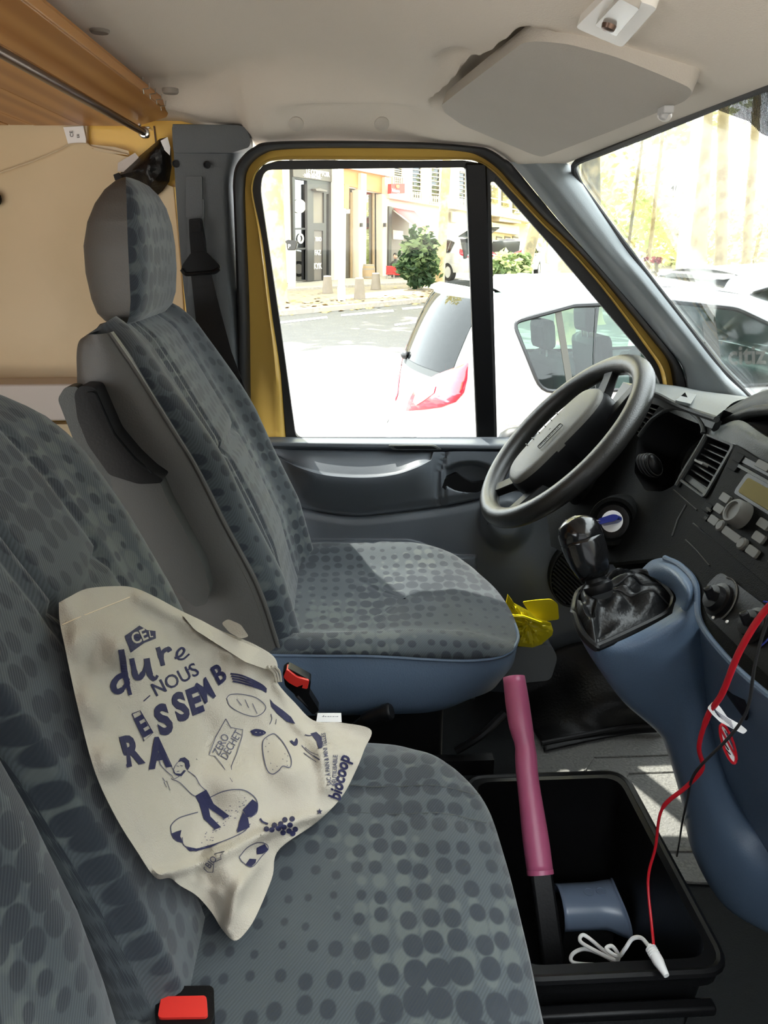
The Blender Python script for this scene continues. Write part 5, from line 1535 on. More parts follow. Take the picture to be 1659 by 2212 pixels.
for _ in range(3):
    _T = [[sum(_T[min(BNY-1, max(0, j + b))][min(BNX-1, max(0, i + a))] * w for a, b, w in ((0, 0, .25), (1, 0, .125), (-1, 0, .125), (0, 1, .125), (0, -1, .125), (1, 1, .0625), (-1, 1, .0625), (1, -1, .0625), (-1, -1, .0625))) for i in range(BNX)] for j in range(BNY)]
def grid_t(u, v):
    x = min(BNX - 1.001, max(0, (u - BX0) / BS)); y = min(BNY - 1.001, max(0, (v - BY0) / BS))
    i, j = int(x), int(y); a, b = x - i, y - j
    return (_T[j][i] * (1-a) + _T[j][i+1] * a) * (1-b) + (_T[j+1][i] * (1-a) + _T[j+1][i+1] * a) * b
def bag_t(u, v):
    t = grid_t(u, v) - .004
    d = max(0, -poly_d(u, v, OUT))
    for pl, h, w in FOLD:
        q = seg_d(u, v, pl)
        if q < w * 3: t -= h * math.exp(-(q / w) ** 2) * min(1, d / 6)
    t -= .005 * mnoise.noise(V((u * .012, v * .012, 4))) * min(1, d / 20) + .0025 * mnoise.noise(V((u * .03, v * .02, 9))) * min(1, d / 20)
    return t
def bagP(u, v, off=0.0): return CAM + ray(u, v) * (bag_t(u, v) - off)
tote = thing('tote_bag', 'cream cotton tote bag printed in dark blue on the bench', 'bag', tuple(at(500, 1900, Z=1.05)))
cu, cv = 425, 1640
ol = catmull([V((*p, 0)) for p in OUT] + [V((*OUT[0], 0))], 241)[:-1]
rows = []
for k in range(46):
    f = (1 - k / 45) ** .8 if k < 45 else .004
    rows.append([bagP(lerp(cu, p.x, f), lerp(cv, p.y, f)) for p in ol])
back = []
for f, o in ((1.0, -.002), (.985, -.012), (.9, -.022), (.6, -.022), (.3, -.022), (.01, -.022)):
    back.append([CAM + ray(lerp(cu, p.x, f), lerp(cv, p.y, f)) * (grid_t(lerp(cu, p.x, f), lerp(cv, p.y, f)) - .004 - o * .5) for p in ol])
mesh('bag_cloth', grid(back[::-1] + rows, True), 'bag canvas', tote, angle=80)
# hem stitches, folded strap, cords and sewn label
mesh('hem_stitch', tube([bagP(u, v, .0012) for u, v in [(134, 1350), (160, 1338), (200, 1322), (240, 1306), (280, 1290)]], .0006, 4), 'cord clear', tote)
def bslab(px, off=.006, th=.004, m='bag canvas', name='strap'):
    p = [bagP(u, v, off) for u, v in px]
    nrm = (CAM - p[0]).normalized()
    return mesh(name, slab([rounded(p, .004)], -nrm * th), m, tote, bevel=.0015)
bslab([(478, 1346), (492, 1337), (520, 1349), (538, 1375), (520, 1380), (495, 1366)], .010)
bslab([(395, 1330), (440, 1346), (500, 1376), (560, 1402), (592, 1422), (600, 1442), (575, 1446), (530, 1430), (470, 1392), (420, 1360)], .010, .008)
for k in range(3):
    mesh('strap_cord', ctube([bagP(578 + 8 * k, 1440, .012), bagP(590 + 7 * k, 1452, .012), bagP(597 + 5 * k, 1472, .008)], .0018, 6), 'bag canvas', tote)
tagq = [at(u, v, Y=y) for u, v, y in [(686, 1541, .975), (737, 1541, .972), (738, 1560, .962), (683, 1560, .965)]]
mesh('sewn_label', slab([tagq], (0, .001, 0)), 'paper white', tote, smooth=False)
o = at(731, 1547, Y=.9690)
exl = (at(700, 1547, Y=.9708) - o).normalized()
mesh('label_text', text3d('biocoop', o + V((0, -.0006, 0)), exl, V((0, -.12, -1)).normalized(), .0052, .012), 'print grey', tote, smooth=False)

# ---- printing: every mark is laid on the cloth
def stroke_geo(pts, w, closed=False, sm=True, off=.0017, n=None):
    P = [V((x, y, 0)) for x, y in pts]
    if closed: P = P + [P[0]]
    if sm and len(P) > 2: P = catmull(P, n or (len(P) - 1) * 5 + 1)
    elif len(P) == 2:
        k = max(2, int((P[1] - P[0]).length / 8) + 1); P = [P[0].lerp(P[1], i / (k - 1)) for i in range(k)]
    vs = []; fs = []
    for i, p in enumerate(P):
        a, b = P[max(0, i-1)], P[min(len(P)-1, i+1)]
        d = (b - a); d = d.normalized() if d.length > 1e-6 else V((1, 0, 0))
        q = V((-d.y, d.x, 0)); ww = (w[min(len(w)-1, int(i / max(1, len(P)-1) * len(w)))] if isinstance(w, (list, tuple)) else w) / 2
        l, r = p + q * ww, p - q * ww
        vs += [bagP(l.x, l.y, off), bagP(r.x, r.y, off)]
        if i: fs.append((2*i-2, 2*i-1, 2*i+1, 2*i))
    return vs, fs
def fill_geo(pts, off=.0018, sm=False):
    P = [V((x, y, 0)) for x, y in pts]
    if sm: P = catmull(P + [P[0]], len(P) * 4 + 1)[:-1]
    bm = bmesh.new()
    vv = [bm.verts.new(p) for p in P]
    for t in tessellate_polygon([P]):
        try: bm.faces.new([vv[i] for i in t])
        except ValueError: pass
    for _ in range(2):
        ed = [e for e in bm.edges if e.calc_length() > 9]
        if ed: bmesh.ops.subdivide_edges(bm, edges=ed, cuts=1); bmesh.ops.triangulate(bm, faces=bm.faces)
    bm.verts.index_update()
    vs = [bagP(v.co.x, v.co.y, off) for v in bm.verts]; fs = [tuple(v.index for v in f.verts) for f in bm.faces]
    bm.free(); return vs, fs
def ptext(s, u, v, h, ang, bold=0.0, skew=0.0, wid=1.0, off=.0019):
    """lettering: lower left corner (u,v), cap height h px, reading direction ang degrees (counter-clockwise on the picture)"""
    V2, F = text2d(s, bold)
    a = math.radians(ang); k = h / .7
    bm = bmesh.new(); vv = [bm.verts.new((x * k * wid + y * k * skew, y * k, 0)) for x, y in V2]
    for f in F:
        try: bm.faces.new([vv[i] for i in f])
        except ValueError: pass
    if h > 25:
        ed = [e for e in bm.edges if e.calc_length() > 12]
        if ed: bmesh.ops.subdivide_edges(bm, edges=ed, cuts=1)
        bmesh.ops.triangulate(bm, faces=bm.faces)
    bm.verts.index_update()
    vs = []
    for q in bm.verts:
        x, y = q.co.x, q.co.y
        vs.append(bagP(u + x * math.cos(a) - y * math.sin(a), v - x * math.sin(a) - y * math.cos(a), off))
    fs = [tuple(q.index for q in f.verts) for f in bm.faces]
    bm.free(); return vs, fs
def Q(l): return [(100 + x / 2.212, 1230 + y / 2.212) for x, y in l]
def pr(name, *g, m='print blue'): return mesh(name, join(*g), m, tote, smooth=False)
# "CE L" on a dark ribbon
pr('print_ribbon', fill_geo(Q([(375, 318), (445, 268), (482, 290), (522, 294), (524, 330), (470, 350), (404, 398)])))
pr('print_lettering', ptext('CE', 289.5, 1393, 24, 24, .02, 0, .85, .0030), ptext('L', 323, 1377, 14, 10, .02, 0, .8, .0030), m='bag canvas')
pr('print_lettering',                                  # dure
   stroke_geo(Q([(358, 383), (366, 430), (374, 490), (388, 545), (402, 600)]), [13, 14, 14, 12, 8]),
   stroke_geo(Q([(384, 500), (345, 515), (322, 548), (328, 578), (352, 582), (378, 556), (392, 520)]), [12, 13, 12, 8]),
   stroke_geo(Q([(408, 425), (418, 470), (428, 510), (448, 516), (470, 480), (482, 430)]), [11, 13, 12, 8]),
   stroke_geo(Q([(480, 425), (488, 470), (500, 510), (520, 524), (532, 506)]), [13, 13, 10, 6]),
   stroke_geo(Q([(532, 372), (546, 410), (558, 460)]), [10, 13, 10]),
   stroke_geo(Q([(552, 420), (560, 392), (582, 380), (592, 392)]), [7, 9, 11]),
   stroke_geo(Q([(614, 424), (644, 412), (660, 386), (646, 376), (626, 396), (628, 424), (654, 428), (684, 404)]), [5, 5, 4]))
pr('print_lettering', ptext('NOUS', 336, 1505, 29, 27, .01, 0, .95), stroke_geo(Q([(465, 630), (496, 602)]), 2.5, sm=False), stroke_geo(Q([(676, 480), (695, 470)]), 2.5, sm=False))
for s, x, y, h, a, b in (('S', 548, 792, 60, 23, .05), ('S', 632, 726, 56, 24, .05), ('E', 694, 694, 52, 22, .05), ('M', 756, 640, 46, 34, .02), ('B', 822, 552, 40, 34, .02)):
    (u, v), = Q([(x, y)])
    pr('print_lettering', ptext(s, u, v, h, a, b, .1, .78 if s != 'M' else .62))
    pr('print_shading', ptext(s, u - 2.0, v + 3.0, h, a, .012, .1, .78 if s != 'M' else .62, .0007), m='print grey')
(u, v), = Q([(378, 940)]); pr('print_lettering', ptext('R', u, v, 62, 14, .045, .0, .72))
(u, v), = Q([(500, 945)]); pr('print_lettering', ptext('A', u, v, 60, 7, .055, .0, .72))
el = Q([(410, 690), (448, 675), (510, 780), (468, 820)])
pr('print_lettering', stroke_geo(el, 2.2, True, False)); (u, v), = Q([(462, 800)]); pr('print_lettering', ptext('E', u, v, 42, 30, .045, 0, .72))
# man pulling at the letters, on a loaf
pr('print_figure', stroke_geo(Q([(600, 985), (575, 965), (548, 935), (540, 912)]), 1.6), stroke_geo(Q([(612, 965), (592, 930), (572, 885)]), 1.6), stroke_geo(Q([(596, 1000), (640, 1020), (690, 1070), (715, 1085)]), 1.6), stroke_geo(Q([(676, 962), (712, 990), (735, 1030), (762, 1056)]), 1.6), stroke_geo(Q([(600, 985), (612, 1000), (640, 985)]), 1.4), stroke_geo(Q([(575, 1010), (592, 1055)]), 1.2), stroke_geo(Q([(562, 1015), (576, 1040)]), 1.2), stroke_geo(Q([(555, 995), (570, 1015)]), 1.2), m='print grey')
pr('print_figure', fill_geo(Q([(628, 922), (640, 902), (662, 897), (682, 914), (687, 940), (676, 960), (666, 946), (662, 924), (645, 916)])), fill_geo(Q([(606, 958), (618, 974), (642, 976), (658, 958), (668, 962), (646, 988), (622, 984), (608, 972)])))
pr('print_figure', stroke_geo(Q([(628, 922), (616, 938), (608, 958)]), 1.4), stroke_geo(Q([(622, 938), (634, 942)]), 1.3), stroke_geo(Q([(640, 936), (652, 940)]), 1.3), stroke_geo(Q([(624, 966), (636, 964)]), 1.6), m='print grey')
pr('print_figure', fill_geo(Q([(712, 1082), (764, 1052), (778, 1076), (800, 1120), (876, 1178), (852, 1192), (776, 1140), (784, 1180), (836, 1232), (806, 1242), (752, 1190), (732, 1120)])))
pr('print_loaf', stroke_geo(Q([(600, 1270), (596, 1225), (630, 1190), (680, 1172), (725, 1160)]), 2), stroke_geo(Q([(770, 1095), (850, 1060), (930, 1052), (980, 1074), (1008, 1110), (1006, 1160), (975, 1185)]), 2), stroke_geo(Q([(650, 1280), (660, 1320), (720, 1335), (840, 1300), (940, 1255), (975, 1215)]), 2), stroke_geo(Q([(600, 1270), (640, 1300)]), 2), stroke_geo(Q([(940, 1160), (930, 1200), (910, 1250)]), 1.5), m='print grey')
pr('print_crust', fill_geo(Q([(598, 1262), (622, 1252), (646, 1245), (640, 1275), (655, 1308), (625, 1300), (606, 1285)])))
pr('print_crust', fill_geo(Q([(938, 1150), (985, 1098), (1012, 1118), (1008, 1155), (985, 1180), (960, 1185)])))
pr('print_crust', fill_geo(Q([(940, 1160), (965, 1190), (972, 1232), (912, 1258), (922, 1205)])))
pr('print_crust', fill_geo(Q([(662, 1322), (720, 1334), (840, 1300), (790, 1326), (720, 1346), (684, 1346)])))
dots = []
r_ = random.Random(3)
for i in range(46):
    s = r_.random(); (u, v), = Q([(lerp(745, 945, s) + r_.uniform(-18, 18), lerp(1300, 1105, s) + r_.uniform(-30, 30))])
    dots.append(stroke_geo([(u, v), (u + r_.uniform(1.5, 4), v + r_.uniform(-2, 1))], 1.5, sm=False))
pr('print_crumbs', *dots, m='print grey')
# zero dechet banner, bio banner
bn = Q([(858, 714), (882, 756), (940, 766), (935, 800), (910, 880), (884, 940), (890, 1016), (840, 935), (806, 892), (778, 886), (810, 800)])
pr('print_banner', stroke_geo(bn, 1.6, True, False), m='print grey')
(u, v), = Q([(826, 892)]); pr('print_banner_text', ptext('ZERO', u, v, 17, 62, .0, 0, .78), m='print grey')
(u, v), = Q([(862, 912)]); pr('print_banner_text', ptext('DÉCHET', u, v, 17, 60, .0, 0, .74), m='print grey')
bn = Q([(752, 1428), (806, 1358), (852, 1346), (832, 1366), (836, 1384), (800, 1400), (796, 1448), (770, 1446)])
pr('print_banner', stroke_geo(bn, 1.6, True, False), m='print grey')
(u, v), = Q([(780, 1432)]); pr('print_banner_text', ptext('BIO', u, v, 14, 52, .01, 0, .85), m='print grey')
# loaf outline, pear, leaf, heart, grapes, star, slice, ribbons
pr('print_bread', stroke_geo(Q([(862, 615), (880, 598), (930, 596), (1000, 612), (1046, 650), (1040, 680), (1000, 702), (940, 690), (880, 655)]), 1.6, True), stroke_geo(Q([(910, 620), (934, 650)]), 1.4), stroke_geo(Q([(950, 622), (968, 662)]), 1.4), stroke_geo(Q([(985, 640), (1008, 690)]), 1.4), m='print grey')
pr('print_pear', stroke_geo(Q([(1064, 792), (1090, 786), (1120, 812), (1146, 850), (1170, 905), (1165, 945), (1130, 940), (1110, 962), (1080, 978), (1054, 955), (1036, 880), (1036, 820)]), 2.0, True), stroke_geo(Q([(1068, 740), (1078, 715), (1074, 690)]), 1.4), stroke_geo(Q([(1096, 740), (1100, 715)]), 1.2), m='print grey')
pr('print_pear', *[stroke_geo([(u, v), (u + 2, v + 1)], 1.4, sm=False) for u, v in Q([(1052, 810), (1062, 830), (1046, 845), (1058, 870), (1152, 890), (1148, 915), (1138, 880), (1128, 905), (1150, 935), (1080, 955), (1100, 940), (1070, 925)])], m='print grey')
pr('print_leaf', fill_geo(Q([(974, 772), (1000, 762), (1035, 768), (1050, 782), (1020, 796), (990, 792)]), sm=True))
pr('print_leaf', stroke_geo(Q([(984, 776), (1040, 782)]), 1.4, off=.0018), m='bag canvas')
pr('print_heart', fill_geo(Q([(1162, 820), (1174, 816), (1184, 824), (1194, 806), (1202, 816), (1200, 836), (1186, 842)]), sm=True))
gr_ = []
for x, y in ((1090, 1222), (1120, 1216), (1140, 1196), (1175, 1192), (1052, 1240), (1078, 1244), (1110, 1238), (1136, 1232), (1165, 1222), (1132, 1258), (1160, 1250), (1190, 1242), (1178, 1262)):
    (u, v), = Q([(x, y)]); gr_.append(fill_geo([(u + 6.2 * math.cos(a), v + 6.2 * math.sin(a)) for a in [k * .785 for k in range(8)]]))
pr('print_grapes', *gr_, stroke_geo(Q([(1022, 1190), (1034, 1206), (1060, 1216)]), 4))
(u, v), = Q([(1306, 1157)])
pr('print_star', fill_geo([(u + (7 if k % 2 == 0 else 3) * math.sin(k * math.pi / 5), v - (7 if k % 2 == 0 else 3) * math.cos(k * math.pi / 5)) for k in range(10)]))
pr('print_slice', stroke_geo(Q([(922, 1375), (960, 1330), (1010, 1306), (1050, 1312), (1060, 1336), (1030, 1370), (985, 1420), (940, 1400)]), 1.8, True), m='print grey')
pr('print_slice', fill_geo(Q([(1006, 1330), (1044, 1312), (1062, 1340), (1034, 1358), (1006, 1362)])), fill_geo(Q([(950, 1412), (972, 1382), (1004, 1384), (1000, 1402), (980, 1420)])))
for w in range(4):
    pr('print_stripe', stroke_geo(Q([(880 + w * 4, 498 + w * 12), (930, 506 + w * 12), (985, 528 + w * 10), (1030, 552 + w * 7), (1052, 572 + w * 5)]), 3.6))
pr('print_stripe', fill_geo(Q([(1068, 618), (1086, 640), (1130, 672), (1170, 705), (1190, 738), (1150, 728), (1105, 690), (1075, 655)])))
pr('print_sprig', fill_geo(Q([(1262, 784), (1290, 776), (1316, 800), (1320, 850), (1302, 856), (1290, 820)])), stroke_geo(Q([(1236, 790), (1262, 794), (1290, 782)]), 2))
pr('print_sprig', stroke_geo(Q([(1220, 840), (1250, 872), (1290, 900)]), 1.4), stroke_geo(Q([(1236, 850), (1262, 872), (1300, 888)]), 1.4), stroke_geo(Q([(1230, 876), (1262, 900), (1290, 920)]), 1.4), stroke_geo(Q([(1276, 890), (1306, 910)]), 3), m='print grey')
(u, v), = Q([(1396, 1090)]); pr('print_lettering', ptext('biocoop', u + 3, v + 8, 26, 77, .03, .15, .80))
(u, v), = Q([(1386, 1034)]); pr('print_small_text', ptext('RÉUTILISABLE', u, v, 9, 88, .015, 0, .85), m='print grey')
(u, v), = Q([(1364, 1030)]); pr('print_small_text', ptext('SAC À PAIN & MINI TELLES', u, v, 9, 97, .015, 0, .75), m='print grey')
# ================================================================== STREET
def ground_z(y): return .35 * sstep(9, 30, y)
def ong(u, v, off=0):
    z = 0
    for _ in range(25):
        p = at(u, v, Z=z + off); z = lerp(z, ground_z(p.y), .6)
    return at(u, v, Z=z + off)
rows = [[V((x, y, ground_z(y))) for x in (-30, -15, 0, 15, 30, 60, 110)] for y in [-8, 0, 4, 8] + [9 + 1.5 * i for i in range(15)] + [40, 60, 130]]
struct('road', grid(rows), 'asphalt', kind='structure')
# pavement beyond the far kerb
K0, K1 = ong(598, 680), ong(955, 648)
kd_ = (K1 - K0); kd_.z = 0; kd_.normalize(); kn_ = V((-kd_.y, kd_.x, 0))
def kp_(s, w, h=.10):
    p = K0 + kd_ * s + kn_ * w; p.z = ground_z(p.y) + h; return p
def kslab(name, s0, s1, w0, w1, h, m, **kw):
    n = 24; r = []
    for i in range(n + 1):
        s = lerp(s0, s1, i / n)
        a, b = kp_(s, w0, -.02), kp_(s, w0, h); c, d = kp_(s, (w0 + w1) / 2, h), kp_(s, w1, h)
        r.append([a, b, c, d])
    return struct(name, grid(r), m, smooth=False, **kw)
kslab('verge', -14, 75, 0, 4.6, .10, 'kerb earth')
kslab('pavement', -14, 75, 4.6, 34, .16, 'pavement')
kslab('kerb', -14, 75, -.25, 0, .11, 'pavement')
# fallen leaves along the kerb
lv = []
r_ = random.Random(11)
for i in range(900):
    s = r_.uniform(-6, 22); w = abs(r_.gauss(0, 1.0)) * r_.choice((1, 1, 2)) - .5
    p = kp_(s, w, .115 if w > 0 else .012)
    a = r_.uniform(0, 6.28); q = r_.uniform(.05, .10)
    e1 = V((math.cos(a), math.sin(a), r_.uniform(-.1, .3))) * q; e2 = V((-math.sin(a), math.cos(a), r_.uniform(-.1, .3))) * q * .8
    lv.append(([p + e1, p + e2, p - e1, p - e2], [(0, 1, 2, 3)]))
o = mesh('fallen_leaves', join(*lv), 'leaf fallen', kind='stuff'); tag(o, 'drift of fallen brown leaves along the far kerb', 'leaves')
for px in ([(604, 699), (708, 687), (706, 683), (604, 695)], [(737, 683), (851, 673), (849, 669), (737, 679)], [(870, 669), (950, 662), (948, 658), (868, 665)], [(853, 704), (912, 696), (911, 692), (852, 700)]):
    q = [ong(u, v, .006) for u, v in px]
    struct('road_line', slab([q], (0, 0, .002)), 'paint white', smooth=False)

# ---- trees
def tube_uv(pts, r, n=14): return tube(catmull([V(p) for p in pts], 14), r, n)
def leaves_geo(c, rad, cnt, size, seed, flat=.7):
    r = random.Random(seed); vs = []; fs = []
    for i in range(cnt):
        while True:
            d = V((r.uniform(-1, 1), r.uniform(-1, 1), r.uniform(-1, 1)))
            if .15 < d.length < 1: break
        cl = V((mnoise.noise(d * 2.2 + V((seed, 0, 0))), mnoise.noise(d * 2.2 + V((0, seed, 5))), mnoise.noise(d * 2.2 + V((3, 0, seed))))) * .55
        d = d * .8 + cl
        p = V(c) + V((d.x * rad[0], d.y * rad[1], d.z * rad[2]))
        e1 = V((r.gauss(0, 1), r.gauss(0, 1), r.gauss(0, .6))).normalized() * size * r.uniform(.6, 1.3)
        e2 = e1.cross(V((r.gauss(0, 1), r.gauss(0, 1), r.gauss(0, 1)))).normalized() * size * .45
        k = len(vs); vs += [p - e1, p + e2, p + e1, p - e2]; fs.append((k, k+1, k+2, k+3))
    return vs, fs
def tree(label, base_px, top_px, w_px, Y, crown=None, bark='bark', lm='leaf yellow', seed=1, cnt=1500, size=.22, group=None):
    """trunk from two picture points at distance Y, crown = (dx, dy, z, rx, ry, rz)"""
    b = at(*base_px, Y=Y); b.z = ground_z(Y) + .05
    tp = at(*top_px, Y=Y)
    r = w_px / 2 / FPX * (b - CAM).dot(_F)
    t = thing('plane_tree', label, 'tree', tuple(b), 0, group)
    d = tp - b
    top = b + d * (max(6.5, tp.z) / max(.5, d.z)) if d.z > 0 else tp
    mesh('trunk', tube(catmull([b - V((0, 0, .1)), b + d * .1, b + d * .5, tp, top], 16), [r * k for k in (1.5, 1.2, 1.08, 1.02, 1, .98, .97, .95, .93, .9, .88, .85, .8, .75, .7, .6)], 14), bark, t)
    if crown:
        dx, dy, z, rx, ry, rz = crown
        c = V((top.x + dx, top.y + dy, z))
        for k in range(4):
            a = k * 1.7 + seed
            e = c + V((math.cos(a) * rx * .55, math.sin(a) * ry * .55, rz * .2))
            mesh('branch', tube(catmull([top - V((0, 0, .8)), top.lerp(e, .5) + V((0, 0, .4)), e], 8), [r * .5, r * .45, r * .4, r * .33, r * .26, r * .2, r * .14, r * .06], 8), bark, t)
        o = mesh('foliage', leaves_geo(c, (rx, ry, rz), cnt, size, seed), lm, t, smooth=False, kind='stuff')
    return t
tree('mottled plane trunk at the left edge of the door window', (597, 660), (588, 380), 50, 21, (-3, 2, 10.5, 6, 5, 3), 'bark', 'leaf yellow', 1, 2600, .40)
tree('slim plane trunk leaning over the silver van across the street', (948, 630), (964, 366), 22, 27, (-2, -1, 11.5, 6, 6, 3), 'bark', 'leaf green', 2, 2600, .42)
tree('leaning plane trunk behind the planter in the quarter window', (1122, 596), (1160, 478), 28, 26, (3, 3, 11, 5, 5, 3), 'bark dark', 'leaf yellow', 3)
tree('broad dark plane trunk in the corner of the quarter window', (1228, 620), (1226, 550), 46, 14, (0, 2, 9, 4, 4, 2.5), 'bark dark', 'leaf yellow', 4)
tree('mottled plane trunk at the top left corner of the windscreen', (1290, 560), (1276, 356), 44, 17, (2, 1, 7.6, 4.0, 4.0, 2.4), 'bark dark', 'leaf yellow', 5, 2200)
tree('tallest mottled plane trunk in the middle of the windscreen', (1517, 588), (1522, 262), 36, 16, (0, 2, 8.4, 4.5, 4.5, 2.4), 'bark', 'leaf yellow', 6, 2600)
tree('second plane trunk right of the tallest one in the windscreen', (1566, 590), (1562, 262), 26, 20, (1, 3, 9.5, 5, 5, 3), 'bark', 'leaf yellow', 7, 2200)
tree('thin plane trunk near the right edge of the windscreen', (1614, 588), (1632, 262), 20, 24, (2, 3, 10, 5, 5, 3), 'bark', 'leaf yellow', 8, 2000)
tree('bent dark stem behind the street sign in the windscreen', (1352, 560), (1384, 330), 7, 30, (1, 2, 9.0, 5, 5, 4.0), 'bark dark', 'leaf green', 9, 2600, .24)
tree('paired pale stem left of the white trunk in the windscreen', (1400, 575), (1426, 340), 9, 34, (0, 3, 9.0, 6, 5, 4.5), 'bark', 'leaf green', 10, 2600, .26)
tree('pale white plane trunk left of the tallest mottled one', (1472, 590), (1505, 280), 26, 15, None, 'stone pale', 'leaf green', 12)
# loose hedge and undergrowth below the avenue
for k, (u, v, Y, rx, rz, m) in enumerate(((1330, 500, 40, 4.5, 3.6, 'leaf green'), (1400, 520, 46, 5, 3.4, 'leaf yellow'), (1460, 500, 50, 5, 4.2, 'leaf green'), (1560, 500, 52, 6, 4.5, 'leaf yellow'), (1640, 490, 50, 6, 4.5, 'leaf yellow'))):
    p = at(u, v, Y=Y)
    lab = ('green shrubbery seen low through the windscreen beside the pillar', 'yellowish shrubbery behind the red flowers', 'tall green growth behind the white trunk', 'yellow growth behind the second trunk', 'yellow growth at the right edge of the windscreen')[k]
    t = thing('tall_shrub', lab, 'shrub', (p.x, p.y, ground_z(Y)))
    mesh('stem', tube([V((p.x, p.y, .2)), V((p.x + .1, p.y, p.z))], .12, 8), 'bark dark', t)
    mesh('foliage', leaves_geo((p.x, p.y, 2.9), (rx, 2.5, rz), 1500, .24, 20 + k), m, t, smooth=False, kind='stuff')
# bush by the silver van, planter bushes
def bush(name, lab, px, Y, r, m, m2, cnt, size, seed, planter=None):
    p = at(*px, Y=Y); g0 = ground_z(Y) + .1
    t = thing(name, lab, 'bush', (p.x, p.y, g0))
    for k in range(5):
        a = k * 1.3 + seed
        mesh('stem', tube(catmull([V((p.x, p.y, g0)), V((p.x + .15 * math.cos(a), p.y + .1 * math.sin(a), g0 + r[2] * .6)), V((p.x + r[0] * .6 * math.cos(a), p.y + r[1] * .5 * math.sin(a), g0 + r[2] * 1.5))], 6), .035, 6), 'bark dark', t)
    mesh('foliage', leaves_geo((p.x, p.y, p.z), r, cnt, size, seed), m, t, smooth=False, kind='stuff')
    mesh('foliage', leaves_geo((p.x, p.y - .1, p.z + .1), (r[0] * .9, r[1], r[2] * .9), cnt // 3, size, seed + 50), m2, t, smooth=False, kind='stuff')
    if planter:
        for k, (u, v, w) in enumerate(planter):
            c = at(u, v, Y=Y - .6); mesh('planter_box', box((c.x, c.y, c.z), (w, .6, .55)), 'planter', t, bevel=.03)
    return t
bush('leafy_bush', 'dark green leafy bush before the slim trunk across the street', (905, 562), 25.5, (.75, .6, .95), 'leaf bush', 'leaf bush light', 1300, .16, 31)
bush('planter_bush', 'light green bush in grey planters in the quarter window', (1098, 585), 22, (.72, .5, .55), 'leaf bush light', 'leaf green', 1000, .13, 33, [(1083, 616, .35), (1104, 615, .35), (1128, 613, .3)])
rf = thing('flower_bush', 'small red flowering bush low in the windscreen', 'bush', tuple(at(1418, 570, Y=24)))
mesh('stem', tube([at(1418, 590, Y=24), at(1418, 566, Y=24)], .06, 6), 'bark dark', rf)
mesh('flowers', leaves_geo(at(1418, 562, Y=24), (.20, .2, .11), 120, .06, 41), 'flower red', rf, smooth=False, kind='stuff')
mesh('flowers', leaves_geo(at(1396, 559, Y=24), (.08, .1, .07), 50, .06, 42), 'flower red', rf, smooth=False, kind='stuff')

# ---- bollards, meter, pole, sign
def bollard(px, h, Y, lab):
    b = at(*px, Y=Y); b.z = ground_z(Y) + .10
    t = thing('stone_bollard', lab, 'bollard', tuple(b), 0, 'stone bollards on the far verge')
    mesh('post', lathe([(.17, 0), (.165, .03), (.12, h - .06), (.115, h - .02), (.10, h)], b, (0, 0, 1), 14), 'bollard stone', t)
    mesh('cap', lathe([(.118, h - .022), (.105, h), (.02, h + .008)], b, (0, 0, 1), 14), 'stone pale', t)
bollard((708, 637), .50, 24, 'leftmost stone bollard, left of the white pole')
bollard((777, 648), .56, 22, 'nearest stone bollard, right of the white pole')
bollard((812, 633), .50, 25.5, 'farthest stone bollard, in front of the barrel')
mt = thing('parking_meter', 'tall grey parking meter with a dark hood', 'parking meter', tuple(at(629, 624, Y=26)))
def pslab(px, Y, th): return slab([[at(u, v, Y=Y) for u, v in px]], (0, th, 0))
mesh('meter_post', pslab([(621, 538), (638, 538), (638, 624), (622, 622)], 26, .35), 'meter grey', mt, bevel=.02)
mesh('meter_hood', pslab([(614, 522), (622, 518), (642, 520), (641, 526), (638, 540), (621, 540), (619, 526)], 25.95, .42), 'shop black', mt, bevel=.02)
mesh('meter_sign', text3d('P', at(622, 536, Y=25.93), V((1, 0, 0)), V((0, 0, 1)), .12, .02), 'sign white', mt, smooth=False)
po = thing('white_pole', 'white lamp pole standing on the far verge', 'pole', tuple(at(738, 650, Y=21.5)))
mesh('pole_shaft', tube([at(738, 652, Y=21.5), at(737, 560, Y=21.5), at(736, 368, Y=21.5), at(735, 200, Y=21.5)], [.09, .082, .075, .07], 14), 'pole white', po)
mesh('pole_base', lathe([(.11, -.1), (.11, .35), (.09, .40)], at(738, 650, Y=21.5), (0, 0, 1), 14), 'pole white', po)
mesh('pole_plate', pslab([(743, 453), (756, 452), (756, 461), (743, 461)], 21.4, .02), 'sign white', po)
mesh('plate_text', text3d('A5', at(745, 460, Y=21.38), V((1, 0, 0)), V((0, 0, 1)), .07), 'ink black', po, smooth=False)
hs = thing('street_sign', 'white house number sign 41 hanging among the leaves', 'sign', tuple(at(1452, 406, Y=18)))
mesh('sign_plate', pslab([(1428, 400), (1478, 397), (1477, 415), (1429, 417)], 18, .03), 'sign white', hs)
mesh('sign_frame', tube([at(u, v, Y=17.98) for u, v in [(1446, 399), (1467, 398), (1467, 412), (1446, 413)]], .008, 4, closed=True), 'meter grey', hs)
mesh('sign_number', text3d('41', at(1449, 411, Y=17.97), V((1, 0, 0)), V((0, 0, 1)), .10, .01), 'ink black', hs, smooth=False)
mesh('sign_bracket', tube([at(1476, 397, Y=18.05), at(1476, 416, Y=18.05), at(1490, 420, Y=18.1)], .02, 6), 'meter grey', hs)

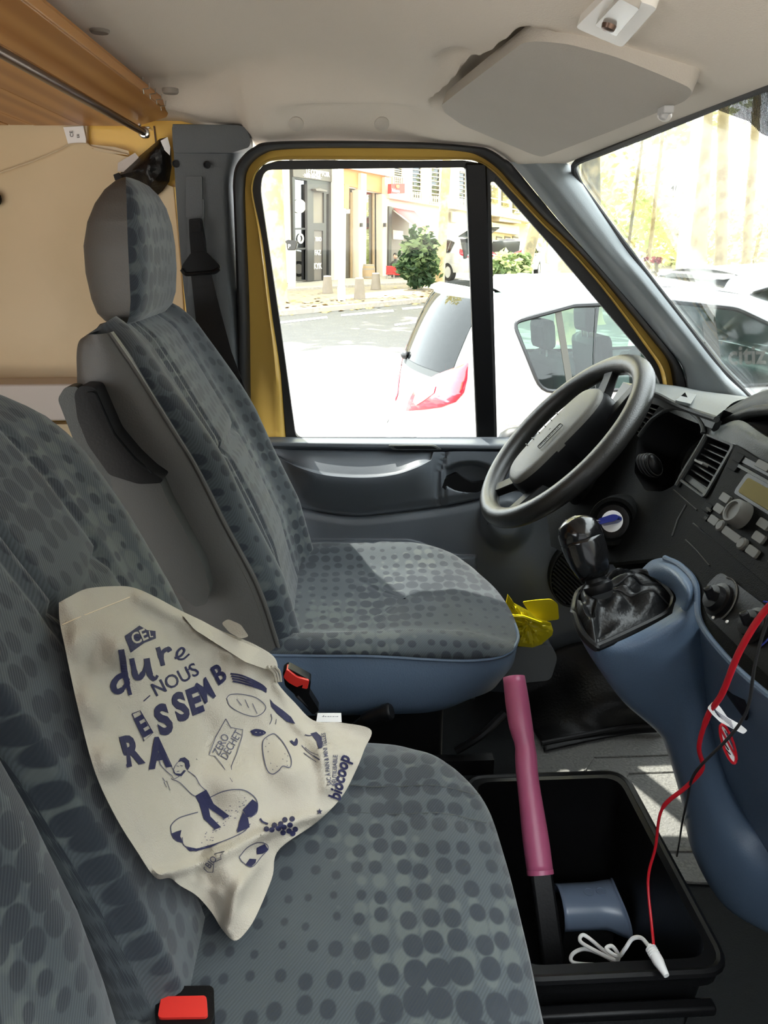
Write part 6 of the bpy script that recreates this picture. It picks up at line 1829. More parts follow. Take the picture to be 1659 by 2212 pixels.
# ---- buildings across the street
FA = math.radians(30)
FDir = V((math.sin(FA), math.cos(FA), 0)); FN = V((math.cos(FA), -math.sin(FA), 0))
FP0 = at(690, 605, Y=30)
def of_(u, v, off=0): return onp(u, v, FP0, FN, off)
def zq(l): return [(540 + x / 3.318, 340 + y / 3.318) for x, y in l]
bld = thing('shop_building', 'pale stone corner building with a black shopfront and orange fascia', 'building', tuple(FP0))
def fs(name, l, off, m, th=.12, par=bld, hole=None, **kw):
    ls = [[of_(u, v, off) for u, v in zq(l)]] + ([[of_(u, v, off) for u, v in zq(h)] for h in hole] if hole else [])
    return mesh(name, slab(ls, FN * -th), m, par, smooth=False, **kw)
wallq = [(-420, -900), (1000, -900), (1000, 900), (-420, 900)]
openings = [[(318, 150), (600, 190), (600, 885), (325, 885)], [(690, 215), (775, 230), (775, 872), (685, 872)], [(835, 245), (945, 262), (945, 868), (828, 870)], [(160, 340), (200, 310), (204, 890), (150, 895)]]
fs('wall', wallq, 0, 'stone pale', .35, hole=openings)
fs('back_wall', [(-300, -300), (995, -300), (995, 890), (-300, 890)], -1.2, 'shop black', .1)
# arch
for k, (r0, r1, h) in enumerate(((1.0, .80, .12), (.80, .70, .06))):
    out = []; inn = []
    for i in range(17):
        a = math.pi * i / 16
        cx, cy = 178, 330
        out.append(of_(*zq([(cx + 105 * r0 * math.cos(a), cy - 240 * r0 * math.sin(a))])[0], h)); inn.append(of_(*zq([(cx + 105 * r1 * math.cos(a), cy - 240 * r1 * math.sin(a))])[0], h))
    mesh('arch_moulding', ring(out, inn, FN * -.15), 'stone cream', bld, smooth=False)
fs('arch_pier', [(206, 330), (262, 330), (272, 898), (204, 898)], .10, 'stone cream', .2)
fs('arch_pier', [(60, 330), (100, 330), (100, 898), (60, 898)], .10, 'stone cream', .2)
d = fs('doorway_leaf', [(165, 300), (204, 300), (206, 890), (160, 890)], -.3, 'shop grey', .06)
fs('doorway_plant', [(172, 560), (200, 520), (222, 570), (205, 700), (178, 720)], .35, 'leaf bush', .1)
# black shopfront
sf = fs('shopfront_frame', [(300, 0), (612, 0), (606, 886), (318, 886)], .10, 'shop black', .12, hole=[[(322, 152), (410, 168), (410, 505), (324, 505)], [(326, 518), (410, 518), (410, 648), (328, 648)], [(330, 662), (412, 660), (416, 876), (332, 878)], [(455, 248), (530, 252), (530, 470), (455, 470)], [(460, 522), (524, 526), (522, 880), (460, 880)], [(548, 262), (566, 262), (566, 880), (548, 880)]])
fs('fascia_panel', [(306, 0), (606, 0), (604, 178), (312, 138)], .13, 'shop grey', .05)
fs('shop_pane', [(320, 150), (412, 166), (416, 880), (328, 880)], .03, 'shop glass', .01)
fs('shop_pane', [(546, 260), (568, 260), (568, 880), (546, 880)], .03, 'shop glass', .01)
fs('upper_panel', [(453, 246), (532, 250), (532, 472), (453, 472)], .04, 'shop brown', .04)
fs('shop_door', [(458, 520), (526, 524), (524, 884), (458, 884)], .05, 'shop grey', .05)
fs('door_post', [(411, 192), (440, 196), (440, 886), (413, 886)], .16, 'shop black', .1)
fs('door_lamp', [(470, 226), (500, 220), (556, 238), (552, 246), (478, 238)], .30, 'shop grey', .2)
def fsdisc(name, x, y, rx, ry, off, m, hole=0):
    l = [(x + rx * math.cos(k * math.pi / 12), y + ry * math.sin(k * math.pi / 12)) for k in range(24)]
    h = [[(x + rx * hole * math.cos(k * math.pi / 12), y + ry * hole * math.sin(k * math.pi / 12)) for k in range(24)]] if hole else None
    return fs(name, l, off, m, .02, hole=h)
fsdisc('round_logo', 355, 350, 46, 50, .07, 'sign white')
fsdisc('ring_logo', 365, 582, 22, 36, .07, 'sign white', .62)
def ftext(s, x, y, h, off=.15, m='sign white', bold=.02, wid=1.0):
    (u, v), = zq([(x, y)]); o = of_(u, v, off); k = (o - CAM).dot(_F) / FPX
    mesh('shop_lettering', text3d(s, o, FDir * wid, V((0, 0, 1)), h / 3.318 * k, bold, thick=FN * -.02), m, bld, smooth=False)
ftext('LE COMPTOIR', 404, 116, 34, .15, wid=1.05); ftext('· MÈRE BRAZIER ·', 382, 140, 24, .15, wid=1.0)
ftext('TIMO', 468, 600, 28, .08, wid=.9); ftext('FAZ', 464, 700, 34, .08, wid=1.0); ftext('KYK', 458, 800, 40, .08, wid=1.0)
fs('pilaster', [(606, 60), (640, 66), (640, 884), (606, 884)], .25, 'stone pale', .3)
# wine shop bays
fs('orange_fascia', [(640, 20), (968, 90), (968, 262), (640, 190)], .08, 'shop orange', .1)
fs('orange_banner', [(680, 190), (712, 192), (710, 372), (678, 366)], .45, 'shop orange', .03)
fs('top_cornice', [(640, -30), (1030, 62), (1030, 142), (640, 66)], .22, 'stone pale', .3)
for a, b, pq in ((775, 836, [(797, 112), (836, 120), (832, 882), (781, 882), (778, 232), (797, 236)]), (945, 1000, [(967, 140), (1000, 150), (996, 882), (951, 882), (948, 262), (967, 266)])):
    fs('pilaster', pq, .22, 'stone cream', .3)
    fs('lamp_box', [((a + b) / 2 - 5, 470), ((a + b) / 2 + 5, 470), ((a + b) / 2 + 5, 498), ((a + b) / 2 - 5, 498)], .34, 'shop black', .08)
for q, zz in (([(684, 215), (777, 230), (777, 872), (684, 872)], 0), ([(830, 245), (947, 262), (947, 868), (830, 870)], 1)):
    fs('shop_pane', q, -.10, 'shop glass', .01)
    x0, x1 = q[0][0], q[1][0]
    fs('window_mullion', [((x0 + x1) / 2 - 4, 250), ((x0 + x1) / 2 + 4, 250), ((x0 + x1) / 2 + 4, 872), ((x0 + x1) / 2 - 4, 872)], -.04, 'barrel wood', .06)
    for yy in (540, 640, 770):
        fs('display_shelf', [(x0 + 4, yy), (x1 - 4, yy), (x1 - 4, yy + 9), (x0 + 4, yy + 9)], -.35, 'barrel wood', .3)
    for yy in (640, 770):
        for k in range(6):
            x = lerp(x0 + 12, x1 - 12, k / 5)
            (u, v), = zq([(x, yy)]); o = of_(u, v, -.42); s = (o - CAM).dot(_F) / FPX / 3.318
            mesh('bottle', lathe([(5 * s, 0), (5 * s, 34 * s), (2 * s, 44 * s), (2 * s, 60 * s)], o, (0, 0, 1), 8), 'bark dark' if k % 2 else 'shop black', bld)
# dark cafe front with awning
fs('cafe_front', [(1000, 352), (1142, 382), (1140, 860), (1000, 875)], .06, 'shop brown', .1)
fs('cafe_sign', [(1026, 520), (1098, 528), (1100, 590), (1028, 586)], .10, 'sign white', .03)
fs('cafe_post', [(998, 350), (1018, 354), (1012, 878), (992, 878)], .3, 'shop black', .3)
cw = thing('neighbour_building', 'tall cream building with shuttered windows and the red shop sign', 'building', tuple(of_(900, 600)))
fs('wall', [(1000, -900), (1900, -900), (1900, 860), (1000, 872)], -.05, 'stone pale', .3, par=cw)
for x, y0, y1, w, m in ((1036, 40, 190, 54, 'shutter'), (1165, 40, 300, 62, 'stone cream'), (1302, 60, 330, 58, 'shutter'), (1500, 90, 350, 44, 'shutter')):
    fr_ = fs('window_frame', [(x - 8, y0), (x + w + 8, y0 + 10), (x + w + 8, y1 + 16), (x - 8, y1)], .05, 'stone cream', .1, par=cw, hole=[[(x, y0 + 8), (x + w, y0 + 16), (x + w, y1 + 4), (x, y1 - 6)]])
    fs('window_pane', [(x, y0 + 8), (x + w, y0 + 16), (x + w, y1 + 4), (x, y1 - 6)], 0, 'car glass dark', .02, par=fr_)
    for k in range(9):
        yy = lerp(y0 + 12, y1 - 14, k / 8)
        fs('shutter_slat', [(x + 2, yy), (x + w - 2, yy + 7), (x + w - 2, yy + 14), (x + 2, yy + 7)], .06, m, .03, par=fr_)
    fs('balcony_rail', [(x - 10, y1 - 56), (x + w + 10, y1 - 44), (x + w + 10, y1 - 40), (x - 10, y1 - 52)], .4, 'meter grey', .05, par=fr_)
    for k in range(6):
        xx = lerp(x - 8, x + w + 8, k / 5)
        fs('balcony_bar', [(xx - 1.5, y1 - 54), (xx + 1.5, y1 - 54), (xx + 1.5, y1 + 6), (xx - 1.5, y1 + 6)], .4, 'meter grey', .04, par=fr_)
fs('cornice', [(1000, 268), (1900, 420), (1900, 440), (1000, 292)], .35, 'stone cream', .5, par=cw)
fs('entrance', [(1430, 548), (1562, 556), (1562, 800), (1430, 800)], .05, 'paint white', .1, par=cw)
sg = thing('shop_sign', 'red projecting sign with white lettering on the cream building', 'sign', tuple(of_(859, 408, .6)))
fs('sign_box', [(1012, 190), (1110, 188), (1110, 258), (1010, 260)], .6, 'shop red', .15, par=sg)
(u, v), = zq([(1016, 246)]); o = of_(u, v, .62); k = (o - CAM).dot(_F) / FPX
mesh('sign_text', text3d('Malongo', o, FDir * 1.12, V((0, 0, 1)), 24 / 3.318 * k, .02), 'sign white', sg, smooth=False)
fsq = [(1050, 196), (1070, 196), (1072, 214), (1060, 222), (1048, 214)]
fs('sign_emblem', fsq, .625, 'shop orange', .02, par=sg)
fs('sign_arm', [(1104, 215), (1140, 215), (1140, 222), (1104, 222)], .5, 'meter grey', .05, par=sg)
lsn = thing('letter_sign', 'cream square sign with a letter B on the cream building', 'sign', tuple(of_(986, 468, .2)))
fs('sign_board', [(1450, 388), (1516, 392), (1516, 468), (1450, 462)], .2, 'sign cream', .08, par=lsn)
(u, v), = zq([(1466, 446)]); o = of_(u, v, .215); k = (o - CAM).dot(_F) / FPX
mesh('sign_text', text3d('B', o, FDir * 1.3, V((0, 0, 1)), 44 / 3.318 * k, .03), 'sign white', lsn, smooth=False)
aw = thing('shop_awning', 'faded red awning folded out over the cafe front', 'awning', tuple(of_(870, 480, .5)))
a0, a1 = of_(*zq([(1030, 362)])[0], .15), of_(*zq([(1178, 384)])[0], .15)
b0, b1 = of_(*zq([(1212, 520)])[0], 1.9), of_(*zq([(1340, 540)])[0], 1.9)
mesh('awning_cloth', grid([[a0.lerp(b0, t) + V((0, 0, -.06 * math.sin(t * 3.14))), a0.lerp(a1, .5).lerp(b0.lerp(b1, .5), t) + V((0, 0, -.06 * math.sin(t * 3.14))), a1.lerp(b1, t) + V((0, 0, -.06 * math.sin(t * 3.14)))] for t in [i / 6 for i in range(7)]]), 'awning red', aw, solid=.02)
mesh('awning_valance', slab([[b0, b1, b1 + V((0, 0, -.22)), b0 + V((0, 0, -.22))]], FN * .02), 'stone cream', aw, smooth=False)
mesh('awning_arm', tube([a0 + V((0, 0, -.1)), b0], .03, 6), 'pole white', aw)
# barrel, cafe chairs, customer
bc0 = of_(*zq([(852, 890)])[0], .9)
br_ = thing('wine_barrel', 'old wooden wine barrel standing on the pavement', 'barrel', tuple(bc0))
s = (bc0 - CAM).dot(_F) / FPX / 3.318
mesh('staves', lathe([(38 * s, 0), (44 * s, 30 * s), (46 * s, 60 * s), (44 * s, 92 * s), (38 * s, 118 * s), (34 * s, 118 * s), (2 * s, 114 * s)], bc0, (0, 0, 1), 20), 'barrel wood', br_)
for h, r in ((6, 40.5), (32, 45), (86, 45), (112, 40.5)):
    mesh('hoop', lathe([(r * s, h * s - 4 * s), (r * s, h * s + 4 * s)], bc0, (0, 0, 1), 20), 'barrel hoop', br_)
def cafe_chair(x, y, lab, m):
    o = of_(*zq([(x, y)])[0], 1.6); g0 = o.copy()
    t = thing('cafe_chair', lab, 'chair', tuple(g0), 0, 'cafe chairs before the bush')
    k = (o - CAM).dot(_F) / FPX / 3.318
    for dx in (-26, 26):
        for dy in (-.2, .2):
            mesh('leg', tube([g0 + V((dx * k, dy, 0)), g0 + V((dx * k * .9, dy, 78 * k))], .02, 6), 'meter grey', t)
    mesh('seat', box(g0 + V((0, 0, 80 * k)), (60 * k, .5, .05)), m, t, bevel=.01)
    mesh('backrest', box(g0 + V((0, -.22, 112 * k)), (62 * k, .04, 44 * k)), m, t, bevel=.01)
    for dx in (-29, 29):
        mesh('back_post', tube([g0 + V((dx * k, -.22, 76 * k)), g0 + V((dx * k, -.22, 136 * k))], .02, 6), m, t)
cafe_chair(1006, 918, 'red cafe chair nearest the dark cafe post', 'shop red')
cafe_chair(1056, 922, 'red cafe chair right beside the bush', 'shop red')
pc = of_(*zq([(1042, 800)])[0], 1.2); k = (pc - CAM).dot(_F) / FPX / 3.318
pe = thing('person', 'seated customer in a dark top behind the red chairs', 'person', tuple(pc - V((0, 0, .9))))
def skin_body():
    prof = [(.14, -.5), (.17, -.3), (.15, -.05), (.19, .14), (.20, .22), (.14, .30), (.06, .33), (.055, .38)]
    vs, fs_ = lathe(prof, pc, (0, 0, 1), 14)
    vs = [V((p.x, pc.y + (p.y - pc.y) * .6, p.z)) for p in vs]
    arms = join(*[tube(catmull([pc + V((sx * .19, 0, .22)), pc + V((sx * .25, -.03, .0)), pc + V((sx * .20, -.22, -.12))], 8), [.055, .052, .048, .044, .04, .038, .035, .03], 8) for sx in (-1, 1)])
    legs = join(*[tube(catmull([pc + V((sx * .10, 0, -.48)), pc + V((sx * .12, -.38, -.46)), pc + V((sx * .12, -.42, -.92))], 10), [.085, .08, .078, .075, .07, .062, .056, .05, .045, .05], 8) for sx in (-1, 1)])
    return join((vs, fs_), arms, legs)
mesh('clothes', skin_body(), 'shop black', pe)
mesh('head', blob(pc + V((0, 0, .50)), (.085, .10, .12), 3, .02), 'skin', pe)
mesh('hair', blob(pc + V((0, .015, .535)), (.095, .105, .10), 5, .06), 'hair dark', pe)
# second row of buildings seen through the quarter window and behind the trees
FP1 = at(1140, 600, Y=48); FA1 = math.radians(48)
FD1 = V((math.sin(FA1), math.cos(FA1), 0)); FN1 = V((math.cos(FA1), -math.sin(FA1), 0))
def o1(u, v, off=0): return onp(u, v, FP1, FN1, off)
fb = thing('ochre_building', 'pale ochre building with three shuttered windows in the quarter window', 'building', tuple(FP1))
def f1(name, px, off, m, th=.3, par=None, **kw): return mesh(name, slab([[o1(u, v, off) for u, v in px]], FN1 * -th), m, par or fb, smooth=False, **kw)
f1('wall', [(1020, 200), (1330, 100), (1330, 600), (1020, 622)], 0, 'stone ochre', 1)
f1('shop_band', [(1062, 480), (1122, 489), (1122, 508), (1066, 500)], .3, 'sign cream', .3)
f1('awning_box', [(1080, 468), (1126, 476), (1126, 483), (1078, 478)], .5, 'shutter', .5)
for x in (1073, 1091, 1108):
    fw = f1('window_recess', [(x, 510), (x + 12, 512), (x + 11, 560), (x - 1, 556)], .05, 'shop grey', .1)
    for k in range(7):
        yy = 514 + k * 6
        f1('shutter_slat', [(x + 1, yy), (x + 11, yy + 1.5), (x + 11, yy + 4), (x + 1, yy + 2.5)], .12, 'shutter', .05, fw)
f1('cornice', [(1050, 455), (1160, 476), (1160, 482), (1050, 462)], .6, 'stone pale', .6)
f1('entrance', [(1150, 514), (1200, 520), (1200, 580), (1150, 578)], .2, 'paint white', .1)
f1('dark_post', [(1183, 532), (1188, 534), (1187, 570), (1182, 568)], .4, 'meter grey', .1)
for x, y in ((1062, 400), (1086, 408), (1110, 424)):
    fw = f1('upper_window', [(x, y), (x + 14, y + 3), (x + 14, y + 40), (x, y + 36)], .1, 'shop glass', .1)
    f1('balcony_rail', [(x - 3, y + 26), (x + 17, y + 30), (x + 17, y + 32), (x - 3, y + 28)], .7, 'meter grey', .1, fw)
wp = thing('white_column', 'white column before the white entrance in the quarter window', 'column', tuple(at(1199, 610, Y=20)))
mesh('shaft', tube([at(1198, 630, Y=20), at(1206, 470, Y=20)], .13, 14), 'pole white', wp)
mesh('footing', lathe([(.2, 0), (.2, .25), (.14, .3)], at(1198, 624, Y=20), (0, 0, 1), 14), 'pole white', wp)

# paved footway on the passenger side of the van
struct('footway', grid([[V((x, y, z)) for x in (-12, -4, 4, 14)] for y, z in ((-1.15, -.05), (-1.15, .12), (-5, .13), (-14, .14))]), 'pavement')
# unseen house wall behind the photographer, added to cut passenger-side sky light
struct('sky_blocker_wall', join(box((10, -7.5, 3.2), (30, .6, 6.4)), box((10, -7.1, 4.2), (30, .5, .3))), 'house slate')
# trunkless leaf mass added ahead of the van to block sky light
o = mesh('sky_blocker_leaves', leaves_geo((16.5, 1.0, 6.6), (10.5, 8.5, 3.4), 7000, .50, 77), 'leaf bush', smooth=False, kind='stuff')
tag(o, 'dense green leaf mass added ahead of the van to shade the cab', 'foliage')
# ================================================================== CARS
SX = .84                       # a short city car
CH = math.radians(7.0)
CO = at(972, 870, Y=4.0); CO.z = 0
ch = V((math.cos(CH), math.sin(CH), 0)); cl_ = V((-math.sin(CH), math.cos(CH), 0))
CW = 1.73
def on_side(u, v, off=0):
    """picture point -> car coordinates on the right flank"""
    p = onp(u, v, CO, -cl_, off); q = p - CO
    return q.dot(ch), q.z
def side_y(x, z):
    """inset of the flank from the widest line"""
    y = .015 * ((z - .72) / .3) ** 2 if z < .98 else .011 + (z - .98) * .30 + .25 * max(0, z - 1.38) ** 1.2
    if x < .6: y += .24 * ((.6 - x) / .6) ** 2.4
    if x > 3.1: y += .30 * ((x - 3.1) / .9) ** 2.2
    return y
def sheet(loops, fmap, maxlen=.12):
    bm = bmesh.new(); L3 = [[V((a, b, 0)) for a, b in l] for l in loops]
    flat = [p for l in L3 for p in l]
    vv = [bm.verts.new(p) for p in flat]
    for t in tessellate_polygon(L3):
        try: bm.faces.new([vv[i] for i in t])
        except ValueError: pass
    for _ in range(5):
        ed = [e for e in bm.edges if e.calc_length() > maxlen]
        if not ed: break
        bmesh.ops.subdivide_edges(bm, edges=ed, cuts=1); bmesh.ops.triangulate(bm, faces=bm.faces)
    bm.verts.index_update()
    vs = [fmap(v.co.x, v.co.y) for v in bm.verts]; fs_ = [tuple(v.index for v in f.verts) for f in bm.faces]
    bm.free(); return vs, fs_
REAR = [(.03, .30), (-.03, .42), (-.05, .56), (-.02, .66), (.03, .72), (.06, .80), (.08, .90), (.11, 1.0), (.16, 1.12), (.24, 1.28), (.33, 1.42), (.40, 1.475)]
ROOF = [(.40, 1.475), (.75, 1.500), (1.2, 1.512), (1.7, 1.500), (2.1, 1.455), (2.42, 1.375)]
FRONT = [(2.42, 1.375), (2.75, 1.20), (3.05, 1.03)]
HOOD = [(3.05, 1.03), (3.4, .97), (3.7, .88), (3.88, .76), (3.96, .60), (3.97, .42), (3.90, .28)]
def make_car(name, label, origin, rz, paint='car white', glassm='car glass', group=None, detail=True):
    t = thing(name, label, 'car', origin, rz, group); t.scale = (SX, 1, 1)
    def add(n, g, m, par=None, **kw):
        return mesh(n, g, m, par or t, local=True, **kw)
    def arch(cx, n=10): return [(cx + .33 * math.cos(a), .30 + .33 * math.sin(a)) for a in [math.pi * k / n for k in range(n + 1)]]
    sill = [(3.9, .28)] + arch(3.22) + arch(.72)
    sil = [p for p in REAR] + ROOF[1:] + FRONT[1:] + HOOD[1:-1] + [(3.90, .28)] + [p for p in arch(3.22) if p[1] > .29] + [p for p in arch(.72) if p[1] > .29]
    def r2(l, r): return [(p.x, p.y) for p in rounded([V((a, b, 0)) for a, b in l], r, 4)]
    win = r2([(.44, 1.335), (.85, 1.415), (1.5, 1.43), (2.0, 1.385), (2.32, 1.27), (2.74, .985), (1.7, .968), (.60, .98)], [.05, .02, 0, .05, .1, .06, 0, .08])
    for sgn, nm in ((1, 'right_flank'), (-1, 'left_flank')):
        f = (lambda x, z: V((x, side_y(x, z), z))) if sgn == 1 else (lambda x, z: V((x, CW - side_y(x, z), z)))
        add('flank', sheet([sil, win], f), paint, angle=60)
        gp = add('side_window', sheet([win], lambda x, z: f(x, z) + V((0, .004 * sgn, 0))), glassm, angle=60)
        add('window_seal', tube([f(x, z) + V((0, -.002 * sgn, 0)) for x, z in win], .012, 6, closed=True), 'car black trim', gp)
        for x0, z0, x1, z1, w in ((.74, 1.40, .80, 1.02, .022), (1.78, 1.42, 1.84, 1.01, .05)):
            add('window_pillar', slab([[f(x0 - w, z0), f(x0 + w, z0), f(x1 + w, z1), f(x1 - w, z1)]], (0, .006 * sgn, 0)), 'button grey', gp, smooth=False)
        hl = [(1.12, .86), (1.14, .90), (1.30, .90), (1.32, .86), (1.30, .835), (1.14, .835)]
        for dx in (0, 1.02):
            h = add('door_handle', slab([[f(x + dx, z) + V((0, -.022 * sgn, 0)) for x, z in [(1.08, .905), (1.28, .91), (1.29, .885), (1.10, .875)]]], (0, .022 * sgn, 0)), 'car black trim', bevel=.008)
            add('handle_cup', slab([r2h for r2h in [[f(x + dx, z) + V((0, -.001 * sgn, 0)) for x, z in r2([(1.12, .95), (1.27, .95), (1.26, .85), (1.13, .85)], .05)]]], (0, .002 * sgn, 0)), 'meter grey', h)
        for px in ([(1.00, 1.40), (.97, 1.1), (1.0, .9), (1.14, .66), (1.16, .34)], [(1.86, 1.0), (1.88, .7), (1.86, .3)], [(2.78, 1.0), (2.72, .7), (2.66, .4)]):
            add('door_gap', tube([f(x, z) + V((0, -.001 * sgn, 0)) for x, z in [(p.x, p.y) for p in catmull([V((a, b, 0)) for a, b in px], 16)]], .004, 4), 'car black trim')
        if sgn == 1:
            fl = r2([(.36, .96), (.50, .96), (.50, .80), (.36, .80)], .05)
            add('fuel_flap', slab([[f(x, z) + V((0, -.003, 0)) for x, z in fl]], (0, .003, 0)), paint, bevel=.001)
            add('flap_gap', tube([f(x, z) + V((0, -.001, 0)) for x, z in fl], .003, 4, closed=True), 'meter grey')
        y0 = 0 if sgn == 1 else CW
        for cx in (.72, 3.22):
            w = add('tyre', lathe([(.20, 0), (.30, .0), (.31, .03), (.31, .16), (.30, .19), (.20, .19)], (cx, y0 + .02 * sgn, .31), (0, sgn, 0), 28), 'tyre')
            add('wheel_disc', lathe([(.20, .0), (.19, .012), (.08, .02), (.06, .004), (.005, .004)], (cx, y0 + .018 * sgn, .31), (0, sgn, 0), 28), 'car silver', w)
            for k in range(6):
                a = k * math.pi / 3
                add('wheel_hole', lathe([(.03, 0), (.025, .003)], (cx + .135 * math.cos(a), y0 + .026 * sgn, .31 + .135 * math.sin(a)), (0, -sgn, 0), 10), 'tyre', w)
        # mirror
        add('wing_mirror', blob((2.48, y0 - .11 * sgn, 1.06), (.07, .10, .07), 2, .02), paint)
    def across(prof, bow, n=15, crown=.0, yy=lambda x, z: side_y(x, z)):
        rows = []
        for x, z in prof:
            a = yy(x, z); b = CW - a; r = []
            for k in range(n):
                q = k / (n - 1); s = 1 - (2 * q - 1) ** 2
                r.append(V((x - bow * s, lerp(a, b, q), z + crown * s)))
            rows.append(r)
        return rows
    dens = lambda pr, k: [(p.x, p.y) for p in catmull([V((a, b, 0)) for a, b in pr], k)]
    add('roof', grid(across(dens(ROOF, 24), 0, 15, .045)), paint, angle=60)
    add('rear_body', grid(across(REAR, .16)), paint, angle=60)
    add('bonnet', grid(across(dens(HOOD, 20), -.12, 15, .03)), paint, angle=60)
    ws_ = across(dens(FRONT, 10), -.10, 15, .02)
    add('windscreen', grid(ws_), glassm, angle=60)
    # rear window
    rw = [(x, z) for x, z in dens(REAR[7:], 12)]
    rr_ = []
    for x, z in rw:
        a = side_y(x, z) + .09; b = CW - a; r = []
        for k in range(15):
            q = k / 14; y = lerp(a, b, q); Q_ = (y - side_y(x, z)) / (CW - 2 * side_y(x, z)); s = 1 - (2 * Q_ - 1) ** 2
            r.append(V((x - .16 * s - .006, y, z)))
        rr_.append(r)
    g_ = add('rear_window', grid(rr_[1:-2]), 'car black trim' if not detail else 'car glass dark', angle=60)
    add('window_band', grid([[p + V((.004, 0, 0)) for p in r] for r in rr_]), 'car interior', g_, angle=60)
    add('wiper_hub', blob(rr_[2][9] + V((-.03, 0, -.03)), (.03, .05, .03), 4, .03), 'car black trim')
    add('roof_spoiler', slab([[V((.36, .25, 1.49)), V((.36, CW - .25, 1.49)), V((.26, CW - .30, 1.47)), V((.26, .30, 1.47))]], (0, 0, -.03)), paint, bevel=.01)
    add('high_brake_lamp', box((.29, CW / 2, 1.452), (.012, .30, .03)), 'car red light')
    # tail lamps wrap round the corner
    for sgn in (1, -1):
        ys = lambda p: V((p.x, p.y if sgn == 1 else CW - p.y, p.z))
        lv_, lf_ = LAMP[0]; l_ = add('tail_lamp', ([ys(p) for p in lv_], lf_), 'car red light', angle=50, solid=.006)
        lv_, lf_ = LAMP[1]; add('clear_lens', ([ys(p) for p in lv_], lf_), 'car clear light', l_, angle=50)
        lv_, lf_ = LAMP[2]; add('bumper_strip', ([ys(p) for p in lv_], lf_), 'meter grey', angle=50, solid=.008)
        add('head_lamp', blob(ys(V((3.78, .30, .74))), (.14, .20, .10), 6, .02), 'car clear light')
    add('number_plate', box((-.05, CW / 2, .74), (.01, .52, .11)), 'sign white', bevel=.004)
    # cabin: floor, seats with headrests, dashboard
    add('cabin_floor', box((1.6, CW / 2, .50), (2.9, CW - .3, .04)), 'car interior')
    add('cabin_dash', box((2.62, CW / 2, .90), (.30, CW - .35, .16)), 'car interior', bevel=.04)
    for sx in (.85, 1.62):
        for sy in (.42, 1.30):
            s1 = add('car_seat', box((sx + .05, sy, .86), (.16, .46, .56), Matrix.Rotation(-.2, 3, 'Y')), 'car interior', bevel=.05)
            add('car_headrest', box((sx - .07, sy, 1.24), (.09, .26, .17), Matrix.Rotation(-.15, 3, 'Y')), 'car interior', s1, bevel=.035)
            for d in (-.05, .05):
                add('headrest_post', tube([(sx - .05, sy + d, 1.08), (sx - .06, sy + d, 1.18)], .007, 6), 'car silver', s1)
    return t
# lamp outlines laid onto the rounded rear corner of the body
from mathutils.bvhtree import BVHTree
def _body():
    rows = []
    for x, z in [(p.x, p.y) for p in catmull([V((a, b, 0)) for a, b in REAR], 40)]:
        a = side_y(x, z); rows.append([V((x - .16 * (1 - (2 * k / 40 - 1) ** 2), lerp(a, CW - a, k / 40), z)) for k in range(41)])
    fl = [[V((lerp(.0, 1.4, i / 40) + interp(z, [c for _, c in REAR], [a for a, _ in REAR]), side_y(lerp(.0, 1.4, i / 40) + interp(z, [c for _, c in REAR], [a for a, _ in REAR]), z), z)) for i in range(41)] for z in [lerp(.3, 1.40, j / 30) for j in range(31)]]
    v, f = join(grid(rows), grid(fl)); return BVHTree.FromPolygons([tuple(p) for p in v], f)
BODY = _body()
_Mi = (Matrix.Translation(CO) @ Matrix.Rotation(CH, 4, 'Z') @ Matrix.Diagonal((SX, 1, 1, 1))).inverted()
def on_body(u, v, off):
    o = _Mi @ CAM; d = (_Mi.to_3x3() @ ray(u, v)).normalized()
    h = BODY.ray_cast(o, d)
    if h[0] is None: h = BODY.find_nearest(o + d * 4.1)
    n = h[1] if h[1].dot(d) < 0 else -h[1]
    return V(h[0]) + n * off
LAMP = [sheet([px], lambda u, v, o=o: on_body(u, v, o), 14) for px, o in (
    ([(878, 889), (884, 868), (896, 845), (915, 827), (945, 810), (985, 795), (1012, 784), (1010, 820), (1003, 848), (985, 868), (955, 880), (915, 886)], .010),
    ([(896, 868), (903, 846), (926, 832), (944, 836), (940, 850), (918, 866), (902, 876)], .014),
    ([(852, 918), (872, 922), (900, 938), (897, 951), (872, 944), (850, 936)], .008))]
car1 = make_car('hatchback_car', 'white hatchback with citiz lettering parked right outside the driver window', tuple(CO), CH)
row_d = V((2.55, 2.45, 0))
c2 = CO + row_d * 1.0
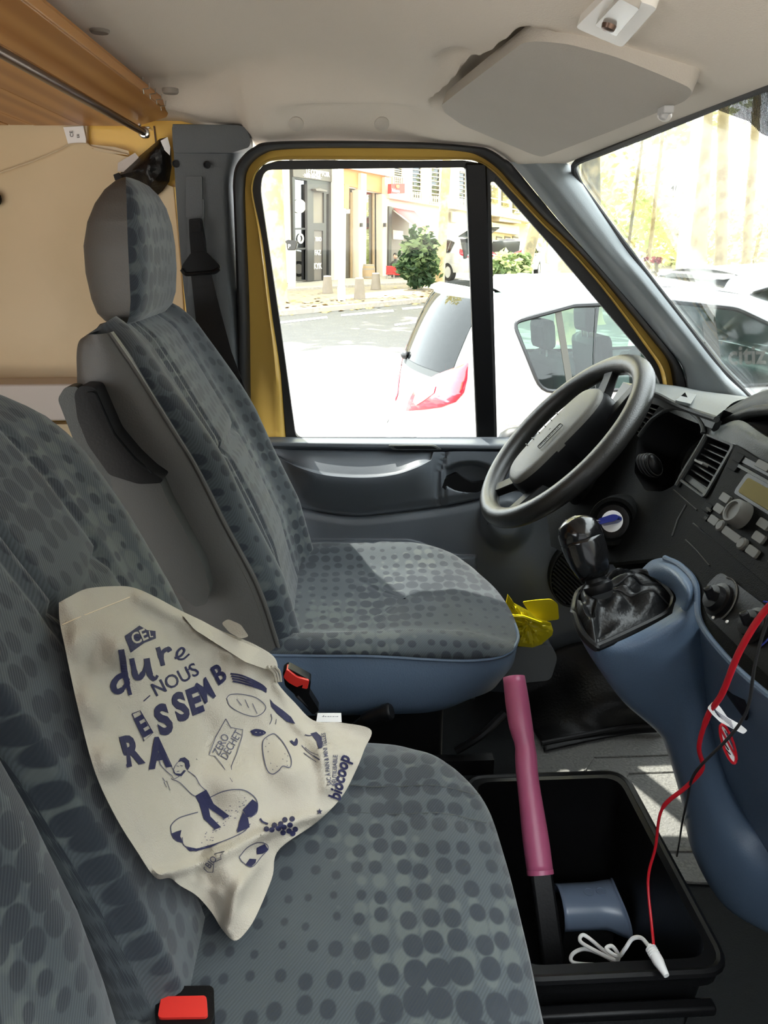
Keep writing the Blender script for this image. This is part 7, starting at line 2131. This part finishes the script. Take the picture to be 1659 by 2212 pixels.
p2 = make_car('hatchback_car', 'second white car of the row, right behind the one at the window', tuple(c2), CH, 'car white', 'car glass', 'white cars parked in the row')
for k, lab in ((2, 'third white car of the row, two beyond the one at the window'), (3, 'fourth white car of the row near the right edge of the windscreen'), (4, 'farthest white car of the parked row')):
    q = CO + row_d * k
    c = dup(car1, tuple(q), CH, lab); c['group'] = 'white cars parked in the row'
_q = onp(1566, 786, CO + cl_ * .06, -cl_) - CO
_x, _z = _q.dot(ch) / SX, _q.z
mesh('window_lettering', text3d('citiz', V((_x, side_y(_x, _z) - .012, _z)), V((1.15, 0, 0)), V((0, .30, 1)).normalized(), .105, .02), 'button grey', car1, smooth=False, local=True)
# silver van across the street with its boot open, dark car beyond the planter
sv0 = at(1066, 624, Y=29.5); sv0.z = ground_z(29) + .16
sv = make_car('silver_van', 'silver family car with its boot open across the street', tuple(sv0), math.pi - 1.03, 'car silver', 'car glass dark', None, False)
mesh('open_boot', slab([[V((.35, .2, 1.50)), V((.35, CW - .2, 1.50)), V((-.55, CW - .25, 1.80)), V((-.55, .25, 1.80))]], (0, 0, .05)), 'car glass dark', sv, local=True, bevel=.02)
mesh('boot_hollow', box((.10, CW / 2, 1.05), (.25, CW - .5, .55)), 'car interior', sv, local=True, bevel=.03)
dk0 = at(1160, 611, Y=33); dk0.z = ground_z(33) + .1
make_car('dark_car', 'grey saloon car parked beyond the planter in the quarter window', (dk0.x - .6, dk0.y, dk0.z), math.radians(62), 'car silver', 'car glass dark', None, False)
# the van's own mirror outside the quarter window
wm = thing('wing_mirror', 'black wing mirror of the van outside the quarter window', 'mirror', tuple(at(1110, 965, Y=2.02)))
mesh('mirror_shell', blob(at(1120, 985, Y=2.03), (.075, .05, .085), 8, .03, 3), 'black plastic', wm)
mesh('mirror_arm', tube([at(1180, 958, Y=1.80), at(1165, 965, Y=1.90), at(1140, 975, Y=1.98)], .02, 8), 'black plastic', wm)
mesh('mirror_strip', slab([[at(u, v, Y=1.93) for u, v in [(1128, 968), (1160, 955), (1182, 998), (1150, 1010)]]], (0, .03, 0)), 'black plastic', wm, bevel=.005)
